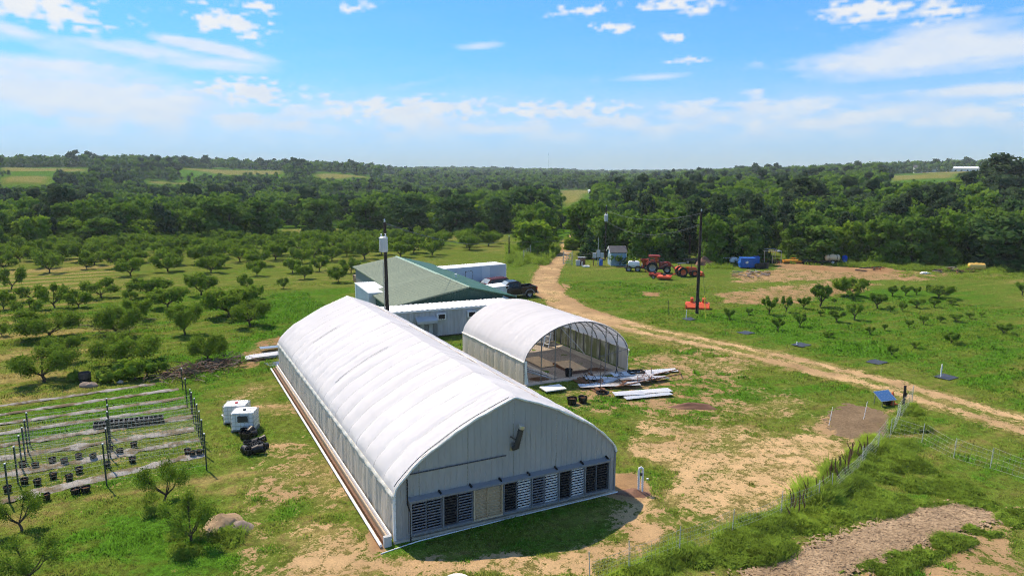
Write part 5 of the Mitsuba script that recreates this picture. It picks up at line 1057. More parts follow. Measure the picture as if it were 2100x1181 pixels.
part('hopper', MB(M).lathe([(.15, .5), (.65, 1.3), (.68, 1.35), (.6, 1.35), (.1, .6)], (0, 0, 0), 14), 'tractor_red', k, smooth=40); part('frame', MB(M).beam([-.5, -.4, .3], [.5, -.4, .3], .1, .1).beam([-.5, .4, .3], [.5, .4, .3], .1, .1).beam([0, -.45, .3], [0, -.45, .9], .1, .1).beam([0, .45, .3], [0, .45, .9], .1, .1), 'tractor_red', k)
for y_ in (-.55, .55): wheel(k, M, (0, y_, .3), .3, .2)
def flail(c, yaw):
    k = thing('flail_mower', 'bright orange flail mower lying by the tall open-grass pole', 'mower'); M = at(c, yaw)
    part('hood', MB(M).prism([(-.6, .05), (.62, .05), (.64, .2), (.15, .58), (-.3, .62), (-.62, .3)], -1.15, 1.15, 1).mesh() and MB(M @ np.array([[0, 1, 0, 0], [-1, 0, 0, 0], [0, 0, 1, 0], [0, 0, 0, 1.0]])).prism([(-.6, .05), (.62, .05), (.64, .2), (.15, .58), (-.3, .62), (-.62, .3)], -1.15, 1.15, 1), 'mower_orange', k)
    for x_ in (-1.15, 1.15): part('end_plate', MB(M).box(x_ - .03, x_ + .03, -.58, .58, .0, .45), 'mower_orange', k)
    for x_ in (-.55, .62): part('guard', MB(M).lathe([(0, -.16), (.26, -.16), (.3, 0), (.26, .16), (0, .16)], (x_, .2, .8), 14, (1, 0, 0)), 'mower_orange', k, smooth=40)
    part('hitch', MB(M).beam([-.2, .2, .6], [0, .45, 1.15], .08, .08).beam([.3, .2, .6], [0, .45, 1.15], .08, .08), 'dark_metal', k); part('roller', MB(M).tube([[-1.1, .4, .14], [1.1, .4, .14]], .12, 10), 'dark_metal', k, smooth=50)
flail(G(1432, 634) + [0, .4, 0], -14)
# right-hand yard
def dumpster():
    k = thing('dumpster', 'blue steel dumpster with a small white emblem at the back of the yard', 'dumpster'); M = at(G(1531, 549), -6, s=1.0)
    o = [(-1.05, 0), (1.05, 0), (1.05, 1.25), (.3, 1.5), (-1.05, 1.5)]
    part('body', MB(M).prism([(-.75, .12), (.75, .12), (.95, 1.15), (.6, 1.45), (-.9, 1.45)], -1.05, 1.05, 0).mesh(), 'dumpster_blue', k)
    for x_ in (-.7, .05, .8): part('rib', MB(M).box(x_ - .06, x_ + .06, -1.0, -.86, .2, 1.4), 'dumpster_blue', k)
    part('lid', MB(M).beam([-1.08, -.15, 1.52], [1.08, -.15, 1.5], 1.5, .06), 'dumpster_blue', k); part('pocket', MB(M).box(-1.2, -1.055, -.6, .6, .6, .85), 'dumpster_blue', k); part('pocket', MB(M).box(1.055, 1.2, -.6, .6, .6, .85), 'dumpster_blue', k)
    part('emblem', MB(M).prism([(-.42, .82), (-.2, .74), (.02, .82), (.0, 1.0), (-.2, 1.12), (-.4, 1.0)], -1.02, -1.003, 1), 'white_paint', k)
    k2 = thing('dumpster', 'second blue bin showing behind the dumpster, right', 'dumpster'); M2 = at(G(1545, 545) + [.4, 1.0, 0], -6); part('body', MB(M2).prism([(-.6, .1), (.6, .1), (.75, 1.2), (-.75, 1.35)], -.6, .7, 0), 'dumpster_blue', k2); part('lid', MB(M2).beam([-.62, 0, 1.34], [.72, 0, 1.30], 1.4, .05), 'dumpster_blue', k2)
dumpster()
for j, (px, py) in enumerate(((1554, 551), (1563, 550.5), (1571, 550))):
    k = thing('plant_tub', 'dark %s in the row right of the blue dumpster' % ('crate, first', 'crate, second', 'round tub, last')[j], 'tub'); M = at(G(px, py), -8)
    part('wall', MB(M).box(-.45, .45, -.4, -.36, 0, .75).box(-.45, .45, .36, .4, 0, .75).box(-.45, -.41, -.36, .36, 0, .75).box(.41, .45, -.36, .36, 0, .75).box(-.45, .45, -.4, .4, -.02, .0) if j < 2 else MB(M).lathe([(0, 0), (.32, 0), (.4, .8), (.36, .8), (.28, .05)], n=14), 'black_plastic' if j < 2 else 'dark_metal', k); part('contents', MB(M).lathe([(.36, .5), (.2, .62), (0, .66)], n=10), 'soil', k)
k = thing('white_cart', 'small white cart left of the blue dumpster', 'cart'); M = at(G(1507, 541), 5); part('body', MB(M).add(*loft([rr_ring(-.8, .35, .3, .6, .1), rr_ring(-.4, .45, .25, 1.05, .15), rr_ring(.3, .45, .25, 1.0, .15), rr_ring(.9, .3, .3, .55, .1)])), 'white_bag', k, smooth=40); part('boom', MB(M).beam([-2.0, 0, .95], [.2, 0, 1.0], .08, .08), 'galvanised', k); 
for y_ in (-.5, .5): wheel(k, M, (.0, y_, .25), .25, .15)
k = thing('pipe_rack', 'bare grey pipe frame shelter behind the red implements', 'frame'); A, B = G(1567, 541), G(1601, 541)
for P in (A, B, A + [0, 2.5, 0], B + [0, 2.5, 0], (A + B) / 2): part('post', MB().tube([P, P + [0, 0, 2.0]], .05, 5), 'galvanised', k)
for P, Q in ((A, B), (A + [0, 2.5, 0], B + [0, 2.5, 0]), (A, A + [0, 2.5, 0]), (B, B + [0, 2.5, 0])): part('rail', MB().tube([P + [0, 0, 2.0], Q + [0, 0, 2.0]], .05, 5), 'galvanised', k)
part('lamp', MB().lathe([(0, -.1), (.18, -.06), (.12, .1), (0, .12)], (A + B) / 2 + [.8, 0, 2.0], 10), 'white_paint', k)
def scrapset(name, lab, cat, box, n, mats, seed, hmax=.9, L_=1.2):
    g = np.random.default_rng(seed); k = thing(name, lab, cat)
    for j in range(n):
        c = G(g.uniform(box[0], box[2]), g.uniform(box[1], box[3])); an = g.uniform(0, np.pi); l = g.uniform(.4, 1) * L_; h0, h1 = g.uniform(.1, hmax), g.uniform(.1, hmax)
        part('bar', MB().beam(c + [-l / 2 * math.cos(an), -l / 2 * math.sin(an), h0], c + [l / 2 * math.cos(an), l / 2 * math.sin(an), h1], .12, .10), mats[j % len(mats)], k)
    return k
k = scrapset('disc_harrow', 'red disc harrow parked right of the dark tubs', 'harrow', (1555, 536, 1600, 541), 9, ('tractor_red', 'rust'), 3, .8, 1.8)
for j in range(5): part('disc', MB().lathe([(0, -.03), (.26, 0), (0, .03)], G(1575 + 5 * j, 541) + [0, 0, .3], 12, (1, .3, 0)), 'dark_metal', k)
k = scrapset('finishing_mower', 'long orange-yellow mower deck at the back of the yard', 'mower', (1616, 537, 1640, 540), 5, ('implement_orange', 'dark_metal'), 4, .8, 1.5)
part('deck', MB(at(G(1628, 540), -3)).add(*loft([rr_ring(-1.7, .5, .2, .55, .06), rr_ring(1.7, .5, .2, .6, .06)])), 'implement_orange', k)
k = thing('land_roller', 'long black land roller left of the trailer tank', 'roller'); M = at(G(1666, 541), -3); part('drum', MB(M).tube([[-1.6, 0, .42], [1.6, 0, .42]], .42, 18), 'black_plastic', k, smooth=50); part('frame', MB(M).box(-1.7, 1.7, -.6, -.5, .5, .62).box(-1.7, -1.62, -.5, .1, .4, .55).box(1.62, 1.7, -.5, .1, .4, .55), 'dark_metal', k)
def tank(c, yaw, lab, r, L_, m_, wheels, pump):
    k = thing('spray_tank', lab, 'tank'); M = at(c, yaw); z = .62 if wheels else .0
    part('tank', MB(M).lathe([(0, -L_ / 2), (r * .6, -L_ / 2 + .02), (r * .95, -L_ / 2 + .12), (r, -L_ / 2 + .25), (r, L_ / 2 - .25), (r * .95, L_ / 2 - .12), (r * .6, L_ / 2 - .02), (0, L_ / 2)], (0, 0, z + r), 18, (1, 0, 0)), m_, k, smooth=50)
    for x_ in (-L_ * .25, L_ * .25): part('band', MB(M).lathe([(r + .004, -.04), (r + .025, -.03), (r + .025, .03), (r + .004, .04)], (x_, 0, z + r), 18, (1, 0, 0)), m_ if not wheels else 'dark_metal', k, smooth=40)
    part('lid', MB(M).lathe([(.2, -.03), (.2, .08), (0, .1)], (0, 0, z + 2 * r), 12), m_, k)
    for x_ in (-L_ * .3, L_ * .3): part('cradle', MB(M).box(x_ - .06, x_ + .06, -r * .9, r * .9, z - .1 if wheels else 0, z + .12), 'dark_metal', k)
    if wheels:
        part('frame', MB(M).box(-L_ * .6, L_ * .7, -.1, .1, z - .2, z - .1), 'dark_metal', k)
        for y_ in (-r - .05, r + .05): wheel(k, M, (-.1, y_, .4), .4, .22, 'white_paint')
    if pump: part('pump_reel', MB(M).lathe([(0, -.18), (.42, -.18), (.42, -.14), (.25, -.12), (.25, .12), (.42, .14), (.42, .18), (0, .18)], (L_ / 2 + .75, 0, z + .45), 16, (1, .3, 0)), 'pump_blue', k, smooth=40); part('pump_stand', MB(M).box(L_ / 2 + .5, L_ / 2 + 1.0, -.25, .25, z - .2, z + .1), 'pump_blue', k)
tank(G(1706, 543), -4, 'tan tank trailer with a blue hose reel at the edge of the yard', .48, 2.2, 'pale_tank', True, True)
tank(G(2002, 554), -12, 'yellow tank lying in the weeds at the far right of the yard', .52, 2.3, 'yellow_tank', False, False)
scrapset('disc_plough', 'low red disc plough in the grass at the yard edge', 'plough', (1764, 552, 1808, 557), 12, ('tractor_red', 'rust', 'dark_metal'), 6, .5, 1.6)
scrapset('scrap_heap', 'long heap of rusty iron and boards beside the yellow tank', 'scrap', (1922, 552, 2000, 561), 22, ('rust', 'board', 'rust', 'dark_metal'), 7, .5, 2.0)
scrapset('rubble_heap', 'grey and brown heap of broken branches and rubble in the bare yard', 'rubble', (1503, 558, 1578, 571), 46, ('stone', 'board', 'grey_trim', 'rust'), 8, .35, 1.0)
heap('dirt_heap', 'orange earth heap behind the tall utility pole', 'dirt', G(1445, 543), 1.6, 1.0, 1.1, 'brown_board', 9)
k = thing('white_sack', 'white plastic sack lying in the weeds right of the red plough', 'sack'); del labels[k]; tag(k, 'white plastic sack lying in the weeds right of the red plough', 'sack'); scene[k] = mikit.ply(MB(at(G(1899, 562), -3, s=.7)).add(*loft([rr_ring(-1.1, .3, 0, .2, .06), rr_ring(-.6, .5, 0, .42, .12), rr_ring(.3, .5, 0, .35, .12), rr_ring(1.1, .3, 0, .18, .06)])).mesh(), 'white_bag', smooth=40)
k = thing('log_trailer', 'low dark flat cart beside the dark cedar behind the tractors', 'cart'); M = at(G(1418, 540), -2); part('bed', MB(M).box(-1.2, 1.2, -.6, .6, .5, .6), 'dark_metal', k); part('rail', MB(M).box(-1.2, 1.2, -.6, -.55, .6, .9), 'dark_metal', k)
for x_ in (-.7, .7): wheel(k, M, (x_, -.6, .3), .3, .2)
# weed-mat squares in the young orchard
for j, (px, py, st, lab) in enumerate(((1415, 655, 1, 'dark mat with a white marker pipe by the tall open-grass pole'), (1529, 683, 0, 'dark flat mat nearest the road bend in the young orchard'), (1643, 708, 2, 'dark mat with a small white tag beside the road'), (1798, 743, 0, 'crumpled mat without a pipe, between the white-tagged mat and the large one'), (1940, 774, 1, 'large dark mat with a white pipe at the right'))):
    k = thing('weed_mat', lab, 'mat'); c = G(px, py); g = np.random.default_rng(j); a, b = np.meshgrid(np.linspace(-.62, .62, 12), np.linspace(-.5, .5, 12), indexing='ij')
    part('mat', MB(at(c + [0, 0, .02], YAW_U + 5)).grid(np.stack([a + .08 * g.normal(size=a.shape) * (np.abs(b) > .7), b + .06 * g.normal(size=a.shape) * (np.abs(a) > .8), .08 * nfbm(np.stack([a * 2, b * 2, a * 0 + j], -1), 3)], -1)), 'dark_metal', k, smooth=50)
    if st: part('marker_pipe', MB().tube([c + [-.35, 0, 0], c + [-.35, 0, (.9 if st == 1 else .3)]], .045, 6), 'white_paint', k)
# ------------------------------------------------------------------ orchard trees: open vase shape on a short trunk
def peach(name, seed, leaf=.20, per=60, limbs=6, R=2.1, H=2.7, gap=.25, mat_='peach'):
    g = np.random.default_rng(seed); mb = MB(); fork = np.array([g.normal() * .08, g.normal() * .08, .55 * H / 2.7])
    mb.tube([[0, 0, -.15], [.02, 0, .25], fork], [.16, .12, .11], 7); P, N = [], []
    for i in range(limbs):
        a = 2 * np.pi * (i + g.uniform(-.35, .35)) / limbs; e = np.array([math.cos(a) * R * g.uniform(.5, .8), math.sin(a) * R * g.uniform(.5, .8), H * g.uniform(.55, .78)])
        mid = fork * .55 + e * .45 + [math.cos(a) * .15, math.sin(a) * .15, -.05]
        mb.tube([fork, mid, e], [.075, .055, .03], 6)
        for j in range(g.integers(4, 6)):
            b = a + g.uniform(-.9, .9); q = (e if j else mid + [0, 0, .35]) + np.array([math.cos(b) * g.uniform(.2, .75), math.sin(b) * g.uniform(.2, .75), g.uniform(-.25, .6)]) * R / 2.1
            mb.tube([mid * .4 + e * .6, (mid * .2 + e * .8 + q) / 2 + [0, 0, .05], q], [.035, .025, .012], 4)
            r = g.uniform(.46, .80) * R / 2.1; k = int(per * g.uniform(.7, 1.2) * (r / .5) ** 2)
            d = g.normal(size=(k, 3)); d /= np.linalg.norm(d, axis=1, keepdims=True)
            p = q + d * [r, r, r * .78] * (g.uniform(.05, 1, k) ** .6 * (1 + .25 * np.abs(g.normal(size=k))))[:, None] + [0, 0, .02]
            P.append(p); o = d * .6 + [0, 0, .55] + (p - [0, 0, H * .4]) * .15; N.append(o / np.linalg.norm(o, axis=1, keepdims=True))
    c = cards(np.vstack(P), np.vstack(N), leaf, seed + 1, .75)
    proto(name, LEAF[mat_], c, mb)


for v in range(5): peach(f'peach_{v}', 400 + v, limbs=5 + v % 3)
for v in range(3): peach(f'peach_fine_{v}', 420 + v, leaf=.095, per=230, limbs=6)
for v in range(2): peach(f'peach_sparse_{v}', 430 + v, leaf=.085, per=130, limbs=5)
for v in range(4): peach(f'young_{v}', 440 + v, leaf=.12, per=260, limbs=5 + v % 2, R=1.25, H=2.9, mat_='mid')


def fruit_tree(px, py, w, top, protos, lab, group=None, up=1.0):
    p = G(px, py); m = px_size(p); p2 = p + [0, 0, .1]
    base = seen_at(*p)[1]; hm = top_at(p, top)[2] - p[2] if top else w * m * .62
    key = tag(numbered('fruit_tree'), lab, 'fruit tree', group); nm = protos[int(rng.integers(len(protos)))]
    R0, H0 = (1.6, 3.1) if nm.startswith('young') else (2.6, 3.1)
    s = w * m / 2 / R0; h = max(min(hm / H0, s * 1.5), s * .55)
    place(key, nm, p - [0, 0, .02], rng.uniform(0, 360), (s, s, h)); return p


NEAR_F = ['peach_fine_0', 'peach_fine_1', 'peach_fine_2']; MID_F = [f'peach_{v}' for v in range(5)]; YNG = [f'young_{v}' for v in range(4)]
LEFT = [(91, 782, 132, 708, 'broad fruit tree left of the black barrel, nearest the plastic rows'), (128, 742, 78, 682, 'fruit tree rising right behind the broad tree by the barrel'), (259, 746, 133, 680, 'wide fruit tree above the clipped green bushes'), (428, 741, 78, 679, 'small round fruit tree standing alone left of the greenhouse'),
        (379, 687, 78, 615, 'fruit tree with bare forked limbs left of the greenhouse'), (513, 669, 86, 612, 'dense fruit tree nearest the greenhouse on the left'), (470, 650, 120, 587, 'wide fruit tree right behind the dense one near the greenhouse'), (240, 689, 88, 622, 'fruit tree with dead grey limbs above the wide tree'), (100, 694, 128, 632, 'wide umbrella-shaped fruit tree on the left'),
        (208, 611, 72, 572, 'flat-topped fruit tree with spreading limbs'), (161, 631, 56, 596, 'small fruit tree left of the flat-topped one'), (112, 632, 62, 580, 'fruit tree left behind the umbrella-shaped tree'), (24, 594, 54, 542, 'dark fruit tree at the left edge'), (269, 619, 36, 592, 'very small fruit tree in the middle of the orchard'), (306, 610, 92, 566, 'leaning bushy fruit tree in the middle of the orchard'),
        (345, 632, 84, 590, 'bushy fruit tree right of the leaning one'), (413, 606, 70, 560, 'open fruit tree above the forked one'), (505, 594, 40, 563, 'little fruit tree above the wide tree near the greenhouse'), (528, 612, 32, 582, 'thin fruit tree beside the wide tree near the greenhouse'), (581, 592, 26, 558, 'slim young fruit tree alone in the grass'), (625, 572, 40, 540, 'open small fruit tree left of the barn'), (694, 579, 44, 546, 'round fruit tree just left of the barn'),
        (527, 566, 44, 534, 'fruit tree above the slim young tree, row end'), (433, 560, 60, 527, 'dark fruit tree in the middle of the back rows'), (344, 557, 62, 523, 'round dark fruit tree in the back rows'), (268, 566, 60, 529, 'lopsided fruit tree with bare limbs in the back rows'), (178, 552, 32, 524, 'thin fruit tree in the back rows, left'), (102, 560, 58, 518, 'open fruit tree in the back rows, far left'),
        (4, 690, 34, 655, 'fruit tree cut by the left edge, lower'), (8, 636, 50, 596, 'fruit tree cut by the left edge, upper'), (62, 618, 56, 584, 'small fruit tree near the left edge'), (60, 652, 60, 612, 'bushy fruit tree near the left edge above the umbrella-shaped tree'), (285, 655, 60, 612, 'bushy tree behind the tree with dead limbs'), (600, 560, 40, 528, 'round fruit tree in the back rows near the barn'), (655, 556, 40, 524, 'bushy fruit tree in the back rows near the barn'), (720, 560, 44, 530, 'fruit tree touching the barn roof edge')]
done = []
for px, py, w, top, lab in LEFT: done.append(fruit_tree(px, py, w, top, NEAR_F if py > 660 else MID_F, lab))
for px, py, w, top, lab in ((45, 1087, 100, 995, 'fruit tree at the lower left below the netted rows'), (338, 1030, 104, 940, 'sparse fruit tree below the right end of the netted rows'), (393, 1112, 118, 1010, 'sparse fruit tree with thin foliage beside the hay mound'), (66, 1192, 124, 1108, 'fruit tree cut by the bottom left corner')): fruit_tree(px, py, w, top, ['peach_sparse_0', 'peach_sparse_1'], lab)
# the rows behind, on their planting grid
ZONE = poly((-60, 500), (150, 503), (300, 500), (560, 499), (760, 490), (1040, 494), (1040, 506), (975, 512), (900, 532), (740, 536), (700, 545), (520, 552), (300, 552), (-60, 556))
g = np.random.default_rng(8); o = G(433, 560)[:2]; nrow = 0; ROW0 = None; ORD = 'first second third fourth fifth sixth seventh eighth ninth tenth eleventh twelfth thirteenth fourteenth fifteenth sixteenth seventeenth eighteenth nineteenth twentieth'.split()
for i in range(-4, 22):
    for j in range(-16, 24):
        q = o + OV * (i * 6.3 + g.normal() * .25) + OU * (j * 5.6 + (i % 2) * 1.5 + g.normal() * .4); x, y = q
        if y < 30 or inside(ZONE, np.array([x]), np.array([y]))[0] < 0 or g.random() < .06 or min(np.hypot(x - d[0], y - d[1]) for d in done) < 3.2: continue
        ROW0 = i if ROW0 is None else ROW0; p = np.array([x, y, float(gz(x, y))]); s = g.uniform(.72, .98); nrow += 1
        front = seen_at(*p)[1] > 526
        key = tag(numbered('fruit_tree'), f'bushy fruit tree in the {ORD[i - ROW0]} of the back orchard rows, counted towards the wood', 'fruit tree', f'fruit trees of the {ORD[i - ROW0]} back row'); place(key, MID_F[int(g.integers(5))], p, g.uniform(0, 360), (s, s, s * g.uniform(.92, 1.15)))
print('orchard rows', nrow)
RIGHT = [(1496, 655, 25, 630), (1535, 646, 16, 630), (1577, 645, 36, 604), (1612, 640, 27, 603), (1648, 633, 28, 604), (1682, 629, 44, 577), (1595, 678, 27, 648), (1640, 670, 28, 638), (1740, 608, 69, 568), (1750, 616, 27, 594), (1716, 660, 35, 632), (1752, 655, 37, 617), (1799, 633, 36, 594), (1830, 607, 23, 584), (1857, 606, 23, 582), (1879, 605, 20, 585), (1925, 611, 60, 582), (1916, 630, 24, 609), (1950, 624, 22, 611), (1850, 638, 18, 617), (1880, 631, 36, 610), (1826, 640, 18, 624), (1894, 665, 21, 644), (1928, 661, 16, 646), (1958, 659, 26, 642), (1989, 653, 19, 639), (2013, 649, 12, 638), (1863, 671, 18, 654), (1814, 678, 12, 657), (1784, 686, 22, 667), (1699, 692, 22, 678), (1950, 705, 36, 676), (2058, 686, 32, 661), (2096, 606, 26, 573), (1829, 731, 24, 706), (1876, 715, 21, 697), (1683, 648, 14, 634), (1710, 622, 12, 610)]
NAMED = {1740: 'largest tree of the young orchard, broad and flat-topped', 1682: 'tall two-tiered tree left of the broadest tree of the young orchard', 1925: 'wide bushy tree at the right of the young orchard', 1496: 'leftmost sapling of the young orchard, nearest the tall pole', 1950: 'leaning sapling nearest the large dark mat', 2058: 'rightmost low sapling above the large dark mat', 1829: 'dark sapling beside the crumpled mat', 1876: 'round sapling in tall weeds right of the crumpled mat', 2096: 'dark young tree at the right edge of the view', 1699: 'low sapling nearest the road in the young orchard'}
for px, py, w, top in RIGHT:
    lab = NAMED.pop(px, None); fruit_tree(px, py, w, top, YNG if w < 55 else MID_F, lab or 'dark upright sapling in the rows of the young orchard', None if lab else 'saplings of the young orchard')
# clipped bushes, barrel and stones at the end of the orchard
def bush(px, py, w, h, m_, lab, seed, leaf=.12):
    key = tag(numbered('shrub'), lab, 'shrub'); c = G(px, py); gg = np.random.default_rng(seed); L = [(gg.normal() * w * .22, gg.normal() * w * .2, h * gg.uniform(.35, .75), w * .28, .9) for _ in range(10)]
    v, f, n = blob(L, 330 * (.12 / leaf) ** 2 * .5, leaf, seed, np.array([0, 0, h * .4]), .7); scene[key + '__crown'] = leafy(v + c, f, n, m_); scene[key + '__stem'] = mikit.ply(MB().tube([c - [0, 0, .1], c + [0, 0, h * .5]], .06, 5).mesh(), 'bark')
bush(250, 775, 1.3, 1.0, LEAF['oak'], 'dark clipped bush, left of the three under the wide fruit tree', 1); bush(278, 778, 1.7, 1.35, LEAF['bright'], 'bright green bush, middle of the three under the wide fruit tree', 2); bush(302, 772, 1.4, 1.25, LEAF['mid'], 'round green bush, right of the three under the wide fruit tree', 3); bush(215, 782, 1.4, .7, LEAF['weed'], 'low reddish shrub between the barrel and the bushes', 4); bush(158, 781, .9, .6, LEAF['weed'], 'low weeds left of the black barrel', 5)
k = thing('barrel', 'black half barrel at the end of the orchard', 'barrel'); c = G(175, 783); part('wall', MB().lathe([(.26, 0), (.32, .12), (.34, .35), (.33, .6), (.31, .62), (.29, .4)], c, 18), 'dark_metal', k, smooth=40); part('hoop', MB().lathe([(.335, .18), (.35, .2), (.35, .24), (.34, .26)], c, 18), 'black_plastic', k, smooth=40); part('contents', MB().lathe([(.29, .45), (0, .5)], c, 12), 'soil', k)
def rock(px, py, r, lab, seed, m_='stone'):
    k = thing('rock', lab, 'rock'); s = trimesh.creation.icosphere(subdivisions=2); v = np.array(s.vertices); v = v * (.7 + .6 * nfbm(v * 1.3 + seed, 3, seed))[:, None] * [r, r * .8, r * .6]; scene[k] = mikit.ply((v + G(px, py) + [0, 0, r * .2], np.array(s.faces)), m_, smooth=35)
rock(176, 792, .35, 'brown rock left of the pair under the barrel', 1); rock(188, 793, .36, 'brown rock right of the pair under the barrel', 2); rock(246, 785, .2, 'small pale rock before the clipped bushes', 3, 'concrete')
# prunings raked together below the lone round tree
def brush_pile(lab, pts, n, seed, h=.35, mats=('bark', 'pale_bark', 'brown_board')):
    k = thing('brush_pile', lab, 'brush pile'); gg = np.random.default_rng(seed); a, b = np.array([G(*p) for p in pts[:2]]), None; mbs = [MB() for _ in mats]
    for j in range(n):
        t_ = gg.random(); c = a[0] * (1 - t_) + a[1] * t_ + np.r_[gg.normal(size=2) * .8, 0]; c[2] = gz(c[0], c[1]) + gg.uniform(0, h); an = gg.uniform(0, 6.3); l = gg.uniform(.3, 1.1); e = c + [l * math.cos(an), l * math.sin(an), gg.uniform(-.1, .3)]
        mbs[j % len(mats)].tube([c, (c + e) / 2 + [0, 0, .08], e], .022, 3)
    for m_, mb in zip(mats, mbs): kk = part('branches', mb, m_, k); labels[kk] = {'kind': 'stuff'}
brush_pile('long dark pile of prunings below the lone round fruit tree', ((345, 778), (468, 745)), 420, 3)
brush_pile('bare dead limbs piled under the fruit tree with grey limbs', ((222, 688), (240, 680)), 90, 4, .9, ('pale_bark', 'bark'))
# ------------------------------------------------------------------ vegetable rows on plastic, left
ROWS = [((0, 833), (318, 788)), ((0, 851), (366, 798)), ((0, 870), (378, 816)), ((0, 890), (384, 833)), ((0, 914), (396, 854)), ((0, 940), (398, 880)), ((0, 975), (408, 902)), ((0, 1030), (416, 930))]
for j, (a, b) in enumerate(ROWS):
    A, B = G(*a)[:2], G(*b)[:2]; A = A - (B - A) * .15; n = 90; t_ = np.linspace(0, 1, n)[:, None, None]; wv = (nfbm(np.stack([np.arange(n) * .22, np.full(n, j), np.zeros(n)], -1), 3, 40) - .5)
    d = (B - A) / np.linalg.norm(B - A); nr = np.array([-d[1], d[0]]); hw = (.23 + .2 * wv if j < 4 else .34 + .5 * wv)[:, None, None]
    q = A + (B - A) * t_ + nr * np.linspace(-1, 1, 6)[None, :, None] * hw
    z = gz(q[..., 0], q[..., 1]) + .02 + .05 * (1 - np.linspace(-1, 1, 6)[None] ** 4) + .05 * (nnoise(np.stack([q[..., 0] * 3, q[..., 1] * 3, q[..., 0] * 0], -1), j) - .5)
    k = tag(numbered('plastic_mulch_row'), ['uppermost thin strip of grey plastic mulch below the orchard', 'second strip of grey plastic mulch from the orchard', 'third strip of grey plastic mulch from the orchard', 'fourth strip of grey plastic mulch, last before the netting', 'bright plastic strip under the first net with a black tray row', 'torn plastic strip under the nets, sixth from the orchard', 'torn plastic strip with pots, seventh from the orchard', 'lowest torn plastic strip nearest the sparse fruit trees'][j], 'plastic mulch')
    m = MB().grid(np.concatenate([q, z[..., None]], -1)).mesh(); scene[k] = mikit.ply((m[0], m[1][:, ::-1]), 'mulch_plastic', smooth=60)
for j, (zx, zy) in enumerate(((265, 600), (325, 603), (398, 580), (470, 580), (400, 648), (270, 677), (350, 685), (125, 705), (190, 710), (180, 625), (115, 620), (605, 555), (555, 545), (675, 520), (668, 597), (540, 622), (40, 745), (382, 757), (433, 748), (945, 555), (1005, 560), (235, 785), (970, 566))):
    bucket(G(zx / 2.455, 700 + zy / 2.455 + 5), .15 if j not in (17, 18) else .18, .25, ('black nursery pot lying below the netted rows, left', 'black nursery pot lying below the netted rows, right')[j - 17] if j in (17, 18) else 'black nursery pot standing in the netted rows', 'black_plastic', 'pot', None if j in (17, 18) else 'black pots in the netted rows')
k = thing('tray_row', 'row of black seedling trays on the bright plastic strip', 'trays')
A, B = G(203, 878), G(326, 866)
for j in range(12):
    c = A + (B - A) * (j + .5) / 12; part('tray', MB(at(c + [0, 0, .1], YAW_U)).box(-.33, .33, -.3, -.27, 0, .2).box(-.33, .33, .27, .3, 0, .2).box(-.33, -.3, -.27, .27, 0, .2).box(.3, .33, -.27, .27, 0, .2).box(-.3, .3, -.27, .27, 0, .05), 'black_plastic', k)
# steel posts and trellis nets
def tpost(p, h, lab, group=None, name='trellis_post', m_='post_green', r=.022):
    k = tag(numbered(name), lab, 'post', group); mb = MB().box(p[0] - r, p[0] + r, p[1] - .012, p[1] + .012, p[2] - .1, p[2] + h).box(p[0] - .012, p[0] + .012, p[1] + .0125, p[1] + .05, p[2] - .1, p[2] + h); scene[k + '__shaft'] = mikit.ply(mb.mesh(), m_); scene[k + '__tip'] = mikit.ply(MB().box(p[0] - r - .003, p[0] + r + .003, p[1] - .016, p[1] + .053, p[2] + h + .002, p[2] + h + .05).mesh(), 'white_paint'); return p
def net(A, B, h0, h1, cell, lab, m_='net_white', cat='netting', r=.006, sag=.06, seed=0, group=None, name='trellis_net', lean=0.0):
    k = thing(name, lab, cat, group); A, B = np.array(A), np.array(B); L_ = np.linalg.norm(B - A); n = max(2, int(L_ / cell)); m = max(2, int((h1 - h0) / cell)); d = (B - A) / L_; nr = np.array([-d[1], d[0], 0])
    t_ = np.linspace(0, 1, n + 1); hs = np.linspace(h0, h1, m + 1); gg = np.random.default_rng(seed)
    wv = (nfbm(np.stack([t_ * L_ * .5, t_ * 0 + seed, t_ * 0], -1), 3, seed) - .5)
    P = A + (B - A) * t_[:, None, None] + np.array([0, 0, 1.0]) * (hs[None, :, None] - sag * np.abs(np.sin(t_ * L_ / 3.2 * np.pi))[:, None, None] * (hs / h1)[None, :, None] + .12 * wv[:, None, None]) + nr * ((.25 * wv)[:, None, None] * np.sin(hs / h1 * 3)[None, :, None] + lean * (hs / h1)[None, :, None])
    mb = MB()
    for i in range(m + 1): mb.tube(P[:, i], r * (1.5 if i in (0, m) else 1), 3, False)
    for i in range(n + 1): mb.tube(P[i], r, 3, False)
    scene[k] = mikit.ply(mb.mesh(), m_)
rr_ = [(397, 868), (403, 882), (408, 896), (413, 912), (418, 932), (424, 964)]
ends = []
Rg, Mg, Lg = G(424, 964), G(218, 1004), G(14, 1042)
dirU = np.r_[OU, 0]
for i, q in enumerate(rr_):
    Rp = G(*q); dM, dL = np.dot(Rg - Mg, dirU), np.dot(Rg - Lg, dirU); Mp, Lp = Rp - dirU * dM, Rp - dirU * dL
    for P in (Mp, Lp): P[2] = float(gz(P[0], P[1]))
    tpost(Rp, 1.62, 'steel post at the right end of a netted row', 'right posts of the netted rows'); tpost(Mp, 1.8, 'steel post in the middle of a netted row', 'middle posts of the netted rows'); tpost(Lp, 1.55, 'steel post at the left end of a netted row', 'left posts of the netted rows')
    L0 = Lp - dirU * 6; L0[2] = float(gz(L0[0], L0[1]))
    net(L0, Rp, .25, 1.5, .17, f'{["uppermost", "second", "third", "fourth", "fifth", "lowest"][i]} of the six thin trellis nets strung along the steel posts', 'net_white' if i % 2 == 0 else 'net_green', r=.0032, seed=i)
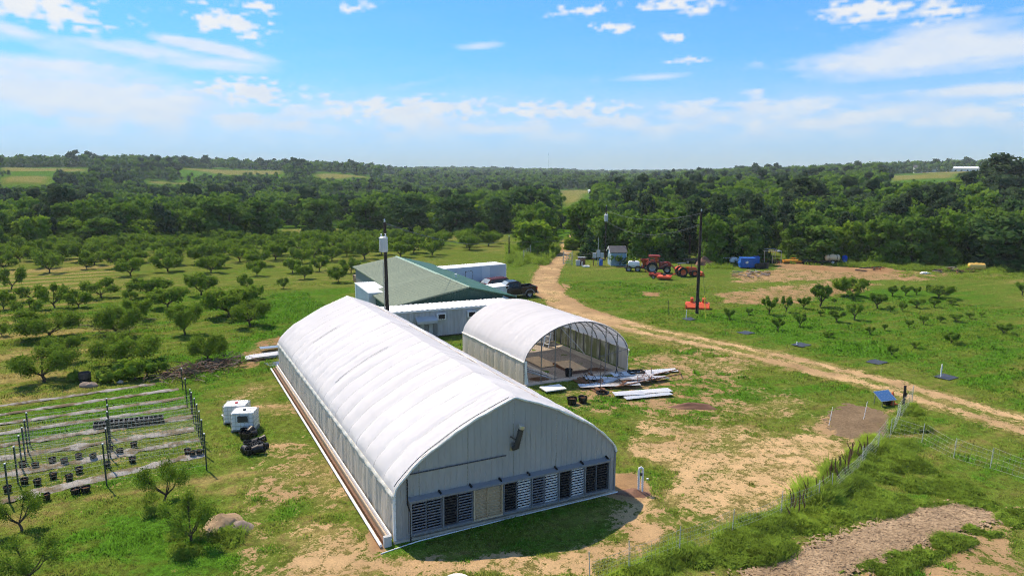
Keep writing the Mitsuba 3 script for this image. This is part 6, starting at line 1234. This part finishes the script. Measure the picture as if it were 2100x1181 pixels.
for j, (px, py, h, lab) in enumerate(((375, 800, 1.3, 'uppermost post right of the plastic strips'), (384, 835, 1.6, 'second post right of the plastic strips'), (393, 850, 1.35, 'third post right of the plastic strips'))): tpost(G(px, py), h, lab)
# ------------------------------------------------------------------ water totes
def tote(c, yaw, lab, panel):
    k = thing('water_tote', lab, 'tote'); M = at(c, yaw, s=.88); w_, d_ = .60, .50
    part('tank', MB(M).add(*loft([[[x, y, z] for x, y in ((-w_ + q, -d_), (w_ - q, -d_), (w_, -d_ + q), (w_, d_ - q), (w_ - q, d_), (-w_ + q, d_), (-w_, d_ - q), (-w_, -d_ + q))] for z, q in ((.16, .1), (.2, .05), (1.08, .05), (1.14, .12))])), 'tote_white', k, smooth=35)
    part('cap', MB(M).lathe([(.09, 0), (.09, .05), (0, .06)], (0, 0, 1.14), 12), 'cap_red' if not panel else 'black_plastic', k)
    mb = MB(M)
    for z in (.18, .4, .62, .84, 1.06): mb.box(-w_ - .03, w_ + .03, -d_ - .03, -d_ - .012, z - .011, z + .011).box(-w_ - .03, w_ + .03, d_ + .012, d_ + .03, z - .011, z + .011).box(-w_ - .03, -w_ - .012, -d_ - .012, d_ + .012, z - .011, z + .011).box(w_ + .012, w_ + .03, -d_ - .012, d_ + .012, z - .011, z + .011)
    part('cage_hoop', mb, 'cage', k)
    for x in np.linspace(-w_, w_, 6): part('cage_bar', MB(M).box(x - .011, x + .011, -d_ - .042, -d_ - .0305, .15, 1.16).box(x - .011, x + .011, d_ + .0305, d_ + .042, .15, 1.16), 'cage', k)
    for y in np.linspace(-d_, d_, 5): part('cage_bar', MB(M).box(-w_ - .042, -w_ - .0305, y - .011, y + .011, .15, 1.16).box(w_ + .0305, w_ + .042, y - .011, y + .011, .15, 1.16), 'cage', k)
    for y in (-.25, .25): part('top_bar', MB(M).box(-w_ - .03, w_ + .03, y - .015, y + .015, 1.162, 1.18), 'cage', k)
    pa = part('pallet', MB(M).box(-w_ - .03, w_ + .03, -d_ - .03, d_ + .03, .10, .145), 'grey_trim', k)
    for x in (-w_, 0, w_): part('block', MB(M).box(x - .06, x + .06, -d_, d_, 0, .098), 'grey_trim', pa)
    part('valve', MB(M).lathe([(.06, 0), (.06, .14), (0, .15)], (0, -d_, .2), 10, (0, -1, 0)), 'black_plastic', k)
    if panel: part('plate', MB(M).box(-.25, .30, -d_ - .06, -d_ - .044, .62, .98), 'dark_metal', k)
c0 = G(486, 866); tote(c0 + [0, .1, 0], YAW_U - 22, 'white caged water tote behind, with a red cap', False); tote(G(504, 880), YAW_U - 22, 'white caged water tote in front, with a dark plate', True)
slab('white_board', 'white board leaning behind the totes at the left', 'board', G(470, 858) + [0, 0, .1], (.5, .9), 40, 'hem_film', .05)
g = np.random.default_rng(21)
for nm, cx, cy, n, lab in (('pot_pile', 505, 893, 7, 'small cluster of black pots below the totes'), ('pot_pile', 521, 923, 16, 'larger heap of black nursery pots on the grass')):
    k = thing(nm, lab, 'pots')
    for j in range(n):
        c = G(cx + g.normal() * (6 if n < 10 else 11), cy + g.normal() * (4 if n < 10 else 7)); r = g.uniform(.15, .24); tip = g.choice([0, 0, 80, 100]); M = at(c + [0, 0, (r if tip else 0)], g.uniform(0, 360), tip)
        part('pot', MB(M).lathe([(0, .01), (r * .75, 0), (r * .98, .28), (r, .3), (r * .92, .3), (r * .7, .03)], n=14), 'black_plastic', k, smooth=40)
heap('hay_mound', 'grey-brown mound of old hay beside the sparse fruit tree', 'mound', G(455, 1080), .85, 1.0, .42, 'wood_chips', 14); heap('hay_mound', 'small grey heap at the foot of the old hay mound', 'mound', G(488, 1084), .55, .6, .3, 'stone', 15)
# ------------------------------------------------------------------ right foreground
for j, (dx, h) in enumerate(((0, 1.02), (.16, 1.0))):
    pass
k = thing('standpipe', 'pair of white pipe standpipes joined at the top beside the greenhouse', 'standpipe'); c = G(1309, 1010); d_ = np.array([.16, .03, 0]); part('pipe', MB().tube([c, c + [0, 0, 1.0], c + [0.02, 0, 1.05]], .045, 8), 'white_paint', k, smooth=50); part('pipe', MB().tube([c + d_, c + d_ + [0, 0, .98]], .045, 8), 'white_paint', k, smooth=50); part('elbow', MB().tube([c + [0, 0, 1.03], c + d_ * .5 + [0, 0, 1.08], c + d_ + [0, 0, 1.0]], .05, 8), 'white_paint', k, smooth=50); part('tap', MB().box(c[0] + .05, c[0] + .12, c[1] - .06, c[1], c[2] + .75, c[2] + .86), 'dark_metal', k)
heap('dirt_heap', 'orange dug earth round the white standpipes', 'dirt', G(1300, 1012), .8, .5, .16, 'brown_board', 17); heap('dirt_heap', 'orange earth bank right of the white sheets', 'dirt', G(1418, 835), 1.5, .5, .28, 'brown_board', 18)
k = thing('pipe_stub', 'small white capped pipe stub in the grass right of the standpipes', 'pipe'); c = G(1328, 983); scene[k] = mikit.ply(MB().lathe([(0, 0), (.05, 0), (.05, .06), (0, .07)], c, 10).mesh(), 'white_paint')
k = thing('tank_lid', 'white round lid at the bottom edge of the view', 'lid'); c = G(937, 1194); scene[k] = mikit.ply(MB().lathe([(.42, 0), (.42, .06), (.35, .1), (0, .13)], c, 22).mesh(), 'white_paint', smooth=40)
def solar():
    k = thing('solar_panel', 'small blue solar panel tilted on a frame by the fence corner', 'solar panel'); M = at(G(1817, 832), 18)
    part('frame', MB(M @ at([0, .15, .55], 0, 0, 32)).box(-.55, .55, -.38, .38, -.02, .02), 'aluminium', k)
    for i in range(6):
        for j in range(4): part('cell', MB(M @ at([0, .15, .55], 0, 0, 32)).box(-.52 + i * .174, -.355 + i * .174, -.35 + j * .176, -.184 + j * .176, .0205, .026), 'pv_blue', k)
    for x in (-.4, .4): part('leg', MB(M).beam([x, -.1, 0], [x, -.1, .40], .04, .04).beam([x, .45, 0], [x, .42, .68], .04, .04), 'galvanised', k)
    b = thing('fence_energiser', 'black battery box under the solar panel', 'battery box'); part('body', MB(M).box(.1, .5, .1, .4, .0, .24), 'black_plastic', b); part('lid', MB(M).box(.08, .52, .08, .42, .242, .29), 'dark_metal', b); part('handle', MB(M).tube([[.2, .25, .29], [.2, .25, .36], [.4, .25, .36], [.4, .25, .29]], .012, 5), 'black_plastic', b)
    c = thing('traffic_cone', 'orange traffic cone standing behind the solar panel', 'cone'); q = G(1829, 828); part('cone', MB().lathe([(.18, .05), (.16, .06), (.035, .72), (.03, .74), (0, .74)], q, 16), 'cone_orange', c, smooth=50); part('base', MB(at(q, 20)).box(-.22, .22, -.22, .22, 0, .045), 'cone_orange', c); part('band', MB().lathe([(.114, .3), (.118, .3), (.088, .44), (.084, .44)], q, 16), 'white_paint', c, smooth=50)
solar()
k = thing('fence_post', 'thick dark wooden corner post of the net fence beside the solar panel', 'post'); c = G(1852, 838); part('shaft', MB().tube([c - [0, 0, .1], c + [0, 0, 1.35]], .07, 8), 'pole_wood', k, smooth=50); part('insulator', MB().box(c[0] + .07, c[0] + .12, c[1] - .05, c[1] + .05, c[2] + .7, c[2] + .95), 'rust', k)
NL = [(1870, 828), (1838, 868), (1824, 900), (1800, 928), (1768, 962), (1706, 1022), (1678, 1038), (1600, 1062), (1500, 1102), (1392, 1140), (1290, 1172), (1210, 1196)]
for j in range(len(NL) - 1):
    A, B = G(*NL[j]), G(*NL[j + 1]); net(A, B, .05, .95 if j > 4 else 1.05, .16, 'sagging white electric net along the weedy strip', 'net_white', r=.0032, sag=.12, seed=50 + j, group='nets of the weedy fence line', name='fence_net', lean=.15 * math.sin(j * 2.1))
for j, (px, py) in enumerate(NL):
    c = G(px, py); k = tag(numbered('net_post'), 'thin white post of the net fence along the weeds', 'post', 'white posts along the weedy fence'); scene[k] = mikit.ply(MB().tube([c - [0, 0, .1], c + [.05 * math.sin(j), 0, 1.08]], .015, 6).mesh(), 'net_white')
N2 = [(1826, 892), (1890, 908), (1955, 940), (2030, 962), (2110, 985), (2200, 1010)]
for j in range(len(N2) - 1): net(G(*N2[j]), G(*N2[j + 1]), .03, .9, .2, 'white electric net running right across the grass', 'net_white', r=.0032, sag=.15, seed=80 + j, group='nets running to the right edge', name='fence_net', lean=.25)
for px, py in N2[1:]:
    c = G(px, py); k = tag(numbered('net_post'), 'leaning white post of the net fence at the right', 'post', 'white posts of the right net'); scene[k] = mikit.ply(MB().tube([c - [0, 0, .1], c + [.12, .1, .95]], .015, 6).mesh(), 'net_white')
for px, py, lab in ((1700, 872, 'single white rod left of the chip patch'), (1771, 860, 'single white rod in the chip patch')):
    c = G(px, py); k = thing('marker_rod', lab, 'rod'); scene[k] = mikit.ply(MB().tube([c, c + [.12, 0, 1.0]], .018, 5).mesh(), 'white_paint')
# chip-covered beds
def bed(name, lab, pts, m_, lift=.02, hump=.022, n=26):
    P = poly(*pts); lo, hi = P.min(0), P.max(0); a, b = np.meshgrid(np.linspace(lo[0], hi[0], int((hi[0] - lo[0]) / .18) + 2), np.linspace(lo[1], hi[1], int((hi[1] - lo[1]) / .18) + 2), indexing='ij')
    d = inside(P, a, b) + (nfbm(np.stack([a * 2.6, b * 2.6, a * 0], -1), 3, 61) - .5) * .75
    z = gz(a, b) + (nfbm(np.stack([a * 1.3, b * 1.3, a * 0], -1), 3, 21) - .5) * .10 + lift + hump * np.clip(d / .5, -1.2, 1) + .03 * (nfbm(np.stack([a * 7, b * 7, a * 0], -1), 2, 62) - .5)
    m, q = a.shape; i, j = np.meshgrid(np.arange(m - 1), np.arange(q - 1), indexing='ij'); f = np.stack([i * q + j, (i + 1) * q + j, (i + 1) * q + j + 1, i * q + j + 1], -1).reshape(-1, 4); f = f[(d.ravel()[f] > -.15).all(1)]
    scene[name] = mikit.ply((np.stack([a, b, z], -1).reshape(-1, 3), f), m_, smooth=True); tag(name, lab, None, None, 'structure'); return P
BED = bed('mulch_bed', 'long bed of brown wood chips at the lower right', ((1500, 1196), (1655, 1126), (1776, 1086), (1881, 1047), (1954, 1037), (2042, 1055), (2007, 1076), (1906, 1106), (1817, 1142), (1690, 1196)), 'wood_chips')
BED2 = bed('chip_patch', 'brown chip-covered patch before the solar panel', ((1692, 846), (1740, 826), (1800, 838), (1832, 858), (1822, 888), (1775, 912), (1705, 890)), 'dark_chips', 0.0, .012)
g = np.random.default_rng(66); cv, cf, at_ = [], [], 0
for P, m in ((BED, 15000),):
    lo, hi = P.min(0), P.max(0); q = g.uniform(lo - .5, hi + .5, (m * 4, 2)); q = q[inside(P, q[:, 0], q[:, 1]) > .1 + .28 * g.normal(size=m * 4)][:m]; k = len(q); an = g.uniform(0, 6.3, k); L_ = g.uniform(.03, .10, k); w_ = L_ * g.uniform(.2, .5, k)
    d = np.stack([np.cos(an) * L_, np.sin(an) * L_, g.normal(size=k) * .012], 1); e = np.stack([-np.sin(an) * w_, np.cos(an) * w_, g.normal(size=k) * .006], 1); c = np.c_[q, gz(q[:, 0], q[:, 1]) + (nfbm(np.stack([q[:, 0] * 1.3, q[:, 1] * 1.3, q[:, 0] * 0], -1), 3, 21) - .5) * .10 + .052 + g.uniform(0, .012, k)]
    cv.append(np.stack([c - d - e, c + d - e, c + d + e, c - d + e], 1).reshape(-1, 3)); i = np.arange(k)[:, None] * 4 + at_; cf.append(np.vstack([i + [0, 1, 2], i + [0, 2, 3]])); at_ += 4 * k
scene['wood_chip_litter'] = mikit.ply((np.vstack(cv), np.vstack(cf)), 'wood_chips'); tag('wood_chip_litter', 'loose wood chips strewn over the long brown bed', 'wood chips', None, 'stuff')
# ------------------------------------------------------------------ grass and weeds
def blades(P, h, w, seed, n_per=3, spread=.08):
    g = np.random.default_rng(seed); k = len(P); P = np.repeat(P, n_per, 0); h = np.repeat(h, n_per) * g.uniform(.55, 1.2, k * n_per); an = g.uniform(0, 2 * np.pi, k * n_per); d = np.stack([np.cos(an), np.sin(an), an * 0], 1)
    P = P + np.c_[g.normal(size=(k * n_per, 2)) * spread, np.zeros(k * n_per)]; ln = g.normal(size=(k * n_per, 2)) * .45
    tip = P + np.c_[ln * h[:, None], h]; ww = (w * h)[:, None]
    v = np.stack([P - d * ww - [0, 0, .03], P + d * ww - [0, 0, .03], tip], 1).reshape(-1, 3); f = np.arange(len(v)).reshape(-1, 3); nn = np.repeat(np.c_[ln * .5 + d[:, :2] * .2, np.ones(len(P))], 3, 0); nn /= np.linalg.norm(nn, axis=1, keepdims=True)
    return v, f, nn
def blade_color(p, n, uv):
    c = ground_color(p, n, mi.Point2f(uv.x * 0.0, uv.y)); return c * mi.Color3f(1.12, 1.18, 1.0)
scene['blade_surface'] = {'type': 'twosided', 'b': {'type': 'diffuse', 'reflectance': proc(blade_color)}}
g = np.random.default_rng(77); n = 420000
r_, a_ = np.exp(g.uniform(np.log(15), np.log(88), n)), np.radians(g.uniform(-39, 39, n)); x, y = r_ * np.sin(a_), r_ * np.cos(a_)
dw, tw = ground_weights(x, y); s_, t_ = (x - O[0]) * U[0] + (y - O[1]) * U[1], (x - O[0]) * V[0] + (y - O[1]) * V[1]
cl = nfbm(np.stack([x * 1.4, y * 1.4, x * 0], -1), 3, 71) * .6 + nfbm(np.stack([x * .3, y * .3, x * 0], -1), 2, 72) * .4
ok = (dw < .30 + .9 * (cl - .45)) & (cl > .44 - .25 * tw) & ~((s_ > -.7) & (s_ < 9.4) & (t_ > -.3) & (t_ < 25)) & ~((s_ > 12.6) & (s_ < 20.9) & (t_ > 14.2) & (t_ < 24.5)) & ~((s_ > 8) & (s_ < 21.5) & (t_ > 29) & (t_ < 62)) & (near_line(ROAD, x, y) > 1.4) & (near_line(SPUR, x, y) > 3) & (inside(BED, x, y) < -.1) & (inside(BED2, x, y) < 0)
for a, b in ROWS: A, B = G(*a)[:2], G(*b)[:2]; ok &= near_line(np.array([A - (B - A) * .2, B]), x, y) > .55
x, y, dw, tw, cl = x[ok], y[ok], dw[ok], tw[ok], cl[ok]; z = gz(x, y) + (nfbm(np.stack([x * 1.3, y * 1.3, x * 0], -1), 3, 21) - .5) * .10
hh_ = (.035 + .14 * np.clip(cl - .42, 0, 1) * 2) * (.6 + .9 * np.clip(tw, 0, 1)) * (.9 + .5 * (np.hypot(x, y) > 45))
v, f, nn = blades(np.stack([x, y, z], 1), hh_, .28, 3, 3, .07)
scene['grass'] = {'type': 'ply', 'filename': meshkit.write_ply((v, f), uv=np.repeat(np.repeat(np.stack([dw * 0, np.clip(tw + (cl - .5) * .8, 0, 1)], 1), 3, 0), 3, 0), normals=nn), 'face_normals': False, 'bsdf': {'type': 'ref', 'id': 'blade_surface'}}
tag('grass', 'short grass tufts on the farm ground', 'grass', None, 'stuff'); print('grass', len(f))
# tall weeds: along the net fence, by the beds, round the orchard trunks and in front of the wood
WEEDS = [(poly((1250, 1196), (1400, 1125), (1500, 1092), (1620, 1045), (1700, 1005), (1770, 930), (1815, 905), (1860, 905), (1900, 960), (2000, 1010), (2040, 1045), (1950, 1030), (1870, 1042), (1770, 1078), (1640, 1122), (1480, 1196)), 42000, .23), (poly((1690, 1196), (1817, 1148), (1906, 1112), (2007, 1082), (2040, 1070), (2100, 1040), (2110, 1070), (1960, 1120), (1850, 1170), (1800, 1196)), 9000, .18), (poly((1850, 845), (1880, 835), (1900, 880), (1850, 890), (1826, 890)), 1800, .25), (poly((1700, 985), (1790, 905), (1810, 925), (1740, 1000), (1640, 1060), (1600, 1060)), 7000, .40),
         (poly((380, 1060), (440, 1050), (490, 1090), (470, 1140), (380, 1150), (350, 1110)), 2600, .22), (poly((300, 1020), (400, 1000), (390, 1050), (310, 1060)), 900, .2), (poly((1040, 510), (1090, 515), (1130, 505), (1150, 512), (1120, 545), (1085, 540), (1060, 548), (1040, 545)), 2600, .9), (poly((1290, 525), (1340, 530), (1600, 535), (1850, 545), (2100, 555), (2100, 560), (1880, 556), (1600, 540), (1290, 536)), 6000, .55), (poly((1820, 550), (1990, 562), (2100, 558), (2100, 575), (1850, 570)), 2500, .22), (poly((1800, 700), (1900, 690), (2080, 670), (2090, 690), (1950, 715), (1860, 735)), 1500, .22), (poly((1450, 545), (1500, 545), (1500, 552), (1450, 550)), 300, .5)]
Ps, Hs = [], []
for P, k, h in WEEDS:
    lo, hi = P.min(0), P.max(0); area = .5 * abs(np.dot(P[:, 0], np.roll(P[:, 1], -1)) - np.dot(P[:, 1], np.roll(P[:, 0], -1))); m = int(k * (hi - lo).prod() / max(area, 1)); q = g.uniform(lo, hi, (m, 2)); q = q[inside(P, q[:, 0], q[:, 1]) > -.15]
    c = nfbm(np.stack([q[:, 0] * .9, q[:, 1] * .9, q[:, 0] * 0], -1), 3, 91); q, c = q[c > .40], c[c > .40]; Ps.append(np.c_[q, gz(q[:, 0], q[:, 1])]); Hs.append(h * (.35 + 1.5 * (c - .38) * 2))
v, f, nn = blades(np.vstack(Ps), np.concatenate(Hs), .07, 5, 5, .10); pl, hl_ = np.vstack(Ps), np.concatenate(Hs)
pick = g.random(len(pl)) < .55; q = pl[pick] + np.c_[np.zeros((pick.sum(), 2)), hl_[pick] * g.uniform(0.3, .95, pick.sum())]; up = np.tile([0, 0, 1.0], (len(q), 1)); v2, f2, n2_ = cards(q, up, .075, 6, .8)
scene['weeds'] = leafy(np.vstack([v, v2]), np.vstack([f, f2 + len(v)]), np.vstack([nn, n2_]), LEAF['weed']); tag('weeds', 'tall green weeds along the fence and beds', 'weeds', None, 'stuff'); print('weeds', len(f) + len(f2))
# dead stalks and docks standing in the weeds by the fence
k = tag('dock_plants', 'rust-brown seed stalks standing in the weeds', 'weeds', None, 'stuff'); mb = MB(); P = poly((1600, 1060), (1700, 985), (1760, 925), (1785, 935), (1720, 1005), (1620, 1075)); lo, hi = P.min(0), P.max(0); q = g.uniform(lo, hi, (400, 2)); q = q[inside(P, q[:, 0], q[:, 1]) > 0][:70]
for a, b in q:
    z = float(gz(a, b)); h = g.uniform(.6, 1.1); mb.tube([[a, b, z], [a + .04, b, z + h * .6], [a + g.normal() * .1, b, z + h]], [.012, .03, .01], 4)
scene[k] = mikit.ply(mb.mesh(), 'rust')
# ------------------------------------------------------------------ far things: radio mast, farm buildings
def far_house(px, py, r, w_, d_, h_, lab, roofm, name='farm_house', gable=1.6):
    a, e = (px - 1050) / FOC, 0; c, s = math.cos(PITCH), math.sin(PITCH); b = -(py - 590.5) / FOC; dd = np.array([a, c + b * s, 0]); dd /= np.linalg.norm(dd); p = dd * r; p[2] = float(gz(p[0], p[1]))
    k = thing(name, lab, 'house' if name == 'farm_house' else 'barn'); M = at(p, -math.degrees(math.atan2(a, 1)) + 8)
    part('wall', MB(M).prism([(0, -1), (d_, -1), (d_, h_), (d_ / 2, h_ + gable), (0, h_)], -w_ / 2, w_ / 2, 0), 'white_paint', k); part('roof', MB(M).prism([(-.6, h_ - .2), (d_ / 2, h_ + gable + .1), (d_ + .6, h_ - .2), (d_ + .6, h_ + .2), (d_ / 2, h_ + gable + .5), (-.6, h_ + .2)], -w_ / 2 - .6, w_ / 2 + .6, 0), roofm, k)
    for j in range(max(1, int(w_ / 6))): part('window', MB(M).box(-w_ / 2 + 2 + j * 6, -w_ / 2 + 4 + j * 6, -.1, -.005, 1, 2.4), 'glass_dark', k)
far_house(1896, 348, 930, 20, 12, 5.0, 'white farm house among trees on the far right hill', 'shingle', gable=3.0); far_house(1962, 347, 960, 44, 16, 4.0, 'long white barn on the far right hill', 'white_roof', 'farm_barn', 2.0); far_house(1216, 384, 560, 6, 5, 1.7, 'small pale barn at the end of the far field beyond the gate', 'white_roof', 'farm_barn', .9)
k = thing('radio_mast', 'thin radio mast on the horizon beyond the woods', 'mast'); r = 4200; a = math.atan((1124 - 1050) / FOC); p = np.array([r * math.sin(a), r * math.cos(a), 5.0])
part('mast', MB().tube([p, p + [0, 0, 120]], .55, 4), 'transformer_grey', k); part('lattice', MB().tube([p + [1.0, 0, 0], p + [1.0, 0, 118]], .3, 3), 'transformer_grey', k)
# ------------------------------------------------------------------ haze over the whole place
scene['clear_boundary'] = {'type': 'null'}
scene['haze'] = {'type': 'cube', 'to_world': T().translate([0, 0, 57]).scale([7600, 7600, 71]), 'bsdf': {'type': 'ref', 'id': 'clear_boundary'}, 'interior': {'type': 'ref', 'id': 'haze_air'}}
tag('haze', 'thin summer haze over the fields and woods', 'haze', None, 'stuff')
